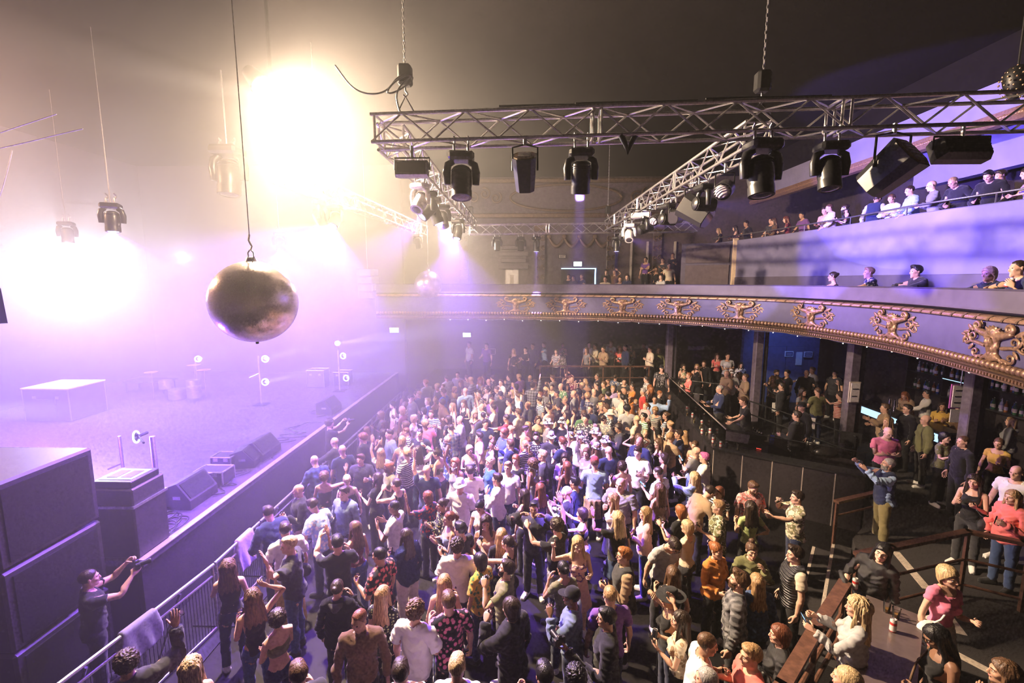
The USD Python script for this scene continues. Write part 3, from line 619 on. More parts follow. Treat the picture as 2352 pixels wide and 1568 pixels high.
# ------------------------------------------------------------------ the hall
def boxm(lo, hi, bev=0.): return MB().box(lo, hi, bev=bev).mesh()
plain('dark_wall', (.045, .036, .05), .9, specular_ior_level=.1, bump=.15, scale=6); plain('far_wall', (.10, .075, .085), .75, bump=.1, scale=5); plain('ceiling_paint', (.006, .005, .0055), .95, scale=3, specular_ior_level=.04)
plain('dance_floor', (.007, .006, .007), .6, scale=5, var=.35, specular_ior_level=.2); plain('black_carpet', (.02, .017, .018), .9, bump=.3, scale=80); plain('stage_deck', (.075, .06, .075), .4, scale=7, var=.25)
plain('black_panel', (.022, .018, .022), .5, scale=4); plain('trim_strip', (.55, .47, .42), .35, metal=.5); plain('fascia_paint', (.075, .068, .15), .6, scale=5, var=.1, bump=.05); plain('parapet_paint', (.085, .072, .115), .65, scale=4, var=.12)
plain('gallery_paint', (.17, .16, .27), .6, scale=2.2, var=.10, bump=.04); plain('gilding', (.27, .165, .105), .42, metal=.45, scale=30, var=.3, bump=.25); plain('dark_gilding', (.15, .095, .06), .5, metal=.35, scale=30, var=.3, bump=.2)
plain('handrail_wood', (.115, .055, .036), .4, scale=18, var=.35); plain('black_metal', (.018, .018, .02), .42, metal=.6); plain('aluminium', (.62, .60, .60), .33, metal=.9, scale=60); plain('steel', (.42, .41, .42), .35, metal=.9)
plain('pale_paint', (.48, .42, .36), .6); plain('pillar_paint', (.12, .10, .125), .5, scale=9, var=.3); plain('cream_strip', (.75, .58, .40), .5)
plain('white_plastic', (.65, .64, .63), .4); plain('paper', (.70, .67, .62), .7); plain('black_plastic', (.016, .016, .018), .35); plain('nosing', (.42, .36, .30), .6, scale=25, var=.25)
emit('exit_glow', (.85, 1., .82), 3.2); emit('led_blue', (.35, .62, 1.), 3.5); emit('bar_light', (.40, .68, 1.), 1.8); emit('ring_glow', (.80, .86, 1.), 7.); emit('lens_violet', (.45, .35, 1.), 12.); emit('lens_warm', (1., .82, .62), 40.); emit('screen_blue', (.35, .6, .9), 1.3); emit('red_led', (1., .06, .04), 3.)
X0, X1, Y0, Y1, ZC = -17., 13.5, -4.5, 23., 10.5
struct('wall_far', boxm((X0, Y1, -.2), (X1, Y1 + .3, ZC)), 'far_wall'); struct('wall_left', boxm((X0 - .3, Y0, -.2), (X0, Y1, ZC)), 'dark_wall')
struct('wall_right', boxm((X1, Y0, -.2), (X1 + .3, Y1, ZC)), 'dark_wall'); struct('wall_near', boxm((X0, Y0 - .3, -.2), (X1, Y0, ZC)), 'dark_wall')
struct('ceiling', boxm((X0, Y0, ZC), (X1, Y1, ZC + .3)), 'ceiling_paint')
struct('floor', boxm((X0, Y0, -.2), (X1, Y1, 0)), 'dance_floor')
# raised side platform (the right of the dance floor) and the back platform
PZ, BZ = .6, 1.0
plat = Polygon([(1.2, 2.6), (4.2, 5.48), (5.05, 5.9), (6.35, 8.3), (7.0, 8.85), (7.52, 9.6), (4.95, 11.27), (5.28, 14.9), (5.53, 17.7), (6.2, 18.6), (X1, 18.6), (X1, Y0), (1.2, Y0)])
def slab(poly, z0, z1): m = trimesh.creation.extrude_polygon(poly, z1 - z0, engine='earcut'); m.apply_translation([0, 0, z0]); return np.array(m.vertices), np.array(m.faces)
pl = struct('raised_floor', slab(plat, 0.002, PZ), 'black_carpet', label='black carpeted raised floor along the right side of the hall', cat='platform')
bp = struct('raised_floor', slab(Polygon([(-4.5, 18.6), (X1, 18.6), (X1, Y1), (-4.5, Y1)]), 0.002, BZ), 'black_carpet', label='black carpeted raised floor at the back of the hall', cat='platform')
# two steps from the dance floor to the side platform, with pale nosings
st = thing('stairs', 'dark steps with pale nosing strips leading up to the raised right floor', 'steps', (0, 0, 0)); tag(st, kind='structure')
a, b = np.array([4.2, 5.48]), np.array([6.35, 8.3]); d = (b - a) / np.linalg.norm(b - a); nn = np.array([-d[1], d[0]])
for i in range(2):
    o0, o1 = .62 - .31 * i, .31 - .31 * i; h = .2 * (i + 1)
    q = [a + nn * o0, b + nn * o0, b + nn * (o1 - .3 * (i == 1) * 0), a + nn * o1]
    part(st, 'step', slab(Polygon([tuple(x) for x in q]), .003, h), 'black_carpet')
    q = [a + nn * o0, b + nn * o0, b + nn * (o0 - .05), a + nn * (o0 - .05)]; part(st, 'nosing', slab(Polygon([tuple(x) for x in q]), h, h + .004), 'nosing')
# pale strips let into the platform floor
for k, (p, q, w) in enumerate([((6.82, 7.88), (6.50, 6.85), .13), ((6.45, 6.7), (6.15, 5.9), .13), ((4.9, 5.6), (5.3, 6.4), .10), ((5.55, 5.9), (6.6, 4.2), .12), ((5.1, 5.5), (5.9, 4.0), .10), ((7.5, 6.0), (7.9, 5.6), .16)]):
    p, q = np.array(p), np.array(q); dd = (q - p) / np.linalg.norm(q - p); n2 = np.array([-dd[1], dd[0]]) * w / 2
    tag(part('/World', 'floor_strip', slab(Polygon([tuple(p + n2), tuple(q + n2), tuple(q - n2), tuple(p - n2)]), PZ + .001, PZ + .006), 'nosing'), kind='structure')
# the horseshoe balcony
BC = spline([(-5.6, 17.35), (-3.0, 17.3), (-.65, 17.15), (1.5, 16.85), (3.6, 16.25), (5.1, 15.35), (6.3, 14.25), (7.1, 13.1), (7.55, 11.2), (7.5, 9.0), (7.12, 7.5), (6.68, 6.1), (6.1, 4.7), (5.45, 3.2), (5.0, 1.2), (4.8, -1.2), (4.75, -4.2)], 190)
BC3 = np.c_[BC, np.zeros(len(BC))]
# the path runs left to right, so the hall lies on its right-hand side: positive offsets lean out into the hall
ZB = 4.25
from shapely.geometry import LineString
balc = Polygon([*map(tuple, BC), (4.75, Y0 + .05), (X1, Y0 + .05), (X1, Y1), (-5.6, Y1)])
bt = thing('balcony', 'curved theatre balcony with gilded mouldings and lavender painted front', 'balcony'); tag(bt, kind='structure')
part(bt, 'slab', slab(balc.buffer(-.02), ZB - .12, ZB + .02), 'dark_wall', label='dark balcony floor and underside')
part(bt, 'fascia', sweep([(-.14, ZB), (.0, ZB), (.02, ZB + .3), (.0, ZB + .72), (-.14, ZB + .72)], BC3), 'fascia_paint', 40, label='lavender painted balcony front')
part(bt, 'parapet', sweep([(-.24, ZB + .72), (-.02, ZB + .80), (-.06, ZB + .86), (-.06, ZB + 1.10), (-.03, ZB + 1.13), (-.24, ZB + 1.13)], BC3), 'parapet_paint', 40, label='plain violet grey parapet above the moulding')
part(bt, 'upper_moulding', sweep([(-.05, ZB + .66), (.03, ZB + .655), (.065, ZB + .675), (.07, ZB + .71), (.045, ZB + .74), (-.05, ZB + .75)], BC3), 'gilding', 50, label='gilt ribbon-bound torus moulding')
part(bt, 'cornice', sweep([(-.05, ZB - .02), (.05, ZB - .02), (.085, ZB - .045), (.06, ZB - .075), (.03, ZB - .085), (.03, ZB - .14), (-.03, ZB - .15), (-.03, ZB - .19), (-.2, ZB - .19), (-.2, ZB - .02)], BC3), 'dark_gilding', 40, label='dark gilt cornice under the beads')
from scipy.spatial import cKDTree
seglen = np.r_[0, np.cumsum(np.linalg.norm(np.diff(BC, axis=0), axis=1))]
def on_curve(s, off=0., z=0.):
    p = np.array([np.interp(s, seglen, BC[:, 0]), np.interp(s, seglen, BC[:, 1])]); q = np.array([np.interp(s + .05, seglen, BC[:, 0]), np.interp(s + .05, seglen, BC[:, 1])]); d = q - p if s + .05 < seglen[-1] else p - np.array([np.interp(s - .05, seglen, BC[:, 0]), np.interp(s - .05, seglen, BC[:, 1])])
    d /= np.linalg.norm(d); n = np.array([d[1], -d[0]]); return np.array([*(p + n * off), z]), d, n
bead = trimesh.creation.icosphere(1, 1.); bead.apply_scale([.053, .058, .062])
nb = int(seglen[-1] / .108)
for i in range(nb):
    c, d, n = on_curve((i + .5) * .108, .052, ZB + .038); V = bead.vertices @ np.array([[d[0], d[1], 0], [n[0], n[1], 0], [0, 0, 1]]) + c
    part(bt, 'bead', (V, bead.faces), 'gilding', True)
for i in range(int(seglen[-1] / .30)):
    c, d, n = on_curve((i + .5) * .30, 0, 0); m = MB()
    pr = [(.028, .655), (.072, .67), (.08, .705), (.055, .745), (.0, .755)]; w = d * .022
    P0 = [np.array([*(c[:2] + n * o + d * (.05 * (z - .70) / .05)), ZB + z]) for o, z in pr]
    V = np.vstack([np.array(P0) - [*w, 0], np.array(P0) + [*w, 0]]); k = len(pr); F = []
    for j in range(k - 1): F += [[j, j + 1, k + j], [k + j, j + 1, k + j + 1]]
    Vi = V - [*(n * .012), 0]; F2 = [[x + 2 * k for x in f[::-1]] for f in F]
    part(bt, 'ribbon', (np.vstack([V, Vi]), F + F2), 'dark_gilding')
m = MB()
for i in range(int(seglen[-1] / .07)):
    c, d, n = on_curve((i + .5) * .07, .033, ZB - .115); M = np.array([[d[0], d[1], 0], [n[0], n[1], 0], [0, 0, 1]]); m.add(trimesh.creation.box((.035, .03, .04)).vertices @ M + c, trimesh.creation.box((1, 1, 1)).faces)
part(bt, 'dentil_row', m.mesh(), 'gilding', kind='stuff')
# cartouches
def spiral(c, r0, r1, a0, turns, n=18, flip=1):
    t = np.linspace(0, 1, n); r = r0 + (r1 - r0) * t; a = a0 + flip * turns * 2 * math.pi * t
    return np.stack([c[0] + r * np.cos(a), 0 * t + c[2] + .015 * t, c[1] + r * np.sin(a)], 1)
def cartouche_parts():
    """In the plane x (along the front) and z, y outwards; about a metre wide."""
    out = []
    def blob(c, r): s = trimesh.creation.icosphere(2, 1); s.apply_scale(r); s.apply_translation(c); return s
    f = lambda P: smin(smin(smin(ell(P, (0, .02, -.02), (.085, .06, .16)), ell(P, (0, .02, .12), (.16, .05, .07)), .05), ell(P, (0, .045, .17), (.07, .06, .055)), .04), ell(P, (0, .02, -.2), (.10, .05, .05)), .04)
    def g(P):
        d = f(P)
        for e in (-1, 1): d = smin(d, cap(P, (e * .08, .03, .10), (e * .27, .04, .15), .05, .035), .03); d = smin(d, cap(P, (e * .05, .02, -.16), (e * .17, .02, -.23), .035, .02), .03)
        d = smin(d, ell(P, (0, .085, .03), (.05, .04, .06)), .02); d = smin(d, ell(P, (0, .12, .015), (.014, .02, .024)), .012)
        for e in (-1, 1): d = smax(d, -ell(P, (e * .021, .125, .04), (.013, .016, .008)), .006); d = smin(d, ell(P, (e * .03, .10, .075), (.028, .02, .014)), .012)
        d = smax(d, -ell(P, (0, .12, -.012), (.022, .016, .005)), .005); d = smin(d, cap(P, (0, .09, -.02), (0, .07, -.15), .03, .012), .02)
        for k in range(5): d = smin(d, cap(P, ((k - 2) * .03, .05, .16), ((k - 2) * .055, .055, .235 - .012 * abs(k - 2)), .018, .012), .012)
        return d
    V, F = surfnet(g, (-.36, -.04, -.3), (.36, .18, .29), .0125); n = trimesh.Trimesh(V, F, process=False).vertex_normals
    out.append(('mask', (V + n * (meshkit.noise(V * [60, 60, 25], 2) - .5)[:, None] * .014, F)))
    for e in (-1, 1):
        for pts, r in ((np.vstack([np.linspace((.26, .04, .15), (.30, .05, .20), 4), spiral((.25, .215, .05), .055, .01, 0, 1.2)]), (.032, .010)),
                       (np.vstack([np.linspace((.13, .02, -.05), (.30, .03, -.02), 6), spiral((.33, .05, .03), .075, .015, -math.pi / 2, 1.15)]), (.026, .010)),
                       (np.vstack([np.linspace((.16, .02, -.2), (.26, .02, -.22), 4), spiral((.28, -.16, .02), .06, .012, -math.pi / 2, 1.15)]), (.024, .009)),
                       (np.stack([np.linspace(.34, .52, 14), .03 + 0 * np.linspace(0, 1, 14), .13 + .05 * np.sin(np.linspace(0, 5, 14)) - .15 * np.linspace(0, 1, 14) ** 2], 1), (.024, .006)),
                       (np.vstack([np.linspace((.34, .03, .0), (.44, .03, -.06), 5), spiral((.46, -.02, .02), .045, .01, -math.pi / 2, 1.1, 14)]), (.02, .008))):
            p = np.array(pts) * [e, 1, 1]; out.append(('scroll', tube(p, np.linspace(r[0], r[1], len(p)), 7)))
        for (x, z, a, s) in ((.40, .17, .6, .07), (.47, .10, -.2, .06), (.42, .05, 1.2, .05), (.36, -.10, -.9, .06), (.50, .0, -1.2, .05), (.22, .24, 1.3, .05), (.24, -.25, -1.4, .05), (.52, .06, .1, .045)):
            l = blob((0, 0, 0), (s, .014, s * .42)); l.apply_transform(trimesh.transformations.rotation_matrix(-a, [0, 1, 0])); l.apply_translation((x, .035, z)); l.apply_scale([e, 1, 1])
            if e < 0: l.invert()
            out.append(('leaf', (np.array(l.vertices), np.array(l.faces))))
    return out
CP = cartouche_parts()
cart0 = None; cart_px = [1185, 1300, 1430, 1558, 1700, 1865, 2055, 2290]
px_s = np.array([(lambda q: CX + FPX * (q @ RT) / (q @ FW))(np.array([*p, ZB + .36]) - CAM) for p in BC]); okk = (BC[:, 1] > 4.5)
ss = np.interp(cart_px, px_s[okk], seglen[okk])
ords = ['leftmost gilt mask and scroll ornament on the balcony front, faint in haze', 'second gilt balcony ornament from the left, under the lit doorway', 'third gilt balcony ornament from the left, under the blue beam', 'fourth gilt balcony ornament from the left, under the standing balcony crowd', 'fifth gilt balcony ornament, under the dark panelled box', 'sixth gilt balcony ornament, below the woman with her hair up', 'seventh gilt balcony ornament, below the man in black', 'nearest and largest gilt balcony ornament at the right edge']
for i, s in enumerate(ss):
    c, d, n = on_curve(s, .015, ZB + .35); M = np.eye(4); M[0, :3] = [*d, 0]; M[1, :3] = [*n, 0]; M[2, :3] = [0, 0, 1]; M[0, :3] *= 1.34; M[2, :3] *= 1.08; M[3, :3] = c
    if cart0 is None:
        cart0 = UsdGeom.Xform.Define(stage, numbered('/World', 'cartouche')); cart0.AddTransformOp(opSuffix='place').Set(Gf.Matrix4d(M.tolist())); tag(cart0, ords[i], 'ornament', 'gilt cartouches along the balcony front')
        for nm, me in CP: part(cart0, nm, me, 'gilding', 50)
    else: tag(copy_of(cart0.GetPrim(), 'cartouche', ords[i], M, 'gilt cartouches along the balcony front'), None, 'ornament')
# pillars under the balcony
PILL = [(1535, 18.0, 'far'), (1738, 15.0, ''), (1958, 12.0, ''), (2240, 10.2, '')]
plab = ['square pillar under the balcony, furthest from the camera', 'square pillar behind the sound desk, beside the crowd at the blue door', 'square pillar with a pale notice between the desk and the bar', 'square pillar at the right, in front of the bar corner']
PP = []
for (u, y, _), l in zip(PILL, plab):
    c = aty(u, 850, y); PP.append(c); t = thing('pillar', l, 'pillar', (c[0], y, 0)); tag(t, kind='structure')
    part(t, 'shaft', boxm((-.12, -.12, PZ), (.12, .12, ZB - .12), .02), 'pillar_paint'); part(t, 'capital', boxm((-.16, -.16, ZB - .3), (.16, .16, ZB - .12), .03), 'pillar_paint'); part(t, 'plinth', boxm((-.15, -.15, PZ), (.15, .15, PZ + .25), .02), 'black_panel')
    single('downpipe', MB().rod((c[0] + .26, y, PZ), (c[0] + .26, y, ZB - .12), .06, 10).mesh(), 'black_panel', 'dark round pipe ' + ('beside the farthest pillar', 'beside the pillar near the blue doors', 'beside the pillar left of the bar', 'beside the right-hand pillar')[PP.__len__() - 1], 'pipe', smooth=40)
# the upper gallery
GP = spline([(8.35, 20.6), (8.75, 19.2), (9.05, 17.6), (9.45, 15.2), (9.62, 13.0), (9.75, 11.2), (10.1, 9.8), (10.5, 8.0), (11., 5.5), (11.4, 2.5)], 60); GP3 = np.c_[GP, np.zeros(len(GP))]
GZ = 7.22
gt = thing('gallery', 'tall smooth lavender gallery front above the balcony', 'gallery'); tag(gt, kind='structure')
part(gt, 'front', sweep([(-.2, 5.0), (0, 5.0), (0.02, GZ - .1), (0, GZ - .08), (-.2, GZ - .08)], GP3), 'gallery_paint', 40)
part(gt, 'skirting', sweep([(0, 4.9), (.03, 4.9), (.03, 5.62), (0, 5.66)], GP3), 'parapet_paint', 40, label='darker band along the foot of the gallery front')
part(gt, 'cream_strip', boxm((8.62, 19.12, 5.2), (8.8, 19.22, GZ)), 'cream_strip', label='narrow cream corner strip')
part(gt, 'side_panel', slab(Polygon([(8.66, 19.3), (6.85, 20.1), (6.95, 20.25), (8.8, 19.5)]), 5.0, GZ - .15), 'parapet_paint', label='dark panelled end wall of the box')
for z0, z1 in ((5.35, 6.15), (6.25, 6.95)):
    part(gt, 'panel', slab(Polygon([(8.55, 19.30), (7.0, 19.98), (6.99, 19.95), (8.54, 19.27)]), z0, z1), 'far_wall')
part(gt, 'floor', slab(Polygon([*map(tuple, GP + [.2, 0]), (X1, 2.5), (X1, Y1), (8.35, Y1)]), 6.05, 6.17), 'dark_wall', label='dark gallery floor')
rl = thing('gallery_rail', 'thin pale metal rail along the top of the gallery front', 'railing')
part(rl, 'rail', tube(np.c_[GP, np.full(len(GP), GZ + .12)], .022, 8), 'steel', True)
for i in range(4, 60, 6): part(rl, 'bracket', MB().rod((*GP[i], GZ - .1), (*GP[i], GZ + .12), .014, 6).mesh(), 'steel')
# blue-lit bulkheads over the gallery
UP1 = spline([(9.9, 20.5), (10.0, 17.), (10., 13.), (10.05, 10), (10.3, 7.), (10.6, 4.)], 30)
ut = thing('bulkhead', 'pale ceiling bulkhead with gilt lower cornice above the gallery', 'bulkhead'); tag(ut, kind='structure')
part(ut, 'face', sweep([(-.3, 8.95), (0, 8.95), (.0, 9.66), (-.3, 9.66)], np.c_[UP1, 0 * UP1[:, 0]]), 'gallery_paint', 40)
part(ut, 'soffit', sweep([(-.3, 9.66), (.04, 9.66), (.04, ZC), (-.3, ZC)], np.c_[UP1, 0 * UP1[:, 0]]), 'ceiling_paint', 40, label='dark upper part of the bulkhead')
part(ut, 'cornice', sweep([(-.1, 8.72), (.05, 8.74), (.12, 8.82), (.09, 8.9), (.14, 8.97), (.0, 9.02), (-.1, 9.0)], np.c_[UP1, 0 * UP1[:, 0]]), 'gilding', 40)
m = MB(); rng = np.random.default_rng(5)
for p, q in zip(UP1[:-1], UP1[1:]):
    for t in np.arange(0, 1, .1):
        c = np.append(p + (q - p) * t, 8.86) + [-.09, 0, 0]; s = trimesh.creation.icosphere(0, .05); s.apply_scale([.6, 1, .9 + .3 * math.sin(t * 20)]); s.apply_translation(c); m.tm(s)
part(ut, 'egg_row', m.mesh(), 'gilding', True, kind='stuff')
ub = thing('bulkhead', 'flat lavender bulkhead wall hanging at the back of the gallery', 'bulkhead'); tag(ub, kind='structure')
part(ub, 'face', boxm((11.2, 2.5, 8.1), (11.5, 13.8, 9.6)), 'gallery_paint'); part(ub, 'back_wall', boxm((12.6, 2.5, 6.2), (12.8, 20., 9.)), 'dark_wall')
# the far end: ceiling panel, pilasters, garlands, lit door
fp = thing('ceiling_panel', 'shadowed ornamental coved panel with an oval above the far wall', 'panel'); tag(fp, kind='structure')
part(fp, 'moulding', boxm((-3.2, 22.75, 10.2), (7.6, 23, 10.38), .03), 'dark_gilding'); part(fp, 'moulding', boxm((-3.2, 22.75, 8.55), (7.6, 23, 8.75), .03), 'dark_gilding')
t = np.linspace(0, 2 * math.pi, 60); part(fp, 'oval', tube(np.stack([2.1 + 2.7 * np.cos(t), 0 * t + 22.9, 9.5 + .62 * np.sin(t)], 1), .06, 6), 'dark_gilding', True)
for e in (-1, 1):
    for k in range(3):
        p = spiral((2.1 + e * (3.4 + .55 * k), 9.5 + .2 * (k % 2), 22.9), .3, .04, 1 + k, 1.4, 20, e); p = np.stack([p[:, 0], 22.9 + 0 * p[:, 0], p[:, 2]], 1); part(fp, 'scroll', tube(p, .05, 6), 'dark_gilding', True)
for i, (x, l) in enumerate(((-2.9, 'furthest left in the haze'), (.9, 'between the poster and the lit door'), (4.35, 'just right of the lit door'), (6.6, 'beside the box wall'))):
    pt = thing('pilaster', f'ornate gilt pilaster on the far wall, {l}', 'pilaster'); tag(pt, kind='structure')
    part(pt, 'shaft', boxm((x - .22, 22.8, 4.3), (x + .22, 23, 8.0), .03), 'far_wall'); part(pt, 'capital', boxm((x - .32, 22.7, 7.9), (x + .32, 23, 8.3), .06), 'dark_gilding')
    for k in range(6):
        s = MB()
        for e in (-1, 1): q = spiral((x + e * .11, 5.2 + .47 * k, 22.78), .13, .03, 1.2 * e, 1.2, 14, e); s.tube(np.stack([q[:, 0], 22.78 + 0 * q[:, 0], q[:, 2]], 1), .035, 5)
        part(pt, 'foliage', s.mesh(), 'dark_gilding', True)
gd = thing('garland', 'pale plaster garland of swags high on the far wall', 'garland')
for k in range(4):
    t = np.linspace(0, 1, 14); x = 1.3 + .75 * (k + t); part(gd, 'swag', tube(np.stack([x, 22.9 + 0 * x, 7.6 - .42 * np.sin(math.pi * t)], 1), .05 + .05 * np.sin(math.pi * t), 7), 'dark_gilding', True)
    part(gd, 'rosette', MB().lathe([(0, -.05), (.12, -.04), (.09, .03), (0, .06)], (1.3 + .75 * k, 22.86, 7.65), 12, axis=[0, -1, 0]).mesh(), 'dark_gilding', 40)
dr = thing('door', 'dark doorway on the balcony outlined by a thin blue light strip', 'door'); tag(dr, kind='structure')
DL, DRx, DT = 1.92, 3.58, 6.08
part(dr, 'opening', boxm((DL, 22.9, 4.3), (DRx, 23, DT)), 'black_panel'); part(dr, 'light_strip', boxm((DL, 22.84, DT), (DRx + .06, 22.9, DT + .05)), 'led_blue', label='horizontal blue light strip'); part(dr, 'light_strip', boxm((DRx, 22.84, 4.9), (DRx + .06, 22.9, DT)), 'led_blue', label='upright blue light strip')
def wallsign(name, lo, hi, mat, label, cat, frame='black_plastic', lines=0, dirn=1):
    t = thing(name, label, cat); part(t, 'housing', boxm(np.array(lo) - [.03, -.02, .03], np.array(hi) + [.03, .03, .03]), frame); part(t, 'panel', boxm(lo, hi), mat)
    for i in range(lines):
        z = hi[2] - (hi[2] - lo[2]) * (i + .8) / (lines + .6); w = hi[0] - lo[0]; part(t, 'print', boxm((lo[0] + w * .14, lo[1] - .006, z - .012), (hi[0] - w * (.14 + .12 * (i % 2)), lo[1], z + .012)), 'black_plastic')
    return t
def running_man(t, x, y, z, s, mat):
    m = MB(); P = lambda a, b: np.array([x + a * s, y, z + b * s])
    m.lathe([(0, -.004), (.12 * s, -.004), (.12 * s, .004), (0, .004)], P(.05, .36), 10, axis=[0, 1, 0])
    for a, b in (((0, .2), (-.08, -.1)), ((-.08, -.1), (.16, -.18)), ((.16, -.18), (.1, -.42)), ((-.08, -.1), (-.16, -.3)), ((-.16, -.3), (-.4, -.32)), ((0, .2), (.25, .1)), ((0, .2), (-.25, .12))): m.rod(P(*a), P(*b), .055 * s, 5)
    part(t, 'pictogram', m.mesh(), mat)
for u, v, y, l in ((1327, 606, 22.9, 'lit white exit sign above the blue-lit balcony doorway'), (1072, 769, 22.9, 'lit white exit sign over the back of the dance floor'), (905, 758, 20.44, 'lit white exit sign beyond the end of the stage')):
    c = aty(u, v, y); w, h = .20, .11; t = wallsign('exit_sign', (c[0] - w, y, c[2] - h), (c[0] + w, y + .05, c[2] + h), 'exit_glow', l, 'sign')
    running_man(t, c[0] - .08, y - .012, c[2], .16, 'pale_green' if 'pale_green' in _MATS else emit('pale_green', (.4, .8, .45), 1.6)); part(t, 'arrow', MB().rod((c[0] + .02, y - .01, c[2]), (c[0] + .13, y - .01, c[2]), .018, 5, .018).rod((c[0] + .13, y - .01, c[2]), (c[0] + .17, y - .01, c[2]), .04, 5, .002).mesh(), 'pale_green')
    if 0: part(t, 'hanger', MB().rod((c[0], y + .03, c[2] + h), (c[0], y + .03, ZB - .12), .012, 5).mesh(), 'steel')
c0, c1 = aty(1162, 617, 22.9), aty(1190, 668, 22.9); t = wallsign('poster', (c0[0], 22.92, c1[2]), (c1[0], 22.96, c0[2]), 'paper', 'white framed poster on the far balcony wall, left of the lit door', 'poster', 'pale_paint')
part(t, 'print', boxm((c0[0] + .2, 22.91, c1[2] + .35), (c1[0] - .22, 22.92, c0[2] - .3)), 'pale_paint')
c0, c1 = aty(1284, 585, 22.95), aty(1299, 592, 22.95); wallsign('wall_sign', (c0[0], 22.94, c1[2]), (c1[0], 22.97, c0[2]), 'pale_paint', 'small dark sign with two printed lines beside the garland', 'sign', 'black_plastic', 2)
for u in (1395, 1450, 1487, 1550):
    c = aty(u, 600, 22.8); single('wall_batten', boxm((c[0] - .04, 22.8, 4.3), (c[0] + .04, 22.95, 7.4)), 'pale_paint', 'thin pale upright batten on the far balcony wall, ' + {1395: 'first right of the lit door', 1450: 'second right of the lit door', 1487: 'third right of the lit door', 1550: 'nearest the box wall'}[u], 'batten')
c = aty(1180, 585, 22.9); t = thing('pediment', 'stepped gilt pediment above the framed poster', 'pediment'); tag(t, kind='structure')
for k in range(4): part(t, 'course', boxm((c[0] - .75 + .12 * (k % 2), 22.7, c[2] - .7 + .32 * k), (c[0] + .75 - .12 * (k % 2), 22.95, c[2] - .5 + .32 * k), .03), 'far_wall')
# ground floor back: two framed notices and a pale dado strip
for u0, v0, u1, v1, l, ln in ((1109, 802, 1119, 815, 'small grey notice on the far ground-floor wall, left of a pair', 3), (1122, 802, 1137, 813, 'pale outlined notice on the far ground-floor wall, right of a pair', 1)):
    a, b = aty(u0, v0, 22.9), aty(u1, v1, 22.9); wallsign('notice', (a[0], 22.93, b[2]), (b[0], 22.97, a[2]), 'far_wall', l, 'notice', 'pale_paint', ln)
a, b = aty(1385, 790, 22.9), aty(1530, 800, 22.9); struct('trim_1', boxm((a[0], 22.8, b[2]), (b[0], 22.95, a[2])), 'pale_paint'); a, b = aty(1580, 794, 22.9), aty(1640, 803, 22.9); struct('trim_2', boxm((a[0], 22.8, b[2]), (b[0], 22.95, a[2])), 'pale_paint')
# stage
STX = -5.72
tg = thing('stage', 'wide dark stage platform with a pale worn front edge', 'stage'); tag(tg, kind='structure')
part(tg, 'deck', boxm((X0, 6.25, 1.2), (STX, 20.5, 1.3)), 'stage_deck'); part(tg, 'front', boxm((STX - .12, 6.25, .002), (STX - .04, 20.5, 1.2)), 'black_panel'); part(tg, 'edge_strip', boxm((STX - .1, 6.25, 1.3), (STX + .02, 20.5, 1.315)), 'trim_strip', label='pale worn strip along the stage edge'); part(tg, 'end_wall', boxm((X0, 20.4, .002), (STX, 20.5, 1.2)), 'black_panel')
struct('proscenium_wall', boxm((X0, 20.5, .002), (STX + .35, 20.8, ZC)), 'dark_wall')
# haze fills the hall, thickest over the stage
def gauss(name, c, r): return {name + 's': ('vector_math', {'math_type': 'subtract', 'vector2': c}), name + 'd': ('vector_math', {'math_type': 'divide', 'vector2': r}), name + 'l': ('vector_math', {'math_type': 'length'}), name + 'm': ('map_range', {'range_type': 'smoothstep', 'from_min': 1., 'from_max': 0., 'to_min': 0., 'to_max': 1., 'clamp': True})}, [('g.position', name + 's.vector1'), (name + 's.vector', name + 'd.vector1'), (name + 'd.vector', name + 'l.vector1'), (name + 'l.value', name + 'm.value')]
n1, l1 = gauss('a', (-10.8, 14., 4.6), (16., 16.5, 10.5))
look('haze', {'g': ('geometry', {}), **n1, 'k': ('math', {'math_type': 'multiply_add', 'value2': HAZE_STAGE, 'value3': HAZE_HALL}), 'v': ('principled_volume', {'color': (.93, .92, .95), 'anisotropy': .25, 'absorption_color': (0, 0, 0)})}, l1 + [('am.result', 'k.value1'), ('k.value', 'v.density')], surface=None, volume='v.volume')
single('haze', boxm((X0 + .01, Y0 + .01, .004), (X1 - .01, Y1 - .01, ZC - .01)), 'haze', 'theatre haze filling the hall, thickest over the stage', 'haze', kind='stuff')
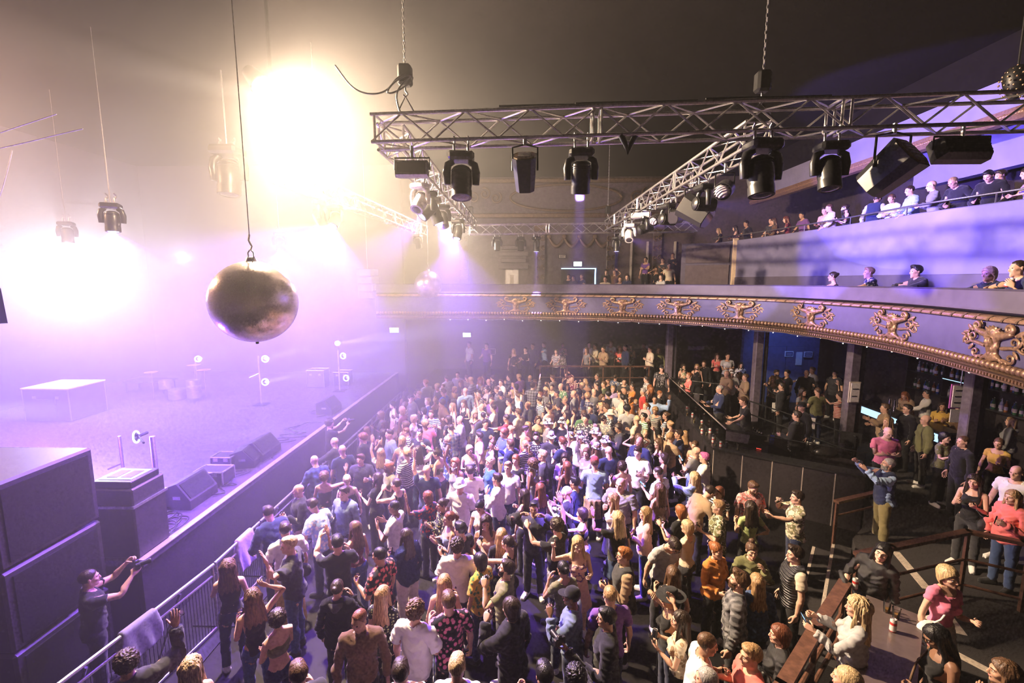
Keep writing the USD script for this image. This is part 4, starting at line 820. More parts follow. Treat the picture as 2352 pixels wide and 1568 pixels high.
# ------------------------------------------------------------------ trusses, lamps, mirror balls
def truss(name, label, a, b, h=.34, w=.34, n=None, r=.024, end=True):
    """Box truss; a and b are the ends of the lower chord on the viewer's side."""
    a, b = np.array(a, float), np.array(b, float); d = b - a; L = np.linalg.norm(d); d /= L; s = np.cross([0, 0, 1.], d); s /= np.linalg.norm(s); s = s if s @ (CAM - a) < 0 else -s; u = np.array([0, 0, 1.])
    n = n or int(round(L / .42)); t = thing(name, label, 'truss')
    for i in (0, 1):
        for j in (0, 1): part(t, 'chord', MB().rod(a + s * w * i + u * h * j, b + s * w * i + u * h * j, r, 8).mesh(), 'aluminium', 40)
    for k in range(n):
        p, q = a + d * L * k / n, a + d * L * (k + 1) / n; up = k % 2
        for i in (0, 1): part(t, 'brace', MB().rod(p + s * w * i + u * h * (up if i == 0 else 1 - up), q + s * w * i + u * h * (1 - up if i == 0 else up), .0135, 5).mesh(), 'aluminium', 40)
        for j in (0, 1): part(t, 'cross_brace', MB().rod(p + u * h * j + s * w * (up ^ j), q + u * h * j + s * w * (1 - (up ^ j)), .0115, 5).mesh(), 'aluminium', 40)
    for k in range(0, n + 1, 7):                                        # joints between sections
        for o in (-.05, .05):
            if not 0 <= k * L / n + o <= L: continue
            p = a + d * (k * L / n + o); m = MB()
            for c0, c1 in (((0, 0), (0, 1)), ((0, 1), (1, 1)), ((1, 1), (1, 0)), ((1, 0), (0, 0))): m.rod(p + s * w * c0[0] + u * h * c0[1], p + s * w * c1[0] + u * h * c1[1], .017, 6)
            part(t, 'joint_frame', m.mesh(), 'aluminium', 40)
    return t
TZ = 7.3
tA = truss('truss', 'front silver truss crossing the picture from the bright lamp to the right edge', (-1.98, 6.2, TZ), (8.4, 5.45, TZ))
tB = truss('truss', 'silver truss running from the front truss to the far wall, hung with lamps', (3.03, 6.56, TZ), (2.97, 16.9, TZ))
tC = truss('truss', 'silver truss running away under the bright lamp on the left, fading in haze', (-1.66, 6.56, TZ), (-1.66, 16.9, TZ))
tD = truss('truss', 'far silver truss below the coved ceiling panel', (-2., 17.0, TZ - .1), (6.35, 17.05, TZ - .02))
tE = truss('truss', 'haze-veiled silver truss over the stage edge, beyond the bright lamp', (-4.3, 8.6, TZ), (-3.8, 18.4, TZ))
for k, (x, y) in enumerate(((-1.55, 6.35), (3.1, 6.35), (-1.9, 17.1), (3.1, 17.1), (6.9, 5.75))):
    t = thing('chain_hoist', 'black chain hoist holding the ' + ('left corner of the front truss, cable looped beside it', 'junction of the front and right trusses', 'far left corner of the truss square', 'far right corner of the truss square', 'right end of the front truss')[k], 'hoist')
    z = TZ + .62 + (.12 if k == 0 else 0)
    part(t, 'motor', MB().box((x - .09, y - .08, z), (x + .09, y + .08, z + .26), bev=.03).mesh(), 'black_metal'); part(t, 'hook', tube([(x, y, z), (x, y, z - .06), (x + .03, y, z - .1), (x, y, z - .14), (x - .03, y, z - .11)], .012, 6), 'steel', True)
    part(t, 'sling', tube([(x - .14, y, TZ + .36), (x, y, z - .13), (x + .14, y, TZ + .36)], .012, 5), 'black_plastic', True)
    m = MB()
    for i in range(int((ZC - z - .26) / .05)):
        zz = z + .27 + i * .05; tt = np.linspace(0, 2 * math.pi, 9)[:-1]; c, sn = np.cos(tt) * .012, np.sin(tt) * .032
        pts = np.stack([c if i % 2 else 0 * c, 0 * c if i % 2 else c, sn], 1) + [x, y, zz]; m.tube(np.vstack([pts, pts[:1]]), .006, 4)
    part(t, 'chain', m.mesh(), 'steel', kind='stuff')
p0, p1 = aty(770, 150, 6.6), aty(845, 215, 6.35); p2, p3 = aty(890, 205, 6.3), aty(930, 172, 6.25)
single('cable', tube(spline([p0, aty(800, 190, 6.5), p1, p2, p3, aty(948, 178, 6.25), aty(935, 195, 6.3), aty(890, 212, 6.3), aty(905, 190, 6.25), aty(945, 172, 6.2), aty(915, 205, 6.3), aty(915, 245, 6.3), aty(920, 262, 6.3)], 70), .012, 6), 'black_plastic', 'loose cable looping from the left hoist toward the bright lamp', 'cable', smooth=True)
for k, pts in enumerate(([(0, 305), (60, 285), (130, 262)], [(0, 340), (60, 327), (150, 305), (190, 296)], [(28, 345), (15, 400), (0, 450)])):
    single('cable', tube(spline([aty(x, y, 7.5) for x, y in pts], 14), .008, 5), 'white_plastic', ('upper thin cable at the far left edge in the haze', 'middle thin cable at the far left edge in the haze', 'drooping thin cable at the far left edge in the haze')[k], 'cable', smooth=True)
for k, (x, l) in enumerate(((.4, 'left'), (1.35, 'middle'), (2.9, 'right'))):     # cable runs along the front truss
    yb = 6.2 - (x + 1.98) * .0723; single('cable_run', tube([(x - .7, yb + .02, TZ + .37), (x - .2, yb + .05, TZ + .39), (x + .3, yb + .02, TZ + .38), (x + .8, yb + .04, TZ + .4)], .014, 6), 'black_plastic', f'dark cable bundle lying on the front truss, {l} stretch', 'cable', smooth=True)
def look_at(p, d, up=(0, 0, 1.)):
    """Row matrix whose -z points along d, at p."""
    return frame(p, np.asarray(p, float) + np.asarray(d, float))
def xf(V, M): return V @ M[:3, :3] + M[3, :3]
def moving_head(label, top, aim, s=1., lens=None, beam=None, group=None, body='black_plastic'):
    """Hanging moving-head lamp: base under the truss, yoke, head pointing at aim."""
    top = np.array(top, float); t = thing('moving_head', label, 'stage light', group=group); z = top[2]
    yaw = math.degrees(math.atan2(aim[1] - top[1], aim[0] - top[0])) - 90
    for e in (-1, 1): part(t, 'clamp', MB().tube([top + [e * .09 * s, 0, .10], top + [e * .09 * s, .045, .12], top + [e * .09 * s, .05, .17], top + [e * .09 * s, 0, .20]], .014 * s, 6).rod(top + [e * .09 * s, 0, 0], top + [e * .09 * s, 0, .1], .016 * s, 6).mesh(), 'steel', True)
    part(t, 'base', MB().box((-.17 * s, -.14 * s, -.11 * s), (.17 * s, .14 * s, 0), rz=yaw, at=top, bev=.03 * s).mesh(), body)
    ya = MB()
    R = trimesh.transformations.rotation_matrix(math.radians(yaw), [0, 0, 1])[:3, :3]
    for e in (-1, 1):
        q = np.array([(e * .10, 0, -.11), (e * .17, 0, -.15), (e * .19, 0, -.25), (e * .185, 0, -.40)]) * s @ R.T + top; part(t, 'yoke_arm', MB().tube(q, np.array([.04, .05, .055, .045]) * s, 8).mesh(), body, True)
    hc = top + [0, 0, -.36 * s]; d = np.array(aim, float) - hc; d /= np.linalg.norm(d); M = look_at(hc, d)
    pr = np.array([(0, .20), (.07, .20), (.115, .17), (.135, .08), (.135, -.04), (.125, -.10), (.132, -.12), (.132, -.22), (.118, -.225), (0, -.205)]) * s
    hd = trimesh.creation.revolve(pr[::-1], sections=20); part(t, 'head', (xf(hd.vertices, M), hd.faces), body, 40)
    for k in range(5): g = trimesh.creation.torus(.128 * s, .007 * s, major_sections=18, minor_sections=4); g.apply_translation([0, 0, (.03 + .028 * k) * s]); part(t, 'cooling_fin', (xf(g.vertices, M), g.faces), 'black_metal', True)
    ln = trimesh.creation.revolve(np.array([(0, -.232), (.06, -.229), (.108, -.218), (.108, -.21), (0, -.21)])[::-1] * s, sections=20); part(t, 'lens', (xf(ln.vertices, M), ln.faces), lens or 'glass_dark', True)
    if beam: spot('light_' + beam[0], hc + d * .26 * s, hc + d, beam[1], beam[2], beam[3], .07 * s, .25)
    return t
look('glass_dark', {'p': ('principled_bsdf', {'base_color': (.05, .045, .06), 'roughness': .08, 'coat_weight': .6})}, [])
look('fresnel_lens', {'t': ('texture_coordinate', {}), 'w': ('wave_texture', {'wave_type': 'rings', 'rings_direction': 'spherical', 'scale': 20.}), 'b': ('bump', {'strength': .4}), 'p': ('principled_bsdf', {'base_color': (.55, .50, .58), 'roughness': .2, 'metallic': .4})}, [('t.object', 'w.vector'), ('w.fac', 'b.height'), ('b.normal', 'p.normal')])
def light_box(label, top, aim, s=1., lit=None, name='blinder_box', hexa=True):
    """Deep chamfered lamp housing on a bracket."""
    top = np.array(top, float); t = thing(name, label, 'stage light'); d = np.array(aim, float) - top; d /= np.linalg.norm(d); c = top + [0, 0, -.32 * s]; M = look_at(c, d)
    part(t, 'bracket', tube([top + [-.16 * s, 0, -.3 * s], top + [-.16 * s, 0, -.02], top + [0, 0, .02], top + [.16 * s, 0, -.02], top + [.16 * s, 0, -.3 * s]], .014, 6), 'black_metal', True)
    part(t, 'clamp', MB().rod(top, top + [0, 0, .12], .025, 8).mesh(), 'steel', 40)
    q = [(-.15, -.10), (-.09, -.18), (.09, -.18), (.15, -.10), (.15, .10), (.09, .18), (-.09, .18), (-.15, .10)]
    P = [(x * s, y * s, .2 * s) for x, y in q] + [(x * s * .78, y * s * .78, -.22 * s) for x, y in q]; h = trimesh.PointCloud(P).convex_hull; part(t, 'housing', (xf(h.vertices, M), h.faces), 'black_plastic')
    b = trimesh.PointCloud([(x * s * .86, y * s * .86, z * s) for x, y in q for z in (.2, .212)]).convex_hull; part(t, 'back_plate', (xf(b.vertices, M), b.faces), 'dark_gilding')
    v = MB(); [v.box((-.08 * s, (-.09 + .045 * k) * s, .21 * s), (.08 * s, (-.07 + .045 * k) * s, .222 * s)) for k in range(5)]; V, F = v.mesh(); part(t, 'vent', (xf(V, M), F), 'steel')
    w = trimesh.PointCloud([(x * s * .7, y * s * .7, z * s) for x, y in q for z in (-.22, -.228)]).convex_hull; part(t, 'window', (xf(w.vertices, M), w.faces), lit or 'glass_dark')
    return t
def strobe(label, top, aim, w=.36, h=.12, dp=.12, lit=None, name='strobe', body='black_plastic', text=None):
    top = np.array(top, float); t = thing(name, label, 'stage light'); c = top + [0, 0, -.2]; M = look_at(c, np.array(aim, float) - c)
    part(t, 'bracket', tube([c + [-w * .52, 0, 0], top + [-w * .52, 0, -.05], top + [w * .52, 0, -.05], c + [w * .52, 0, 0]], .012, 6), 'black_metal', True); part(t, 'clamp', MB().rod(top + [0, 0, -.05], top + [0, 0, .1], .022, 8).mesh(), 'steel', 40)
    P = [(x * w * k, y * h * k, z) for x in (-.5, .5) for y in (-.5, .5) for z, k in ((dp / 2, .82), (.0, 1.), (-dp / 2, .94))]; hl = trimesh.PointCloud(P).convex_hull; part(t, 'housing', (xf(hl.vertices, M), hl.faces), body)
    g = MB().box((-w * .42, -h * .36, -dp / 2 - .008), (w * .42, h * .36, -dp / 2)).mesh(); part(t, 'window', (xf(g[0], M), g[1]), lit or 'glass_dark')
    for k in range(3): g = MB().box((-w * .4, (-.26 + .26 * k) * h - .004, dp / 2), (w * .4, (-.26 + .26 * k) * h + .004, dp / 2 + .012)).mesh(); part(t, 'rib', (xf(g[0], M), g[1]), body)
    return t
def par(label, top, aim, s=1., lens='fresnel_lens'):
    top = np.array(top, float); t = thing('fresnel_lamp', label, 'stage light'); c = top + [0, 0, -.25 * s]; M = look_at(c, np.array(aim, float) - c)
    part(t, 'bracket', tube([c + [-.13 * s, 0, 0], top + [-.13 * s, 0, -.03], top + [.13 * s, 0, -.03], c + [.13 * s, 0, 0]], .012, 6), 'black_metal', True); part(t, 'clamp', MB().rod(top + [0, 0, -.03], top + [0, 0, .1], .022, 8).mesh(), 'steel', 40)
    h = trimesh.creation.revolve(np.array([(0, .2), (.08, .19), (.12, .1), (.12, -.12), (.105, -.125), (0, -.11)])[::-1] * s, sections=22); part(t, 'housing', (xf(h.vertices, M), h.faces), 'black_plastic', 40)
    l = trimesh.creation.revolve(np.array([(0, -.145), (.06, -.138), (.108, -.125), (0, -.12)])[::-1] * s, sections=22); part(t, 'lens', (xf(l.vertices, M), l.faces), lens, True)
    return t
TB = TZ - .16                                                            # lamps hang below the lower chord
yt = lambda x: 6.2 - (x + 1.98) * .0723 + .02
U2X = lambda u: (aty(u, 330, 6.1))[0]
VIO = (.22, .12, 1.)
x = U2X(942); strobe('pale lit strobe bar at the left corner of the front truss', (x, yt(x), TB), (x, 3, 7.6), .44, .2, .16, body='steel')
x = U2X(1058); moving_head('moving head lamp under the front truss, nearest the bright lamp', (x, yt(x), TB), (x + .1, 5.2, 3), 1.)
x = U2X(1206); light_box('chamfered lamp box with a lit back plate under the front truss', (x, yt(x), TB + .06), (x + .15, 8.0, 3.8), 1.0)
x = U2X(1334); moving_head('moving head lamp under the front truss sending a wide blue beam down', (x, yt(x), TB), (x + .1, 8., 0), .92, 'lens_violet', ('beam_front', 6500, (.28, .15, 1.), 7))
x = U2X(1438); single('truss_hook', MB().tube([(x - .09, yt(x), TZ), (x - .03, yt(x), TZ - .12), (x, yt(x), TZ - .24), (x + .03, yt(x), TZ - .12), (x + .09, yt(x), TZ)], [.04, .03, .008, .03, .04], 7).mesh(), 'black_metal', 'small dark hook clamp under the front truss, between two moving heads', 'clamp', smooth=True)
x = U2X(1722); moving_head('large moving head lamp where the front and right trusses meet', (x, yt(x) - .1, TB + .02), (x + .05, 5.3, 4), 1.12)
x = U2X(1876); moving_head('dark moving head lamp right of the truss junction', (x, yt(x), TB), (x - .05, 5.2, 4), .95)
x = U2X(2003); light_box('big dark tilted lamp box under the front truss', (x, yt(x), TB + .08), (x - .9, 7.6, 5.6), 1.25)
x = U2X(2142); strobe('wide dark strobe box under the front truss', (x, yt(x), TB + .08), (x, 8, 6.0), .62, .26, .2)
x = U2X(2308); strobe('small tilted floodlight with a pale window at the right end of the front truss', (x, yt(x), TB + .1), (x - .9, 4.2, 6.3), .26, .18, .16, lit='white_plastic', name='floodlight')
for u, v, k in ((1656, 432, 1.1), (1500, 502, 1.)):
    c = atx(u, v, 3.0); par(('round white-lensed lamp under the right truss, nearer one' if u > 1600 else 'round white-lensed lamp under the right truss, farther one'), (3.05, c[1], TB), (2.2, c[1] - 1.2, 6.3), k)
c = atx(1553, 462, 3.25); t = light_box('grey square lamp box with a round lens under the right truss', (3.25, c[1], TB), (2.0, c[1] - 2, 6.6), .9, name='projector_box'); 
c = atx(1600, 440, 3.2); light_box('broad dark lamp hood under the right truss, beside the round lamp', (3.2, c[1], TB + .05), (4.2, c[1] - 1.0, 6.2), 1.3)
c = atx(1445, 520, 3.1); moving_head('violet-lit moving head lamp under the right truss', (3.1, c[1], TB), (2.9, c[1] - 1.5, 5), .9, body='white_plastic')
c = atx(1472, 492, 3.0); strobe('bright violet-lit bar lamp on the right truss', (3.0, c[1], TB + .2), (2.6, c[1] - 1, 7.9), .5, .12, .1, lit='white_plastic', body='white_plastic')
c = aty(1423, 540, 16.5); moving_head('moving head lamp at the far truss corner sending a blue beam straight down', (c[0], 16.965, TZ - .215), (c[0] + .05, 17.0, 0), .9, 'lens_violet', ('beam_far_right', 5000, VIO, 5))
c = aty(1232, 540, 16.9); moving_head('moving head lamp on the far truss sending a blue beam down beside the doorway', (c[0], 16.96, TZ - .215), (c[0] + .02, 16.97, 0), .9, 'lens_violet', ('beam_far_mid', 5000, VIO, 5))
for u, l in ((1142, 'third from the right on the far truss, unlit'), (1196, 'second unlit one on the far truss, near the garland')): c = aty(u, 545, 17.0); moving_head('moving head lamp, ' + l, (c[0], 16.96, TZ - .215), (c[0], 16.3, 4), .85)
c = atz(735, 488, 7.0); moving_head('moving head lamp over the stage sending a blue beam down to the right', (c[0], c[1], 7.25), (c[0] + 1.9, c[1] + .6, 2.2), 1., 'lens_violet', ('beam_stage', 5000, VIO, 5.5)); single('drop_pole', MB().rod((c[0], c[1], 7.23), (c[0], c[1], ZC), .012, 5).mesh(), 'steel', 'thin wire holding the lamp with the long blue beam over the stage', 'pole')
c = aty(960, 562, 16.2); moving_head('small moving head aiming a blue beam at the far mirror ball', (c[0], c[1], c[2] + .35), (-3.46, 16.8, 5.37), .8, 'lens_violet', ('beam_ball', 350, VIO, 5)); single('drop_pole', MB().rod((c[0], c[1], c[2] + .34), (c[0], c[1], 9.5), .025, 6).mesh(), 'aluminium', 'thin pole holding the small moving head by the far mirror ball', 'pole')
c = atz(1000, 480, 7.05); moving_head('moving head lamp under the left truss near the far bright lamp', (-1.75, c[1], TB), (-1.2, c[1] - 1, 4.5), .85)
c = atz(945, 400, 7.1); moving_head('pale moving head lamp under the left truss, just behind the strobe bar', (-1.75, 8.0, TB), (-2.2, 7.0, 5.5), .85, body='white_plastic')
c = aty(525, 385, 11.5); moving_head('large moving head lamp almost lost in the glare below the bright lamp', (c[0], 11.5, c[2] + .5), (c[0], 11., 4), 2.); single('drop_pole', MB().rod((c[0], 11.5, c[2] + .48), (c[0], 11.5, ZC), .02, 6).mesh(), 'aluminium', 'thin pole holding the lamp lost in the glare', 'pole')
# the two dazzling warm lamps
def blinder(label, c, aim, s):
    t = thing('blinder_lamp', label, 'stage light'); M = look_at(c, np.array(aim) - c)
    M[3, :3] -= M[2, :3] * -.26 * s; h = trimesh.creation.revolve(np.array([(0, .30), (.1, .29), (.14, .1), (.15, .0), (.14, .0), (.0, .2)])[::-1] * s, sections=24); part(t, 'housing', (xf(h.vertices, M), h.faces), 'black_plastic', 40)
    part(t, 'stem', MB().rod(c + [0, 0, .15 * s], (c[0], c[1], ZC), .03, 6).mesh(), 'black_metal')
moving_head('unseen moving head lamp under the left truss, placed to flood the crowd with violet', (-1.75, 9.3, TB), (1.0, 9.6, 0), .9, 'lens_violet', ('unseen_flood_crowd', 3400, (.25, .10, 1.), 25))  # unseen source, hung here to throw the violet pool on the crowd
moving_head('unseen moving head lamp under the left truss, placed to flood the stage-side crowd violet', (-1.75, 12.6, TB), (-2.8, 10.2, 0), .9, 'lens_violet', ('unseen_flood_crowd_left', 1700, (.30, .12, 1.), 34))  # unseen source, placed to turn the crowd by the stage violet
moving_head('moving head lamp under the right truss aimed at the gallery front', (3.12, 10.2, TB), (9.7, 12.9, 6.5), .9, 'lens_violet', ('unseen_flood_gallery', 1600, (.24, .16, 1.), 22))  # unseen source of the blue on the gallery front
moving_head('moving head lamp under the right truss aimed at the near gallery front', (3.12, 8.2, TB), (10.2, 9.2, 6.6), .9, 'lens_violet', ('unseen_flood_gallery_near', 1500, (.2, .12, 1.), 20))  # unseen source, lights the nearer stretch of the gallery
moving_head('moving head lamp under the right truss aimed up at the bulkhead', (3.12, 12.0, TB), (10.2, 13.0, 9.1), .9, 'lens_violet', ('unseen_flood_bulkhead', 2400, (.24, .16, 1.), 26))  # unseen source, aimed up to light the bulkhead blue
moving_head('unseen moving head lamp under the right truss, placed to tint the balcony front', (3.12, 14.4, TB), (7.4, 10.0, 4.8), .9, 'lens_violet', ('unseen_flood_balcony', 1000, (.36, .16, 1.), 19))  # unseen source, gives the balcony front its violet tint
moving_head('unseen moving head lamp under the left truss, placed to tint the loudspeaker stack violet', (-1.75, 8.7, TB), (-6.3, 5.4, 1.4), .9, 'lens_violet', ('unseen_flood_stack', 1500, (.28, .09, 1.), 22))  # unseen source, placed to turn the dark cabinets purple
moving_head('unseen moving head lamp over the stage edge, placed to flood the near barrier violet', (-4.13, 10.2, TB), (-4.6, 4.6, .8), .9, 'lens_violet', ('unseen_flood_barrier', 3200, (.26, .09, 1.), 42))  # unseen source, placed for the violet veil over barrier and pit
for k, (x, y, q) in enumerate(((-8.6, 9.6, 1100), (-8.2, 15.5, 950), (-12.5, 12.5, 1000))):  # unseen wash lamps, hung here to turn the stage and its haze violet
    moving_head('unseen moving head lamp high over the stage, washing it violet, ' + ('nearest', 'farthest', 'deepest')[k] + ' of three', (x, y, 7.1), (x + .2, y - .4, 1.3), 1., 'lens_violet', (f'wash_{k}', q, (.27, .10, 1.), 62)); single('drop_pole', MB().rod((x, y, 7.08), (x, y, ZC), .008, 5).mesh(), 'steel', 'thin wire holding the ' + ('nearest', 'farthest', 'deepest')[k] + ' unseen violet wash lamp over the stage', 'pole')
B1, B2 = aty(625, 225, 8.6), aty(1040, 528, 17.2)
moving_head('warm lamp high at the far upper left of the stage rig', (-13.2, 8.4, 10.0), (-10, 8, 2), 1.); blinder('dazzling warm lamp high over the stage front', B1, (2.5, 7.5, .8), 1.2); blinder('smaller dazzling warm lamp at the far end of the left truss', B2, (0, 8, 3), .7)  # first lamp is unseen, out of view, with the peach bulb for the haze
# mirror balls
look('mirror_glass', {'p': ('principled_bsdf', {'base_color': (.9, .78, .72), 'metallic': 1., 'roughness': .24})}, []); plain('ball_core', (.05, .045, .05), .6)
def mirror_ball(label, c, r, rows):
    t = thing('mirror_ball', label, 'mirror ball', c); rng = np.random.default_rng(int(rows)); V, F = [], []; n = 0
    part(t, 'core', (lambda s: (s.vertices, s.faces))(trimesh.creation.icosphere(3, r * .985)), 'ball_core', True)
    for i in range(rows):
        th0, th1 = math.pi * i / rows, math.pi * (i + 1) / rows; m = max(4, int(2 * rows * math.sin((th0 + th1) / 2)))
        for j in range(m):
            p0, p1 = 2 * math.pi * j / m, 2 * math.pi * (j + .94) / m; th1b = th0 + (th1 - th0) * .94
            q = np.array([[math.sin(a) * math.cos(b), math.sin(a) * math.sin(b), math.cos(a)] for a, b in ((th0, p0), (th1b, p0), (th1b, p1), (th0, p1))]) * r
            k = q.mean(0) / np.linalg.norm(q.mean(0)); ax = np.cross(k, rng.normal(size=3)); ax /= np.linalg.norm(ax); q = (q - q.mean(0)) @ rot(ax, rng.normal() * .025).T + q.mean(0)
            V.append(q); F += [[n, n + 1, n + 2], [n, n + 2, n + 3]]; n += 4
    part(t, 'mirror_tiles', (np.vstack(V), np.array(F)), 'mirror_glass', label='thousands of tiny square mirror tiles', kind='stuff')
    part(t, 'top_cap', MB().lathe([(0, r + .05), (.05, r + .045), (.07, r - .005), (.0, r - .02)], n=16).mesh(), 'steel', 40); part(t, 'bottom_cap', MB().lathe([(0, -r - .03), (.018, -r - .025), (.02, -r + .01), (0, -r + .02)][::-1], n=10).mesh(), 'black_metal', 40)
    part(t, 'shackle', tube([(-.03, 0, r + .04), (-.035, 0, r + .10), (0, 0, r + .14), (.035, 0, r + .10), (.03, 0, r + .04)], .01, 6), 'steel', True)
    part(t, 'chain', MB().tube([(0, 0, r + .13), (.02, 0, r + .18), (-.015, 0, r + .25), (0, 0, r + .32)], .012, 6).rod((0, 0, r + .3), (0, 0, ZC - c[2]), .006, 5).mesh(), 'steel')
mirror_ball('big mirror ball hanging over the stage edge in the glare', aty(584, 693, 5.6), .5, 92)
mirror_ball('smaller far mirror ball hanging in the haze, lit blue', aty(984, 653, 16.8), .5, 40)
c = aty(2334, 192, 6.6); t = thing('chandelier', 'dark beaded hanging lamp at the upper right corner above the truss', 'lamp', c); part(t, 'frame', MB().lathe([(0, -.22), (.05, -.2), (.12, -.05), (.15, .1), (.10, .2), (0, .24)], n=14).mesh(), 'black_metal', 40); part(t, 'stem', MB().rod((0, 0, .22), (0, 0, ZC - c[2]), .015, 6).mesh(), 'black_metal')
m = MB()
for k in range(90): a, z = k * 2.4, -.2 + .42 * k / 90; r = .03 + .14 * math.sin(math.pi * (k + 8) / 106); q = trimesh.creation.icosphere(0, .014); q.apply_translation([r * math.cos(a), r * math.sin(a), z]); m.tm(q)
part(t, 'glass_beads', m.mesh(), 'gilding', kind='stuff')
# ------------------------------------------------------------------ on the stage
S = 1.316
def wedge(label, c, w, d, h, yaw, z=1.3):
    t = thing('stage_monitor', label, 'loudspeaker', (c[0], c[1], z), yaw)
    pr = Polygon([(-d / 2, 0), (d / 2, 0), (d / 2, h * .35), (d * .02, h), (-d / 2, h * .8)]); m = trimesh.creation.extrude_polygon(pr, w, engine='earcut'); V = np.array(m.vertices)[:, [2, 0, 1]] - [w / 2, 0, 0]; part(t, 'cabinet', (V, m.faces), 'black_panel')
    a, b = np.array([d / 2, h * .35]), np.array([d * .02, h]); n = np.array([(b - a)[1], -(b - a)[0]]); n = n / np.linalg.norm(n) * (1 if n[0] > 0 else -1)
    q = [a + (b - a) * .1, a + (b - a) * .9]; P = [(x, *(p + n * o)) for x in (-w * .44, w * .44) for p in q for o in (.0, .012)]; h2 = trimesh.PointCloud(P).convex_hull; part(t, 'grille', (h2.vertices, h2.faces), 'black_metal')
    for e in (-1, 1): part(t, 'handle', MB().box((e * w / 2 - .006, -.07, h * .4), (e * w / 2 + .006, .07, h * .52)).mesh(), 'steel')
wedge('nearest dark stage monitor wedge on the stage front, beside the coiled cable', (-6.35, 8.15), .75, .5, .5, -90); wedge('second stage monitor wedge along the stage front', (-6.3, 10.45), .8, .5, .45, -90); wedge('third stage monitor wedge along the stage front', (-6.35, 9.95), .6, .5, .42, -80); wedge('farthest stage monitor wedge near the crowd photographer', (-6.25, 14.2), .8, .5, .45, -90)
def flightcase(label, lo, hi, mat='black_panel', name='flight_case', lid=True):
    t = thing(name, label, 'case'); lo, hi = np.array(lo, float), np.array(hi, float); part(t, 'body', boxm(lo, hi, .02), mat)
    for a, b in (((0, 0), (1, 0)), ((1, 0), (1, 1)), ((1, 1), (0, 1)), ((0, 1), (0, 0))):
        P = lambda q, z: np.array([lo[0] + (hi[0] - lo[0]) * q[0], lo[1] + (hi[1] - lo[1]) * q[1], z]); part(t, 'edge_strip', MB().rod(P(a, hi[2]), P(b, hi[2]), .018, 6).mesh(), 'steel'); part(t, 'edge_strip', MB().rod(P(a, lo[2] + .02), P(a, hi[2]), .018, 6).mesh(), 'steel')
    for k in (.25, .75): part(t, 'catch', boxm((lo[0] + (hi[0] - lo[0]) * k - .05, lo[1] - .012, lo[2] + (hi[2] - lo[2]) * .7), (lo[0] + (hi[0] - lo[0]) * k + .05, lo[1], lo[2] + (hi[2] - lo[2]) * .7 + .08)), 'steel')
    return t
flightcase('low dark case on the stage front between two monitor wedges', (-6.75, 8.75, S), (-6.15, 9.15, S + .28)); flightcase('small case behind the second stage monitor wedge', (-6.9, 9.5, S), (-6.45, 9.85, S + .3))
t = flightcase('tall pale-topped riser box deep on the stage at the far left', (-14.9, 12.9, S), (-13.5, 14.1, 2.3), 'stage_deck', 'riser'); part(t, 'top', boxm((-14.92, 12.88, 2.3), (-13.48, 14.12, 2.33)), 'white_plastic', label='pale top'); part(t, 'panel', boxm((-14.5, 12.86, S + .1), (-13.9, 12.9, 2.0)), 'fascia_paint', label='pale square panel on the front')
flightcase('pale upright case at the back of the stage by the ring lights', (-8.5, 17.4, S), (-7.8, 17.9, 2.0), 'fascia_paint'); flightcase('dark case at the back corner of the stage', (-7.6, 17.8, S), (-7.0, 18.3, 1.85))
t = thing('table', 'low dark table with small glinting gear on the stage', 'table', (-14.1, 16.6, S)); part(t, 'top', boxm((-.8, -.35, .42), (.8, .35, .47)), 'black_panel')
for x in (-.7, .7):
    for y in (-.28, .28): part(t, 'leg', MB().rod((x, y, 0), (x, y, .42), .025, 6).mesh(), 'black_metal')
t = thing('drum_kit', 'small drum kit glinting in the haze at the back of the stage', 'drum kit', (-12.3, 15.6, S))
for x, y, r, h, z in ((0, 0, .28, .36, .0), (-.5, .1, .2, .3, .35), (.45, .15, .2, .3, .35), (.75, -.2, .22, .4, .1)): part(t, 'drum', MB().lathe([(0, z), (r, z), (r + .01, z + .02), (r, z + h), (0, z + h)], (x, y, 0), 20).mesh(), 'steel', 40)
for x, y, z in ((-.8, -.1, 1.0), (.95, .1, 1.05), (.3, .5, 1.15)): part(t, 'cymbal', MB().lathe([(0, .015), (.03, .01), (.22, -.012), (.22, -.016), (0, 0)], (x, y, z), 20).mesh(), 'gilding', 40); part(t, 'stand', MB().rod((x, y, 0), (x, y, z), .014, 6).mesh(), 'steel')
def ring_light(label, c, aim, r, beam=None):
    t = thing('ring_light', label, 'stage light'); M = look_at(c, np.array(aim, float) - c); g = trimesh.creation.torus(r, r * .16, major_sections=28, minor_sections=8); part(t, 'ring', (xf(g.vertices, M), g.faces), 'ring_glow', True, 'glowing white ring')
    h = trimesh.creation.revolve(np.array([(0, .28), (.6, .26), (.98, .1), (.98, 0), (0, .05)])[::-1] * r * 1.0 * [1, 1.6], sections=20); part(t, 'housing', (xf(h.vertices, M), h.faces), 'black_plastic', 40)
    for k in range(3): s = trimesh.creation.icosphere(1, r * .22); a = k * 2.1; s.apply_translation([math.cos(a) * r * .45, math.sin(a) * r * .45, -.01]); part(t, 'lens', (xf(s.vertices, M), s.faces), 'glass_dark', True)
    part(t, 'yoke', MB().rod(c + [0, .05, 0], c + [0, .25, 0], .03, 6).mesh(), 'black_metal')
    if beam: d = np.array(aim, float) - c; d /= np.linalg.norm(d); spot('light_' + beam[0], c + d * .12, c + d, beam[1], beam[2], beam[3], .06, .3)
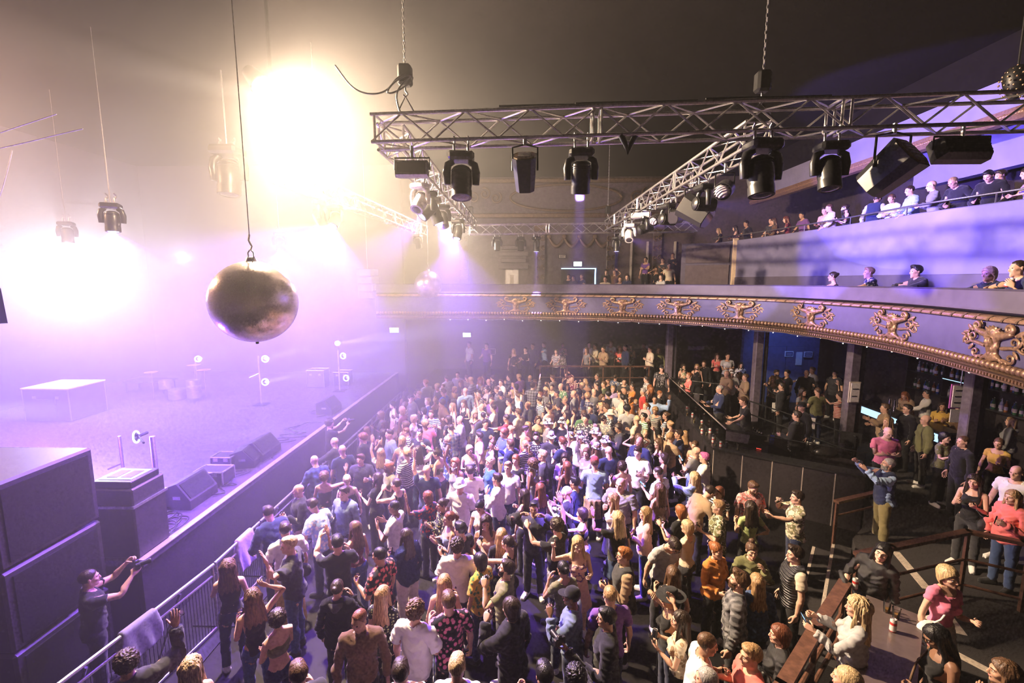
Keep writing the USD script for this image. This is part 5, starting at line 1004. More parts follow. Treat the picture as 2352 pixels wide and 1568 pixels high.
RL = [(455, 824, 16.9, 'leftmost ring light, deep in the stage haze'), (609, 824, 14.9, 'upper ring light of the left pair on a tall pole'), (609, 877, 14.9, 'lower ring light of the left pair on a tall pole'), (788, 817, 16.9, 'upper ring light of the right pair on a tall pole'), (795, 868, 16.9, 'lower ring light of the right pair on a tall pole')]
for i, (u, v, y, l) in enumerate(RL): c = aty(u, v, y); ring_light(l, c, c + np.array([3.4, -2.6, 1.0]), .105, (f'ring_{i}', 1100, (.36, .36, 1.), 4.) if i else (f'ring_{i}', 700, (.4, .4, 1.), 4.))
c = aty(313, 1003, 8.1); ring_light('ring light seen edge-on above the near stage pole', c, c + np.array([2., .6, .2]), .105); single('lamp_arm', MB().rod(c + [0, .05, 0], (-6.83, 7.75, 2.60), .02, 6).mesh(), 'black_metal', 'short arm joining the edge-on ring light to the near stage pole', 'bracket'); c = aty(325, 1110, 6.6); ring_light('ring light at the end of the near equipment rack', c + np.array([.02, .1, 0]), c + np.array([2., .3, .2]), .09)
c = aty(775, 788, 18.8); t = thing('beam_lamp', 'very bright blue-white lamp at the back of the stage', 'stage light'); s = trimesh.creation.icosphere(2, .11); s.apply_translation(c); part(t, 'lens', (s.vertices, s.faces), 'lens_violet', True); part(t, 'stand', MB().rod((c[0], c[1] + .12, S), c + [0, .12, 0], .03, 6).box(c + [-.12, .05, -.12], c + [.12, .25, .12], bev=.03).mesh(), 'black_metal')
spot('light_beam_back', c + np.array([.1, -.15, .02]), c + np.array([3.5, -1.2, .55]), 5000, (.36, .32, 1.), 4.5, .06, .3)
for u, y, z1, l in ((599, 14.9, 3.0, 'tall thin pole carrying the left pair of ring lights'), (781, 16.9, 2.9, 'tall thin pole carrying the right pair of ring lights'), (338, 7.75, 2.72, 'thick upright pole near the equipment rack'), (455, 17.1, 2.55, 'slim pole carrying the leftmost ring light'), (262, 9.2, 2.2, 'short pale pole behind the equipment rack')):
    x = aty(u, 900, y)[0]; t = thing('light_pole', l, 'pole'); part(t, 'tube', MB().rod((x, y, S + .02), (x, y, z1), .045 if y < 8 else .03, 10).mesh(), 'aluminium', 40); part(t, 'base_plate', boxm((x - .2, y - .2, S), (x + .2, y + .2, S + .02)), 'black_metal')
    if 8 < y < 16 or y < 8: part(t, 'crossbar', MB().rod((x - .35, y + .02, z1 - .75), (x, y + .02, z1 - .6), .02, 6).mesh(), 'aluminium')
# the near equipment: loudspeaker stack and rack by the stage end
t = thing('speaker_stack', 'towering dark loudspeaker stack at the lower left corner', 'loudspeaker')
for k, (z0, z1) in enumerate(((.0, 1.05), (1.07, 2.1), (2.12, 3.18))):
    part(t, 'cabinet', boxm((-8.9, 4.75, z0 + .005), (-6.05, 6.02, z1), .03), 'black_panel'); part(t, 'grille', boxm((-6.06, 4.85, z0 + .08), (-6.03, 5.92, z1 - .08)), 'black_metal')
    part(t, 'handle', MB().tube([(-7.2, 4.74, (z0 + z1) / 2), (-7.2, 4.70, (z0 + z1) / 2 + .02), (-7.0, 4.70, (z0 + z1) / 2 + .02), (-7.0, 4.74, (z0 + z1) / 2)], .012, 5).mesh(), 'steel')
t = thing('equipment_rack', 'dark equipment rack with a pale top panel at the stage end', 'rack', (0, 0, 0)); part(t, 'cabinet', boxm((-6.62, 6.28, S), (-5.8, 6.9, 2.42), .02), 'black_panel'); part(t, 'shelf', boxm((-6.66, 6.26, 2.12), (-5.78, 6.92, 2.16)), 'steel')
part(t, 'top_unit', boxm((-6.45, 6.32, 2.42), (-5.84, 6.86, 2.52), .01), 'black_metal'); part(t, 'panel', boxm((-6.40, 6.40, 2.52), (-5.9, 6.80, 2.526)), 'white_plastic', label='pale panel on the rack top')
for k in range(2): part(t, 'opening', boxm((-6.34 + .22 * k, 6.47, 2.526), (-6.18 + .22 * k, 6.73, 2.531)), 'black_panel')
rng = np.random.default_rng(11)
for k in range(9):                                                       # coiled and loose cables on the stage front
    c = np.array([-6.15, 7.15, S]) + [rng.uniform(-.15, .15), rng.uniform(-.35, .35), .012 + .008 * k]; tt = np.linspace(0, 2 * math.pi * rng.uniform(.7, 1.6), 40); r = rng.uniform(.12, .34)
    single('cable_coil', tube(np.stack([c[0] + r * np.cos(tt) * .8, c[1] + r * np.sin(tt) * 1.15, c[2] + .006 * np.sin(tt * 3)], 1), .011, 5), 'black_plastic', 'black cable coil lying on the stage front by the rack', 'cable', 'cables coiled on the stage front', True)
for k in range(10):
    y = rng.uniform(7.6, 13.5); p = [(-6.0 + rng.uniform(-.7, .15), y + i * .22, S + .014) for i in range(6)]; p = [(a + rng.uniform(-.1, .1), b, z) for a, b, z in p]
    single('stage_cable', tube(spline(p, 24), .010, 5), 'black_plastic', 'thin loose cable trailing along the stage front', 'cable', 'loose cables along the stage front', True)
t = thing('line_array', 'faint hanging loudspeaker column beyond the far end of the stage', 'loudspeaker'); a = aty(845, 650, 18.2)
for k in range(4): part(t, 'cabinet', MB().box((-.35, -.25, -.14), (.35, .25, .14), rz=-20, at=a + np.array([.03 * k, -.02 * k, .42 - .30 * k]), bev=.03).mesh(), 'fascia_paint')
part(t, 'flying_wire', MB().rod(a + [0, 0, .55], (a[0], a[1], ZC - .01), .012, 5).mesh(), 'steel')
a = aty(0, 700, 6.0); t = thing('hanging_speaker', 'corner of a hanging loudspeaker cut by the left edge', 'loudspeaker'); part(t, 'cabinet', trimesh.PointCloud([aty(-40, 640, 6.0), aty(2, 662, 6.0), aty(18, 742, 6.0), aty(-40, 745, 6.0), aty(-60, 640, 6.6), aty(0, 662, 6.6), aty(12, 738, 6.6), aty(-60, 742, 6.6)]).convex_hull, 'black_panel'); part(t, 'flying_wire', MB().rod(aty(-20, 648, 6.2), aty(-20, 648, 6.2) * [1, 1, 0] + [0, 0, ZC], .012, 5).mesh(), 'steel')
# crowd barrier in front of the stage
BX = -4.82; seg = [4.0, 5.25, 6.5, 7.75, 9., 10.25, 11.5, 12.75, 14., 15.25, 16.5, 17.6]
bl = ['nearest section, at the lower edge', 'second section, under the hanging jacket', 'third section from the camera', 'fourth section from the camera', 'fifth section from the camera', 'sixth section from the camera', 'seventh section from the camera', 'eighth section from the camera', 'ninth section from the camera', 'tenth section from the camera', 'farthest section']
for k, (y0, y1) in enumerate(zip(seg[:-1], seg[1:])):
    x0, x1 = [BX - .14 * max(0, (6.3 - y)) for y in (y0, y1)]; t = thing('crowd_barrier', 'steel crowd barrier before the stage, ' + bl[k], 'barrier'); a, b = np.array([x0, y0 + .015, 0]), np.array([x1, y1 - .015, 0])
    for z, r in ((1.1, .026), (.93, .018), (.06, .02)): part(t, 'rail', MB().rod(a + [0, 0, z], b + [0, 0, z], r, 8).mesh(), 'steel', 40)
    for f in (.02, .98): q = a + (b - a) * f; part(t, 'post', MB().rod(q, q + [0, 0, 1.1], .022, 8).mesh(), 'steel', 40)
    m = MB()
    for f in np.linspace(.03, .97, 22): q = a + (b - a) * f; m.rod(q + [0, 0, .07], q + [0, 0, .92], .005, 4)
    part(t, 'mesh_panel', m.mesh(), 'black_metal', kind='stuff'); part(t, 'foot_plate', MB().box((-.45, 0, .003), (.35, 1.2, .02), at=a).mesh(), 'black_metal')
    part(t, 'stay', MB().rod((a + b) / 2 + [-.4, 0, .02], (a + b) / 2 + [0, 0, 1.05], .018, 6).mesh(), 'steel')
def draped(label, y0, y1, mat, zl, zr):
    V, F = surfnet(lambda P: np.abs(np.abs(P[:, 0] - (BX - .14 * np.maximum(0, 6.3 - P[:, 1]))) - (.045 + .03 * (1.12 - P[:, 2]) + .018 * np.sin(P[:, 1] * 28 + P[:, 2] * 6) * (1.15 - P[:, 2]))) * 1. - .012 if False else smax(smax(np.sqrt(((P[:, 0] - (BX - .14 * np.maximum(0, 6.3 - P[:, 1]))) / (1 + .6 * (1.12 - P[:, 2]))) ** 2 + np.maximum(P[:, 2] - 1.11, 0) ** 2) - (.05 + .02 * np.sin(P[:, 1] * 30 + P[:, 2] * 7) * np.clip(1.1 - P[:, 2], 0, 1)), np.abs(P[:, 1] - (y0 + y1) / 2) - (y1 - y0) / 2 * (1 + .12 * np.sin(P[:, 2] * 9)), .02), np.where(P[:, 0] > BX - .14 * np.maximum(0, 6.3 - P[:, 1]), zr, zl) - P[:, 2], .02), (BX - .45, y0 - .1, .3), (BX + .25, y1 + .1, 1.22), .022)
    single('jacket', (V, F), mat, label, 'jacket', smooth=True)
draped('grey jacket hung over the near end of the crowd barrier', 5.0, 5.5, cloth('grey'), .75, .68); draped('lilac coat hung over the crowd barrier behind the crowd', 7.05, 7.5, cloth('lilac'), .8, .55)
# ------------------------------------------------------------------ sound desk, railings, table, bar
look('clear_plastic', {'f': ('fresnel', {'IOR': 1.35}), 't': ('transparent_bsdf', {'color': (.985, .985, .985)}), 'g': ('glossy_bsdf', {'color': (.9, .9, .9), 'roughness': .06}), 'a': ('math', {'math_type': 'multiply_add', 'value2': 1.5, 'value3': .05}), 'm': ('mix_closure', {})}, [('f.fac', 'a.value1'), ('a.value', 'm.fac'), ('t.BSDF', 'm.closure1'), ('g.BSDF', 'm.closure2')], surface='m.closure')
look('screen_glass', {'f': ('fresnel', {'IOR': 1.3}), 't': ('transparent_bsdf', {'color': (.80, .78, .80)}), 'g': ('glossy_bsdf', {'color': (.8, .8, .8), 'roughness': .04}), 'm': ('mix_closure', {})}, [('f.fac', 'm.fac'), ('t.BSDF', 'm.closure1'), ('g.BSDF', 'm.closure2')], surface='m.closure')
for n, c in (('beer', (.62, .34, .07)), ('pale_drink', (.62, .56, .34)), ('pink_drink', (.7, .25, .25))): look('drink_' + n, {'p': ('principled_bsdf', {'base_color': c, 'roughness': .1, 'transmission_weight': .55, 'ior': 1.33})}, [])
look('can_print', {'t': ('texture_coordinate', {}), 'w': ('wave_texture', {'bands_direction': 'z', 'scale': 3.2, 'distortion': 4., 'detail': 1.}), 'r': ('rgb_ramp', {'interpolate': False, 'ramp': [(0., (.55, .05, .05)), (.22, (.70, .68, .66)), (1., (.72, .70, .68))]}), 'p': ('principled_bsdf', {'roughness': .3, 'metallic': .2})}, [('t.object', 'w.vector'), ('w.fac', 'r.fac'), ('r.color', 'p.base_color')])
look('can_dark', {'p': ('principled_bsdf', {'base_color': (.03, .03, .05), 'roughness': .25, 'metallic': .5})}, [])
CUPS = {}
def mat_axis(p, z, h=0.):
    z = np.array(z, float); z /= np.linalg.norm(z); x = np.cross([0, 1., 0], z); x = x / np.linalg.norm(x) if np.linalg.norm(x) > 1e-3 else np.array([1., 0, 0])
    M = np.eye(4); M[0, :3] = x; M[1, :3] = np.cross(z, x); M[2, :3] = z; M[3, :3] = np.array(p) - z * h; return M
def cup(label, p, axis=(0, 0, 1), drink='beer', fill=.6, s=1., group=None, held=False):
    t = thing('plastic_cup', label, 'cup', mat4=mat_axis(p, axis, .065 * s if held else 0), group=group); h = .135 * s; n = 16
    o = [(0, .002), (.029, 0), (.031, .004), (.042, h - .004), (.044, h), (.0425, h + .001), (.0405, h - .006), (.029, .008), (0, .008)]
    part(t, 'wall', trimesh.creation.revolve(np.array([(a * s ** .3, b) for a, b in o]), sections=n), 'clear_plastic', True)
    if drink: f = fill * h; part(t, 'drink', trimesh.creation.revolve(np.array([(0, .0095), (.0275, .0095), (.0275 + .0115 * fill, f), (0, f)]) * [s ** .3, 1], sections=n), 'drink_' + drink, 40)
    return t
def can(label, p, axis=(0, 0, 1), mat='can_print', group=None, held=False):
    t = thing('drink_can', label, 'can', mat4=mat_axis(p, axis, .07 if held else 0), group=group)
    part(t, 'body', trimesh.creation.revolve(np.array([(0, .004), (.024, 0), (.033, .012), (.033, .132), (.027, .146), (0, .146)]), sections=16), mat, 40); part(t, 'rim', trimesh.creation.revolve(np.array([(.022, .144), (.0275, .146), (.0275, .150), (.024, .151), (.022, .147)]), sections=16), 'aluminium', True)
    part(t, 'pull_tab', MB().box((-.008, -.004, .147), (.008, .018, .150)).mesh(), 'aluminium'); return t
def phone(label, p, toward, screen='screen_blue'):
    """A phone at p with its screen turned to the point toward."""
    z = np.array(toward, float) - p; z /= np.linalg.norm(z); y = np.array([0, 0, 1.]) - z * z[2]; y /= np.linalg.norm(y); M = np.eye(4); M[0, :3] = np.cross(y, z); M[1, :3] = y; M[2, :3] = z; M[3, :3] = p + y * .035
    t = thing('mobile_phone', label, 'phone', mat4=M); part(t, 'body', boxm((-.038, -.076, -.0045), (.038, .076, .0045), .004), 'black_plastic'); part(t, 'screen', boxm((-.034, -.070, .0045), (.034, .070, .0052)), screen)
    part(t, 'lens', MB().lathe([(0, -.002), (.009, -.002), (.009, 0), (0, 0)], (-.022, .055, -.0045), 10).mesh(), 'glass_dark'); return t
def photo_camera(label, p, d):
    t = thing('photo_camera', label, 'camera', mat4=look_at(p, d)); part(t, 'body', MB().box((-.07, -.045, -.03), (.07, .045, .03), bev=.012).box((-.025, .04, -.03), (.025, .07, .02), bev=.01).mesh(), 'black_plastic'); part(t, 'lens_barrel', MB().lathe([(0, -.15), (.036, -.15), (.038, -.13), (.033, -.1), (.033, -.03), (0, -.03)][::-1], n=18).mesh(), 'black_metal', 40); part(t, 'front_glass', MB().lathe([(0, -.152), (.03, -.1515), (0, -.15)][::-1], n=18).mesh(), 'glass_dark', True); return t
# the desk island
DK = np.array([(5.45, 17.75), (5.2, 14.9), (4.87, 11.2), (7.44, 9.53)]); DZ = 1.3
dk = thing('sound_desk', 'long dark panelled sound desk enclosure with a counter along the dance floor', 'sound desk')
us = [1639, 1703, 1771, 1841, 1915, 1993]; fr = [np.clip((aty(u, 1050, 10.4) - 0)[0], 0, 99) for u in us]
def on_seg(a, b, t): return a + (b - a) * t
def wallpanel(a, b, z0, z1, th, gap=.012):
    d = (b - a) / np.linalg.norm(b - a); n = np.array([d[1], -d[0]]); a2, b2 = a + d * gap, b - d * gap; return slab(Polygon([tuple(a2), tuple(b2), tuple(b2 - n * th), tuple(a2 - n * th)]), z0, z1)
def px_t(u, a, b):                                                        # where the pixel column u meets the wall foot line a-b
    ts = np.linspace(0, 1, 400); P = a + (b - a) * ts[:, None]; Q = np.c_[P, np.full(400, .8)] - CAM; uu = CX + FPX * (Q @ RT) / (Q @ FW); return float(np.interp(u, uu, ts))
a, b = DK[2], DK[3]; tt = [0.] + [x for x in (px_t(u, a, b) for u in us[1:]) if x < .97] + [1.]
for t0, t1 in zip(tt[:-1], tt[1:]): part(dk, 'panel', wallpanel(on_seg(a, b, t0), on_seg(a, b, t1), .005, DZ - .05, .05), 'black_panel')
d = (b - a) / np.linalg.norm(b - a); n = np.array([d[1], -d[0]])
for t0 in tt[:-1]: q = on_seg(a, b, t0); part(dk, 'joint_strip', slab(Polygon([tuple(q - d * .012 + n * .008), tuple(q + d * .012 + n * .008), tuple(q + d * .012 - n * .03), tuple(q - d * .012 - n * .03)]), .005, DZ - .05), 'trim_strip', label='thin pale upright joint strip')
for a, b, k in ((DK[0], DK[1], 3), (DK[1], DK[2], 4)):
    for i in range(k): part(dk, 'panel', wallpanel(on_seg(a, b, i / k), on_seg(a, b, (i + 1) / k), .005, DZ - .05, .05), 'black_panel')
ln = LineString(DK); part(dk, 'counter', slab(ln.buffer(.5, single_sided=True, cap_style=2, join_style=2).union(ln.buffer(.03, single_sided=False, cap_style=2, join_style=2)), DZ - .045, DZ), 'black_plastic', label='black counter top')
inner = np.array(LineString(DK).parallel_offset(.34, 'left', join_style=2).coords); inner = inner if inner[0][1] > inner[-1][1] else inner[::-1]
for a, b in zip(inner[:-1], inner[1:]):
    L = np.linalg.norm(b - a); k = max(1, int(round(L / 1.3)))
    for i in range(k): part(dk, 'glass_screen', wallpanel(on_seg(a, b, i / k), on_seg(a, b, (i + 1) / k), DZ + .005, DZ + .42, .008), 'screen_glass', label='low clear screen pane')
part(dk, 'screen_rail', tube([(x, y, DZ + .43) for x, y in inner[:3]], .018, 6), 'trim_strip', True, 'pale rail on top of the glass screens'); part(dk, 'screen_rail', tube([(x, y, DZ + .43) for x, y in inner[2:]], .012, 6), 'black_metal', True)
part(dk, 'work_top', slab(Polygon([(5.85, 10.95), (7.6, 9.95), (8.0, 10.6), (6.2, 11.7)]), 1.2, 1.24), 'black_panel'); part(dk, 'work_top', slab(Polygon([(5.75, 11.6), (6.5, 11.6), (6.6, 14.6), (5.85, 14.6)]), 1.2, 1.24), 'black_panel')
for x, y in ((7.5, 10.6), (6.2, 11.3), (6.4, 14.4), (5.95, 12.4)): part(dk, 'trestle_leg', MB().rod((x, y, PZ + .005), (x, y, 1.2), .04, 6).mesh(), 'black_metal')
def console(label, c, yaw, w=1.1, dp=.6):
    t = thing('mixing_console', label, 'mixing desk', (c[0], c[1], 1.245), yaw); m = trimesh.creation.extrude_polygon(Polygon([(-dp / 2, 0), (dp / 2, 0), (dp / 2, .26), (dp * .3, .26), (-dp / 2, .09)]), w, engine='earcut'); part(t, 'chassis', (np.array(m.vertices)[:, [2, 0, 1]] - [w / 2, 0, 0], m.faces), 'black_plastic')
    s = MB(); k = MB(); sl = .17 / (dp * .8)
    for i in range(14):
        x = -w * .45 + w * .9 * i / 13; y = -dp * .3; s.box((x - .006, y - .05, .09 + sl * (y + dp / 2) - .004), (x + .006, y + .09, .09 + sl * (y + dp / 2) + .035)); k.box((x - .012, y + .02 * (i % 3), .1 + sl * (y + dp / 2) + .02), (x + .012, y + .03 + .02 * (i % 3), .1 + sl * (y + dp / 2) + .05))
    part(t, 'fader_slots', s.mesh(), 'black_metal', kind='stuff'); part(t, 'fader_caps', k.mesh(), 'white_plastic', kind='stuff')
    for i in range(3): part(t, 'screen', boxm((-w * .42 + i * w * .3, dp * .31, .262), (-w * .2 + i * w * .3, dp * .46, .268)), 'glass_dark')
console('wide dark mixing console before the seated engineer', (6.3, 12.5), 90); console('second mixing console nearer the corner of the desk', (6.55, 11.15), 60, .9)
for (u, v, w, h, l) in ((1690, 1007, .7, .45, 'pale tilted console lid at the corner of the sound desk'),):
    c = atz(u, v, 1.35); t = thing('console_lid', l, 'cover', (c[0], c[1], 1.305), -33); part(t, 'lid', MB().add(*beveled((.62, .34, .03), .008)).move(np.array([[1, 0, 0, 0], [0, .9, -.43, 0], [0, .43, .9, .08], [0, 0, 0, 1]])).mesh(), 'steel'); part(t, 'stand', boxm((-.05, -.02, 0), (.05, .1, .06)), 'black_plastic')
c = atz(1905, 1040, 1.36); t = thing('dust_cover', 'rounded dark cover over gear on the sound desk', 'cover', (c[0], c[1] + .15, DZ)); s = trimesh.creation.icosphere(3, 1.); s.apply_scale([.3, .2, .2]); s = s.slice_plane([0, 0, .001], [0, 0, 1], cap=True); part(t, 'shell', s, 'black_plastic', True)
c = atz(1954, 1010, 1.5); t = thing('monitor', 'dark flat monitor standing on the right end of the desk', 'screen', (c[0], c[1], DZ), -33); part(t, 'panel', boxm((-.22, -.02, .08), (.22, .02, .40), .01), 'black_plastic'); part(t, 'stand', boxm((-.04, -.04, 0), (.04, .04, .1)), 'black_metal'); part(t, 'foot', boxm((-.12, -.08, 0), (.12, .08, .012)), 'black_metal')
c = atz(1743, 1031, 1.3); t = thing('display_unit', 'small black unit with a glowing red display on the counter', 'display', (c[0], c[1], DZ), -33); part(t, 'case', boxm((-.08, -.03, 0), (.08, .05, .035)), 'black_plastic'); part(t, 'display', boxm((-.055, -.034, .010), (.055, -.03, .028)), 'red_led')
for k, (u, v, l) in enumerate(((1600, 915, 'white sheet propped up among the desk gear'), (1782, 933, 'white sheet beside the person in the black jacket'), (1862, 968, 'white sheet behind the hooded figure at the desk'))):
    c = atz(u, v, 1.55); t = thing('paper_sheet', l, 'paper', (c[0], c[1], 1.25 if k == 0 else PZ)); z = 0 if k == 0 else 0; part(t, 'sheet', MB().box((-.11, -.004, .14 if k == 0 else .75), (.11, .004, .46 if k == 0 else 1.07), rz=20 - 30 * k).mesh(), 'paper'); part(t, 'stand', MB().rod((0, 0, 0), (0, 0, .16 if k == 0 else .8), .015, 6).rod((-.12, 0, .004), (.12, 0, .004), .012, 5).mesh(), 'black_metal')
rng = np.random.default_rng(21)
for i in range(17):                                                       # drinks left along the counter
    q = on_seg(DK[1], DK[2], .10 + .05 * i) + [.15 + rng.uniform(-.1, .1), 0]; kinds = ['beer', 'pale_drink', None]
    (cup if i % 4 else can)(('clear plastic cup' if i % 4 else 'red and white can') + ' left standing on the long counter of the sound desk', (q[0], q[1], DZ), **({'drink': kinds[i % 3], 'group': 'drinks along the long counter'} if i % 4 else {'group': 'drinks along the long counter'}))
for u, v, k, l in ((1642, 1018, 'cup', 'two-thirds empty cup at the corner of the desk counter'), (1655, 1020, 'can', 'white can at the corner of the desk counter'), (1694, 1027, 'cup', 'white-looking cup on the front counter by the pale lid'), (1612, 990, 'can', 'can on the long counter near the corner'), (1966, 1062, 'can', 'white can at the right end of the desk counter'), (1668, 1022, 'dark', 'dark can beside the white one at the counter corner')):
    c = atz(u, v + 6, DZ); (cup(l, c, drink='pale_drink', fill=.3) if k == 'cup' else can(l, c, mat='can_dark' if k == 'dark' else 'can_print'))
t = thing('microphone_stand', 'thin black boom stand rising before the balding figure in pink', 'stand', (*atz(2030, 1062, DZ)[:2], DZ)); part(t, 'pole', MB().rod((0, 0, .01), (.12, .1, 1.25), .012, 6).mesh(), 'black_metal'); part(t, 'foot', MB().lathe([(0, 0), (.12, 0), (.12, .012), (0, .02)], n=18).mesh(), 'black_metal', 40); part(t, 'boom', MB().rod((-.15, -.2, .35), (.55, .3, .18), .01, 6).mesh(), 'black_metal')
# railings
def railing(label, pts, levels, posts=None, r=.035, floor=PZ, mat='handrail_wood', flat=True, name='railing'):
    t = thing(name, label, 'railing'); pts = [np.array(p, float) for p in pts]
    for k, z in enumerate(levels):
        for a, b in zip(pts[:-1], pts[1:]):
            if k == 0 and flat: d = (b - a) / np.linalg.norm(b - a); part(t, 'handrail', slab(LineString([a - d * .03, b + d * .03]).buffer(r * 1.5, cap_style=2), z - .05, z), mat)
            else: part(t, 'rail', MB().rod([*a, z], [*b, z], r * .62, 8).mesh(), mat, 40)
    for p in (posts if posts is not None else pts): part(t, 'post', MB().box((-.023, -.023, floor + .003), (.023, .023, levels[0] - .04), at=np.array([p[0], p[1], 0])).mesh(), mat)
    return t
railing('broad worn wooden handrail slanting down to the lower right edge', [(4.12, 5.44), (3.26, 4.65), (2.5, 3.93), (1.6, 3.05)], (1.7, 1.25, .9), r=.045)
railing('angled wooden railing on the raised floor, three rails, behind the person in pink', [(4.75, 6.08), (5.37, 6.26), (6.87, 6.71), (7.39, 6.42), (8.3, 5.9)], (1.7, 1.22, .80), posts=[(4.75, 6.08), (6.87, 6.71), (7.45, 6.38), (8.3, 5.9)])
railing('short wooden railing by the steps, beside the person photographing in khaki trousers', [(6.09, 8.44), (7.1, 8.83)], (1.3, .98), posts=[(6.1, 8.45)], floor=0)
pts = [aty(u, 840, 18.75) for u in (1240, 1302, 1385, 1447, 1490)]; railing('brown railing along the edge of the back platform', [(p[0], 18.7) for p in pts], (2.0, 1.5), floor=BZ)
railing('dark railing behind the sound desk at its far end', [(5.5, 18.3), (6.4, 17.4), (7.6, 16.6)], (1.68, 1.2), mat='black_metal', flat=False); railing('dark railing between the sound desk and the bar crowd', [(7.4, 14.6), (8.0, 12.6), (8.4, 11.2)], (1.62, 1.2), mat='black_metal', flat=False)
# the high table by the handrail
tb = thing('high_table', 'narrow dark high table beside the broad handrail', 'table', (0, 0, 0)); part(tb, 'top', slab(LineString([(3.1, 3.62), (4.52, 5.15)]).buffer(.27, cap_style=2), 1.555, 1.6), 'table_top' if 0 else plain('table_top', (.10, .075, .075), .25, scale=10)); 
for x, y in ((3.35, 3.9), (4.3, 4.92)): part(tb, 'leg', MB().rod((x, y, PZ + .004), (x, y, 1.556), .04, 8).mesh(), 'black_metal'); part(tb, 'foot', MB().lathe([(0, PZ + .004), (.2, PZ + .004), (.2, PZ + .02), (0, PZ + .03)], (x, y, 0), 18).mesh(), 'black_metal', 40)
for u, v, l, dr, f in ((2036, 1405, 'plastic cup with a little beer, left one of two on the high table', 'beer', .35), (2057, 1420, 'plastic cup half full of amber beer, right one of two on the high table', 'beer', .45)): c = atz(u, v, 1.6); cup(l, (c[0], c[1], 1.6), drink=dr, fill=f)
c = atz(2050, 1449, 1.6); can('white and red can standing alone on the high table', (c[0], c[1], 1.6)); c = atz(1963, 1352, 1.6); can('white and red can at the end of the high table before the leather jacket', (c[0], c[1], 1.6))
# bar
bk = thing('bar_counter', 'dark bar counter edged with a pale blue light strip', 'bar', (0, 0, 0)); part(bk, 'front', boxm((10.6, 11.3, PZ + .003), (10.7, 14.4, 1.66)), 'black_panel'); part(bk, 'top', boxm((10.5, 11.25, 1.66), (11.1, 14.45, 1.72), .01), 'black_plastic'); part(bk, 'light_strip', boxm((10.58, 12.4, 1.42), (10.6, 14.2, 1.62)), 'bar_light'); part(bk, 'light_strip', boxm((10.58, 11.4, 1.42), (10.6, 12.0, 1.62)), 'bar_light')
bs = thing('bar_shelf', 'back bar shelving crowded with bottles', 'shelf', (0, 0, 0)); part(bs, 'back', boxm((12.9, 10.9, PZ + .003), (13.0, 15., 4.1)), 'black_panel')
for z in (1.5, 2.05, 2.6, 3.15): part(bs, 'shelf', boxm((12.55, 11., z), (12.9, 14.9, z + .03)), 'black_plastic')
part(bs, 'light_strip', boxm((12.54, 12.9, 2.605), (12.55, 13.6, 2.625)), 'bar_light')
for y in (11., 12.3, 13.6, 14.88): part(bs, 'upright', boxm((12.56, y, PZ + .003), (12.9, y + .04, 3.7)), 'black_panel')
bcol = [('bottle_green', (.02, .09, .04)), ('bottle_clear', (.35, .38, .42)), ('bottle_amber', (.25, .09, .02)), ('bottle_blue', (.04, .10, .30))]
for nme, c in bcol: look(nme, {'p': ('principled_bsdf', {'base_color': c, 'roughness': .08, 'coat_weight': .5})}, [])
def bottle(nm, M, label, mat):
    x = UsdGeom.Xform.Define(stage, numbered('/World', nm)); x.AddTransformOp(opSuffix='place').Set(Gf.Matrix4d(M.tolist())); tag(x, label, 'bottle', 'bottles on the back bar shelves'); part(x, 'glass', trimesh.creation.revolve(np.array([(0, 0), (.036, 0), (.038, .01), (.038, .17), (.03, .2), (.014, .225), (.013, .28), (0, .28)]), sections=12), mat, 40); part(x, 'label', trimesh.creation.revolve(np.array([(.0383, .05), (.039, .052), (.039, .135), (.0383, .137)]), sections=12), 'paper', 40); part(x, 'cap', trimesh.creation.revolve(np.array([(0, .278), (.015, .278), (.015, .30), (0, .302)]), sections=10), 'steel', 40); return x.GetPrim()
B0 = {}; k = 0
for z in (2.08, 2.63, 3.18):
    for y in np.arange(11.15, 14.8, .105):
        M = np.eye(4); sc = .9 + .3 * ((k * 37 % 11) / 11); M[:3, :3] *= sc; M[3, :3] = [12.72 + .05 * math.sin(k * 2.3), y + .02 * math.sin(k), z]; m = bcol[(k * 7 + k // 5) % 4][0]; l = 'small dark bottle standing among others on the back bar shelves'
        if m not in B0: B0[m] = bottle('bottle', M, l, m)
        else: tag(copy_of(B0[m], 'bottle', l, M, 'bottles on the back bar shelves'), None, 'bottle')
        k += 1
c = aty(1988 + 155, 900, 12.6)
for i in range(2): t = thing('cup_stack', ['left', 'right'][i] + ' stack of clear plastic cups upside down on the bar', 'cups', (10.75 + .02 * i, 13.2 - .16 * i, 1.72)); [part(t, 'cup', MB().lathe([(0, .02), (.03, .0), (.044, -.1), (.04, -.1), (.027, -.005), (0, .015)], (0, 0, .1 + .035 * j), 12).mesh(), 'clear_plastic', True) for j in range(9)]
t = wallsign('price_board', (PP[2][0] - .11, 11.82, 2.35), (PP[2][0] + .11, 11.85, 2.85), 'paper', 'white notice with a dark square print on the pillar by the bar', 'notice', 'pale_paint', 2)
c0, c1 = aty(2190, 885, 10.6), aty(2215, 935, 10.6); t = wallsign('notice', (c0[0], 10.58, c1[2]), (c1[0], 10.6, c0[2]), 'paper', 'hanging white notice with dark print over the bar', 'notice', 'purple_card' if 0 else plain('purple_card', (.35, .08, .35), .6), 3); part(t, 'hanger', MB().rod(((c0[0] + c1[0]) / 2, 10.59, c0[2]), ((c0[0] + c1[0]) / 2, 10.59, ZB - .12), .012, 5).mesh(), 'steel'); part(t, 'lower_sheet', boxm((c0[0], 10.58, c1[2] - .36), (c1[0], 10.6, c1[2] - .05)), 'paper')
plain('blue_wall', (.045, .07, .22), .6, scale=4); dd = thing('door', 'blue painted double doors under the balcony with two pale framed notices', 'door', (0, 0, 0)); tag(dd, kind='structure')
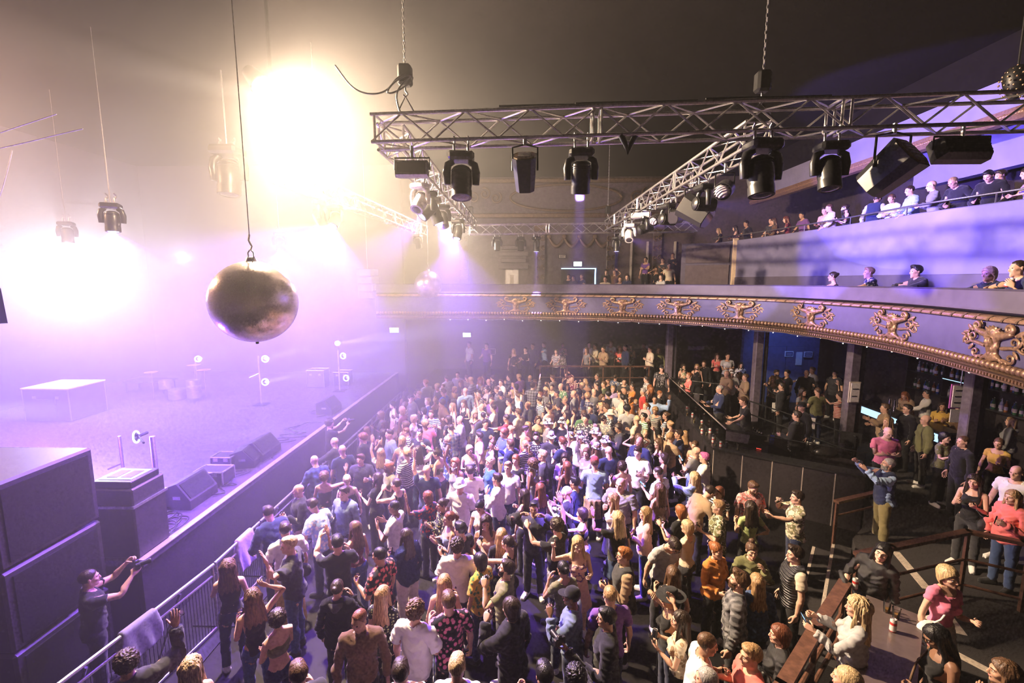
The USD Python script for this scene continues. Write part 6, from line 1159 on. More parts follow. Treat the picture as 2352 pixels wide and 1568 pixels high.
part(dd, 'wall', boxm((8.9, 18.3, PZ + .003), (11.9, 18.5, 4.1)), 'blue_wall'); part(dd, 'leaf', boxm((9.85, 18.22, PZ + .01), (10.55, 18.3, 2.9)), 'blue_wall'); part(dd, 'leaf', boxm((10.57, 18.22, PZ + .01), (11.27, 18.3, 2.9)), 'blue_wall')
for u0, u1, v0, v1 in ((1803, 1821, 806, 819), (1847, 1865, 807, 820)):
    a, b = aty(u0, v0, 18.2), aty(u1, v1, 18.2); part(dd, 'notice_frame', boxm((a[0], 18.18, b[2]), (b[0], 18.215, a[2])), 'lit_card' if 0 else plain(f'blue_card{u0}', (.42, .55, .8), .6)); part(dd, 'notice_field', boxm((a[0] + .03, 18.17, b[2] + .03), (b[0] - .03, 18.19, a[2] - .03)), 'blue_wall')
    for i in range(2): part(dd, 'print', boxm((a[0] + .07, 18.16, b[2] + .07 + .06 * i), (b[0] - .07, 18.18, b[2] + .085 + .06 * i)), f'blue_card{u0}')
a, b = aty(1829, 808, 18.2), aty(1840, 838, 18.2); part(dd, 'door_plate', boxm((a[0], 18.17, b[2]), (b[0], 18.2, a[2])), 'blue_card1803')
spot('light_unseen_door', (10., 16.6, 4.0), (10.4, 18.3, 2.6), 26, (.25, .4, 1.), 50, .05, .6)  # unseen lamp under the balcony, placed to light the doors blue
# drooping wires of fairy lights under the balcony edge
emit('fairy_glow', (1., .85, .7), 6.)
for k, (s0, s1) in enumerate(((2.5, 6.), (6., 9.5), (9.5, 13.), (13., 16.5), (16.5, 20.))):
    ss_ = np.linspace(s0, s1, 26); P = np.array([on_curve(s, -.3, ZB - .2 - .05 * abs(math.sin((s - s0) * 2.6)))[0] for s in ss_]); t = thing('light_string', f'drooping light string under the balcony edge, {["leftmost", "second", "middle", "fourth", "rightmost"][k]} span', 'lights'); part(t, 'wire', tube(P, .008, 5), 'white_plastic', True)
    m = MB(); [m.tm((lambda q: (q.apply_translation(p - [0, 0, .02]), q)[1])(trimesh.creation.icosphere(0, .016))) for p in P[2::5]]; part(t, 'bulbs', m.mesh(), 'fairy_glow', kind='stuff')
# ------------------------------------------------------------------ the people, placed by the pixel of the middle of the head
GK = dict(t='t_shirt', T='loose_t_shirt', f='fitted_top', s='shirt', S='short_sleeved_shirt', J='jacket', H='hooded_jacket', B='blazer', k='tank_top', p='strappy_top', c='crop_top', w='waistcoat', d='dress', m='mini_dress', K='skirt', L='long_skirt', j='jeans', r='trousers', x='shorts', W='wide_trousers', i='tied_jacket', o='shoes', b='bucket_hat', C='cap', n='beanie', h='wide_hat')
def outfit(code):
    out = []
    for w in code.split():
        k, m = w.split(':'); c, *rest = m.split('/'); f = cloth(c, rest[0] if rest else 'plain', rest[1] if len(rest) > 1 else None); out.append((GK[k], f))
        if k in 'sSB': out.append(('collar', f))
        if k == 'H': out.append(('hood', f))
    if not any(k == 'shoes' for k, _ in out): out.append(('shoes', cloth('black' if len(code) % 2 else 'white')))
    return out
TAKEN, RES = [], {}
SIT = (((.12, 1, -.15), (.02, .05, -1)), ((.12, 1, -.15), (.02, .05, -1)))
def short(l): return l.split(',')[0].replace('person', 'the person', 1)
def place(u, v, yaw, sex, sk, hr, code, la, ra, label, floor=0., xy=None, hold=(), lod=None, **kw):
    if lod is None: lod = 0 if v > 1225 else (1 if v > 970 else 2)
    hr = tuple(hr.split()) if ' ' in hr else (hr, 'black')
    r = person(label, u, v, yaw, sex, sk, hr, outfit(code), la, ra, floor=floor, xy=xy, lod=lod, **kw)
    RES[label] = r; TAKEN.append((r['loc'][0], r['loc'][1], r['loc'][2]))
    for w in hold:
        n, kind = w[0], w[2:]; p = r['grip_' + n]; H = r['axis_' + n]; ax = H[:, 0] * np.sign(H[2, 0] or 1); ax = ax + [0, 0, .9]; l = short(label)
        if kind in ('beer', 'pale_drink', 'pink_drink', 'empty'): cup('clear plastic cup held by ' + l, p, ax, None if kind == 'empty' else kind, held=True)
        elif kind in ('can', 'dark_can'): can(('white and red' if kind == 'can' else 'dark') + ' can held by ' + l, p, ax, 'can_print' if kind == 'can' else 'can_dark', held=True)
        elif kind in ('phone', 'dark_phone'): phone('mobile phone held by ' + l, p, r['head'], 'screen_blue' if kind == 'phone' else 'glass_dark')
        elif kind == 'camera': photo_camera('black camera held by ' + l, p + [0, 0, .05], np.array([-math.sin(math.radians(yaw)), math.cos(math.radians(yaw)), 0]))
    return r
F = [  # ---- foreground and middle of the dance floor
(205, 1328, -40, 'm', 'fair', 'crop dark', 't:black r:black', 'photo', 'photo', 'person in black in the pit holding a camera', dict(hold=('r:camera',))),
(290, 1522, 50, 'm', 'tan', 'curly dark', 'J:charcoal j:navy/denim', 'rest', 'half_up', 'person with dark curls raising an empty cup at the lower left edge', dict(hold=('r:empty',))),
(440, 1533, 15, 'f', 'fair', 'wavy blonde', 'k:tan j:blue/denim', 'cup', 'rest', 'person with wavy pinned-up blonde hair at the lower edge', {}),
(685, 1547, 40, 'm', 'fair', 'short brown', 't:charcoal j:navy/denim', 'rest', 'cup', 'person with short brown hair cut off by the lower edge, left of centre', {}),
(616, 1177, 55, 'm', 'fair', 'short dark', 'J:navy j:navy/denim', 'rail', 'rail', 'person in navy jacket leaning on the crowd barrier beside a lilac coat', dict(lean=18)),
(655, 1216, 40, 'm', 'fair', 'short dark', 'T:white W:mustard', 'rest', 'rest', 'person in white t-shirt and mustard trousers with a dark bag strap, seen from behind', {}),
(524, 1303, 25, 'f', 'fair', 'wavy brown', 'p:black j:navy/denim', 'face', 'rest', 'person with loose brown waves drinking by the barrier', dict(hold=('l:empty',))),
(580, 1373, 45, 'f', 'tan', 'wavy brown', 'k:black j:blue/denim', 'cup', 'on_head', 'person in black vest with a hand on her head, holding a lidded cup', dict(hold=('l:pale_drink',))),
(718, 1160, 70, 'm', 'fair', 'short dark', 'S:pale_blue/flowered/white j:navy/denim', 'rail', 'cup', 'person in pale blue flowered shirt bending towards the barrier', dict(lean=20, hold=('r:empty',))),
(790, 1132, 160, 'm', 'fair', 'short dark', 's:steel_blue/denim j:black/denim', 'rest', 'low_cup', 'smiling person in blue denim shirt near the barrier', {}),
(775, 1246, 30, 'm', 'pale', 'short black', 't:black j:navy/denim', 'photo', 'face', 'person in black t-shirt with elbows up, seen from behind', dict(hold=('r:dark_phone',))),
(815, 1212, 60, 'f', 'tan', 'long brown', 'p:burgundy j:blue/denim', 'half_up', 'rest', 'person with long brown hair and burgundy top, elbow raised', {}),
(775, 1350, 5, 'f', 'fair', 'bun dark', 'J:black H:charcoal j:black/denim', 'rest', 'face', 'person in black coat with a furry collar, dark hair up', {}),
(905, 1164, 80, 'm', 'brown', 'crop black', 't:white j:navy/denim', 'clap', 'clap', 'clapping person in white t-shirt with cropped black hair', {}),
(932, 1230, 55, 'f', 'olive', 'long dark', 'J:navy/sequinned/blue W:cream', 'cup', 'rest', 'person in blue sequinned jacket and cream trousers', dict(hold=('l:pale_drink',))),
(871, 1275, 70, 'm', 'tan', 'crop black', 'S:black/flowered/coral j:navy/denim', 'cup', 'rest', 'person in black shirt with coral flowers and a shaved head', dict(hold=('l:beer',))),
(1015, 1159, 120, 'f', 'tan', 'bun dark', 's:black/spotted/yellow r:black', 'clap', 'cup', 'person in black blouse with yellow spots, dark hair up', dict(hold=('r:pale_drink',))),
(982, 1141, 60, 'f', 'olive', 'fringe auburn', 'S:navy/flowered/red r:black', 'half_up', 'rest', 'person in navy blouse with red flowers, arm raised', {}),
(1057, 1215, 60, 'm', 'tan', 'short black', 't:black r:black', 'cup', 'rest', 'person in black with tanned neck behind the curly one in white', {}),
(1050, 1254, 5, 'm', 'fair', 'curly dark', 'T:white j:charcoal/denim', 'rest', 'cup', 'person in loose white t-shirt with dark curls, seen from behind', {}),
(1116, 1200, 185, 'f', 'tan', 'wavy dark', 'c:pale_pink K:pale_pink', 'cup', 'low_cup', 'smiling person in pale pink crop top with dark waves', dict(hold=('r:pink_drink',))),
(1152, 1229, 10, 'f', 'fair', 'long fair', 'f:black L:black', 'rest', 'cup', 'person in black with long straight fair hair, seen from behind', {}),
(1166, 1246, 65, 'f', 'fair', 'ponytail dark', 'k:black r:black', 'photo', 'rest', 'person in black vest with a dark ponytail holding a dark can', dict(hold=('l:dark_can',))),
(1102, 1288, 55, 'f', 'olive', 'bob black', 'S:mustard/flowered/green j:navy/denim', 'rest', 'cup', 'person in mustard flowered blouse behind a raised arm', {}),
(1164, 1306, 80, 'm', 'fair', 'short dark', 't:olive j:charcoal/denim', 'drink', 'rest', 'bearded person in olive t-shirt drinking from a can', dict(extra=('beard',), head=(0, 14, 0), hold=('l:dark_can',))),
(1021, 1338, 5, 'f', 'fair', 'long fair', 'k:tan j:blue/denim', 'rest', 'cup', 'person with long fair hair holding a pink drink, seen from behind', dict(hold=('r:pink_drink',))),
(880, 1365, -10, 'f', 'fair', 'long fair', 'f:black/spotted/lime j:black/denim', 'cup', 'rest', 'person in black top with a green glittering patch', dict(hold=('l:empty',))),
(955, 1402, -15, 'm', 'fair', 'curly brown', 'T:white j:navy/denim', 'rest', 'cup', 'person in white t-shirt with brown curls holding a cup, near the lower edge', dict(hold=('r:empty',))),
(1030, 1381, 25, 'm', 'fair', 'short brown', 'S:black/flowered/pink j:black/denim', 'cup', 'rest', 'person in black shirt with pink flowers, seen from behind', {}),
(1173, 1396, 55, 'm', 'fair', 'bob dark', 'J:black r:black', 'drink', 'rest', 'person in black jacket with chin-length dark hair drinking', dict(hold=('l:empty',))),
(1313, 1370, 75, 'm', 'brown', 'crop black', 's:steel_blue/denim j:navy/denim C:black', 'drink', 'crossed', 'person in faded denim shirt and black cap drinking from a cup', dict(hold=('l:pale_drink',))),
(1278, 1208, 55, 'm', 'fair', 'curly dark', 't:black i:grey j:navy/denim', 'photo', 'up', 'bearded person in black t-shirt with both arms up and grey jacket at the waist', dict(extra=('beard',))),
(1227, 1166, 170, 'm', 'olive', 'short black', 'J:charcoal r:black', 'eyes', 'eyes', 'person in dark jacket shading the eyes with both hands', {}),
(1301, 1130, 70, 'm', 'fair', 'bald', 't:black j:black/denim', 'clap', 'clap', 'bald person in black t-shirt clapping', {}),
(1320, 1108, 60, 'm', 'tan', 'short black', 't:navy j:black/denim', 'rest', 'rest', 'person in navy t-shirt just behind the bald one clapping', {}),
(1328, 1249, 185, 'f', 'pale', 'long blonde', 'p:pale_pink/marbled/purple K:pale_pink', 'cup', 'half_up', 'person with long blonde hair in pale pink, hand raised, facing the camera', dict(hands=('relaxed', 'point'))),
(1057, 1114, -10, 'm', 'fair', 'short grey', 'T:white j:blue/denim b:white', 'rest', 'cup', 'person in white t-shirt and white bucket hat in violet light', {}),
(1142, 1100, 75, 'm', 'tan', 'short dark', 's:white j:navy/denim', 'face', 'rest', 'person in white shirt with a hand to the mouth in violet light', {}),
(910, 1112, 70, 'm', 'fair', 'crop dark', 'k:black j:navy/denim', 'eyes', 'rest', 'person in black vest with a balding head, looking through raised hands', {}),
(920, 1543, 10, 'm', 'fair', 'short dark', 'J:white/striped/brown j:black/denim', 'rest', 'rest', 'person in white and brown jacket with dark hair cut off by the lower edge', {}),
(1050, 1531, 0, 'm', 'fair', 'short blonde', 't:white j:navy/denim', 'rest', 'rest', 'fair-haired person in white cut off by the lower edge', {}),
(1250, 1548, 20, 'm', 'tan', 'short black', 't:black j:black/denim', 'cup', 'rest', 'person in black almost hidden at the lower edge, right of centre', {}),
(1322, 1553, 30, 'f', 'tan', 'curly black', 'J:black j:black/denim', 'rest', 'photo', 'person in black aiming a camera at the lower edge', dict(hold=('r:camera',))),
(1293, 1306, 25, 'f', 'olive', 'bun black', 'f:olive j:navy/denim', 'face', 'rest', 'person in olive top with dark hair clipped up, hand to face', {}),
(1203, 1136, 55, 'f', 'fair', 'long dark', 'k:black j:black/denim', 'rest', 'cup', 'person in black vest with long dark hair, in violet light', {}),
(1240, 1122, 40, 'f', 'fair', 'long auburn', 'f:purple j:black/denim', 'rest', 'rest', 'person in purple top with long auburn hair', {}),
(1366, 1062, -10, 'm', 'fair', 'short brown', 't:pale_blue i:tan j:navy/denim C:red', 'rest', 'rest', 'person in pale blue t-shirt and red cap with a jacket tied at the waist', dict(lod=1, h=1.84)),
(1407, 1147, 85, 'f', 'fair', 'wavy fair', 'p:cream K:black', 'hip', 'rest', 'person with fair waves in cream top, hand on hip', {}),
(1419, 1190, 20, 'f', 'tan', 'wavy blonde', 't:black K:blue/denim', 'half_up', 'rest', 'person in black t-shirt and denim skirt with long blonde waves', {}),
(1425, 1112, 145, 'm', 'fair', 'bald', 'T:grey j:black/denim', 'rest', 'cup', 'broad bald person in grey t-shirt, smiling', dict(fat=1.12, lod=0)),
(1482, 1178, 80, 'f', 'fair', 'long fair', 's:pale_pink j:blue/denim', 'cup', 'rest', 'person in pale pink shirt with long fair hair holding a cup', dict(hold=('l:beer',))),
(1515, 1124, 20, 'f', 'fair', 'wavy brown', 'p:tan j:black/denim n:white', 'rest', 'rest', 'person in white beanie with long brown hair, bare-shouldered', {}),
(1563, 1174, 30, 'f', 'fair', 'bob ginger', 't:black j:black/denim', 'cup', 'rest', 'person with a ginger bob in black', {}),
(1578, 1210, 45, 'f', 'fair', 'bob blonde', 'f:cream j:charcoal/denim', 'photo', 'rest', 'person with blonde bob in cream top holding up a pink drink', dict(hold=('l:pink_drink',))),
(1631, 1130, -75, 'm', 'fair', 'short dark', 's:tan r:black', 'cup', 'reach', 'person in tan shirt bending forward towards the others', dict(lean=38, hold=('l:empty',))),
(1650, 1164, 70, 'm', 'fair', 'short fair', 'S:olive/camouflage/cream j:black/denim', 'cup', 'rest', 'person in camouflage shirt holding a cup, left of the crowd by the desk', dict(hold=('l:beer',))),
(1730, 1120, 185, 'm', 'fair', 'quiff brown', 'S:pale_pink/marbled/coral j:black/denim', 'cup', 'rest', 'bearded person in pink marbled shirt looking down before the desk panels', dict(extra=('beard',), head=(0, -18, 0))),
(1724, 1166, 0, 'f', 'fair', 'wavy dark', 'f:lime j:black/denim', 'cup', 'hip', 'person in lime top with dark waves and a hand on the hip', {}),
(1831, 1142, 80, 'm', 'fair', 'short dark', 'S:cream/camouflage/olive j:navy/denim', 'point', 'drink', 'person in cream camouflage shirt pointing and drinking before the desk', dict(hold=('r:pale_drink',), lod=0)),
(1434, 1276, 85, 'm', 'fair', 'short ginger', 's:tan w:charcoal j:black/denim', 'cup', 'rest', 'ginger-haired person in dark waistcoat over tan shirt', dict(hold=('l:empty',), extra=('glasses',))),
(1548, 1252, 200, 'm', 'fair', 'short dark', 't:pale_grey j:charcoal/denim', 'rest', 'rest', 'person in pale grey t-shirt and glasses bending over', dict(lean=22, extra=('glasses',), head=(0, -20, 0))),
(1646, 1264, 205, 'f', 'fair', 'bun ginger', 's:orange j:black/denim', 'cup', 'low_cup', 'person in orange shirt with ginger hair up holding a cup', dict(hold=('r:pale_drink',))),
(1727, 1264, 170, 'f', 'fair', 'top_knot brown', 'J:olive j:black/denim', 'face', 'rest', 'person in olive jacket with a top knot and a hand at the mouth', {}),
(1826, 1273, 80, 'm', 'fair', 'quiff dark', 't:cream w:charcoal/quilted j:black/denim', 'rest', 'rest', 'person in quilted dark gilet over cream t-shirt beside the handrail', {}),
(1545, 1318, 5, 'f', 'fair', 'long brown', 'f:black j:black/denim', 'cup', 'rest', 'person in black with long straight brown hair, seen from behind', {}),
(1401, 1366, 10, 'm', 'fair', 'crop fair', 't:purple j:navy/denim', 'rest', 'rest', 'person in dark purple t-shirt with cropped fair hair', {}),
(1539, 1375, 95, 'f', 'tan', 'bun brown', 'k:black j:navy/denim h:black', 'on_head', 'eyes', 'person in wide black hat with both arms up', {}),
(1697, 1333, 65, 'm', 'fair', 'quiff brown', 's:charcoal/checked/grey r:black', 'rest', 'rest', 'bearded person in dark checked shirt looking up to the left', dict(extra=('beard',), head=(0, 10, 0), h=1.84)),
(1738, 1336, 0, 'f', 'fair', 'long fair', 'J:blue/denim j:black/denim', 'rest', 'rest', 'person in denim jacket with long fair hair behind the checked shirt', {}),
(1393, 1419, 80, 'm', 'tan', 'short black', 'J:black r:black', 'low_cup', 'rest', 'person in black jacket with black hair holding a can, lower centre', dict(hold=('l:can',))),
(1563, 1425, 70, 'f', 'fair', 'long dark', 'f:cream/flowered/tan r:black', 'phone', 'cup', 'person in cream flowered top with long dark hair looking at a phone', dict(hold=('l:dark_phone', 'r:dark_can'))),
(1625, 1479, -100, 'm', 'tan', 'crop brown', 't:white j:black/denim', 'cup', 'out', 'person in white t-shirt with cropped hair reaching to the left, near the lower edge', dict(hold=('l:pale_drink',), lean=10)),
(1724, 1506, 90, 'm', 'fair', 'short fair', 't:coral j:navy/denim', 'low_cup', 'cup', 'person in salmon t-shirt at the lower edge holding a cup', dict(hold=('l:can',))),
(1790, 1458, 70, 'f', 'fair', 'bob auburn', 'J:black/leather j:black/denim', 'cup', 'rest', 'person with auburn bob in black leather holding a can', dict(hold=('l:can',))),
(1622, 1560, 60, 'm', 'fair', 'crop grey', 't:navy j:navy/denim', 'rest', 'rest', 'grey cropped head just above the lower edge', {}),
]
P_ = [  # ---- the raised floor on the right
(2027, 1268, 130, 'f', 'pale', 'long black', 'J:black/leather j:black/denim', 'rest', 'rail', 'person in black leather jacket with long black hair leaning on the handrail', dict(side=-10)),
(1970, 1396, 55, 'f', 'fair', 'wavy blonde', 's:pale_grey/satin j:navy/denim', ((.25, .62, -.75), (-.12, .85, .38), 0, 0), ((.25, .62, -.8), (-.3, .9, .3), 0, 0), 'person with blonde waves in silver satin shirt holding up a phone', dict(hold=('l:phone',))),
(2179, 1324, 185, 'f', 'fair', 'bob blonde', 'f:pink K:cream', 'cup', 'rest', 'smiling person in bright pink top tilting her head', dict(side=-8, head=(0, 0, 14))),
(2150, 1464, 75, 'f', 'brown', 'long black', 'k:black r:black', 'low_cup', 'rest', 'person with long black hair looking down at a brown bag', dict(head=(0, -25, 0))),
(2306, 1545, 60, 'f', 'tan', 'long brown', 'f:black j:black/denim', 'face', 'rest', 'person with long brown hair at the lower right corner', {}),
(1946, 1563, 40, 'm', 'fair', 'crop blonde', 't:tan j:navy/denim', 'rest', 'rest', 'cropped fair head at the lower edge beside the high table', {}),
(2325, 1142, 95, 'f', 'fair', 'long fair', 'f:navy B:coral j:blue/denim', 'cup', 'rest', 'person in coral blazer and jeans holding a cup at the right edge', dict(hold=('l:empty',), lod=0)),
(2238, 1106, 120, 'f', 'fair', 'wavy dark', 'k:black j:charcoal/denim', 'phone', 'phone', 'person in black vest with long dark waves holding a phone', dict(hold=('l:dark_phone',), lod=0)),
(2334, 1085, 110, 'm', 'fair', 'bald', 't:white j:navy/denim', 'cup', 'rest', 'bald person in white t-shirt with a beer at the right edge', dict(hold=('l:beer',))),
(2040, 1066, 75, 'm', 'fair', 'crop grey', 's:pale_blue w:navy r:khaki', 'photo', 'photo', 'grey-bearded person in navy waistcoat and khaki trousers taking a photograph', dict(extra=('grey_beard',), hold=('l:dark_phone',), lod=0, floor=.42, head=(0, 8, 0))),
(2041, 994, 170, 'm', 'pale', 'bald', 't:pink r:black', 'crossed', 'crossed', 'bald person in pink t-shirt looking down behind the desk', dict(head=(0, -15, 0), fat=1.08)),
(2126, 964, 70, 'm', 'fair', 'bald', 't:yellow J:olive j:black/denim', 'rest', 'rest', 'bald person in glasses with olive coat over a yellow t-shirt', dict(extra=('glasses',))),
(2084, 939, 80, 'm', 'fair', 'short dark', 's:white J:black r:black', 'rest', 'low_cup', 'person in glasses and black jacket over a white collar', dict(extra=('glasses',))),
(2033, 937, 60, 'm', 'fair', 'short brown', 'J:tan r:black', 'out', 'low_cup', 'person in tan jacket with an arm held out before the bar', {}),
(2039, 968, 85, 'f', 'fair', 'long fair', 'f:charcoal r:black', 'rest', 'rest', 'fair-haired person half hidden behind the pink t-shirt', {}),
(2165, 933, 140, 'f', 'olive', 'long dark', 's:mustard j:blue/denim', 'clap', 'cup', 'person in mustard shirt at the bar', {}),
(2204, 941, 80, 'f', 'fair', 'long brown', 'J:brown r:black', 'rest', 'cup', 'person in brown jacket with long brown hair under the hanging notice', {}),
(2171, 1004, 200, 'f', 'pale', 'fringe black', 't:olive/spotted/grey r:black', 'clap', 'clap', 'person with a black fringe in olive t-shirt, clapping', {}),
(2212, 1014, 80, 'm', 'fair', 'crop brown', 's:black r:black', 'rest', 'rest', 'person in black shirt with cropped hair turned towards the fringe', {}),
(2322, 968, 30, 'f', 'fair', 'long fair', 'H:grey r:black', 'rest', 'rest', 'person in grey hooded jacket seen from behind near the right pillar', {}),
(2294, 1018, 120, 'f', 'tan', 'bun brown', 'f:mustard r:black', 'cup', 'rest', 'person in dim mustard top between the pillar and the right edge', {}),
(1929, 908, 55, 'f', 'fair', 'curly dark', 't:cream/striped/red j:black/denim', 'photo', 'up', 'person in red and cream striped t-shirt filming with raised arms', dict(hold=('l:dark_phone',))),
(1918, 858, 120, 'm', 'fair', 'short dark', 't:black w:charcoal r:black', 'rest', 'rest', 'bartender-like person in dark waistcoat by the pillar', {}),
(2078, 908, 110, 'f', 'fair', 'long ginger', 's:tan r:black', 'reach', 'rest', 'ginger-haired person leaning over the bar', dict(lean=25)),
(2128, 903, 60, 'm', 'tan', 'short black', 's:white r:black', 'reach', 'rest', 'person in white shirt behind the bar', dict(xy=(11.8, 13.2))),
(1653, 893, 85, 'm', 'fair', 'crop grey', 's:navy r:black', 'type', 'type', 'engineer with glasses and navy shirt at the far desk', dict(extra=('glasses',), fat=1.08)),
(1707, 921, 80, 'm', 'fair', 'short brown', 't:black r:black', 'reach', 'type', 'engineer in black t-shirt reaching across the mixing console', dict(lod=1, lean=12)),
(1830, 954, 40, 'm', 'fair', 'short dark', 'H:black r:black', 'low_cup', 'rest', 'person in black hooded top with orange cords inside the desk', {}),
(1842, 934, 100, 'm', 'fair', 'short black', 'J:black r:black C:black', 'rest', 'rest', 'person in black cap beside the hooded top', {}),
(1845, 900, 200, 'f', 'tan', 'wavy dark', 'f:grey j:black/denim', 'cup', 'rest', 'person in grey top with dark waves near the bar door', {}),
(1878, 898, 5, 'm', 'fair', 'crop brown', 't:olive j:navy/denim', 'cup', 'rest', 'person in olive t-shirt with cropped hair, seen from behind near the bar', {}),
(1796, 887, 60, 'm', 'fair', 'short dark', 'J:black r:black', 'rest', 'photo', 'person in black jacket near the blue doors', {}),
(1776, 871, 170, 'f', 'fair', 'wavy fair', 'f:tan j:black/denim', 'on_head', 'eyes', 'person with fair waves and raised elbows near the blue doors', {}),
(1784, 857, 180, 'm', 'tan', 'quiff dark', 't:black r:black', 'rest', 'rest', 'dark-bearded person before the blue doors', dict(extra=('beard',))),
(1808, 857, 90, 'm', 'fair', 'short dark', 't:charcoal r:black', 'rest', 'rest', 'person in charcoal t-shirt before the blue doors', {}),
(1866, 850, 90, 'm', 'fair', 'short brown', 's:white r:black', 'rest', 'reach', 'person in white shirt reaching by the blue doors', {}),
(1853, 857, 170, 'm', 'fair', 'bald', 'J:black r:black', 'cup', 'rest', 'bald person in black jacket by the blue doors', {}),
(1712, 866, 80, 'm', 'fair', 'short brown', 'J:tan j:black/denim', 'phone', 'rest', 'person in tan jacket behind the far engineer', {}),
(1697, 861, 100, 'f', 'tan', 'long brown', 'f:cream j:black/denim', 'cup', 'rest', 'person in cream top behind the far engineer', {}),
(1680, 857, 170, 'm', 'fair', 'short brown', 'T:white j:black/denim b:white', 'rest', 'rest', 'person in white with a white bucket hat behind the desk', {}),
(1669, 858, 110, 'm', 'fair', 'bald', 's:tan j:black/denim', 'cup', 'rest', 'bald person in tan shirt behind the desk', {}),
(1702, 838, 175, 'f', 'fair', 'long dark', 's:white/flowered/black r:black', 'rest', 'rest', 'person in white flowered shirt under the balcony', {}),
(1672, 818, 180, 'm', 'tan', 'crop dark', 't:pale_grey r:black', 'crossed', 'crossed', 'person in pale grey with folded arms under the balcony', dict(floor=BZ)),
(1648, 817, 175, 'f', 'fair', 'long brown', 'f:coral r:black', 'rest', 'cup', 'person in coral top at the far back under the balcony', dict(floor=BZ)),
(1617, 835, 150, 'm', 'fair', 'short brown', 's:black r:black', 'rest', 'face', 'person in black shirt with a hand to the face under the balcony', {}),
(1601, 842, 160, 'f', 'fair', 'long fair', 'd:black', 'rest', 'rest', 'person in black dress under the balcony', {}),
(1582, 862, 90, 'f', 'fair', 'bun ginger', 'f:coral K:black', 'cup', 'rest', 'person in coral with ginger hair by the end of the desk', {}),
(1570, 842, 190, 'f', 'fair', 'long dark', 'd:cream/flowered/green', 'phone', 'cup', 'person in pale flowered dress looking at a phone by the desk end', {}),
(1520, 846, 180, 'm', 'fair', 'short black', 't:black/spotted/white r:black C:black', 'rest', 'rest', 'person in black cap and black t-shirt with a white print at the desk end', {}),
]
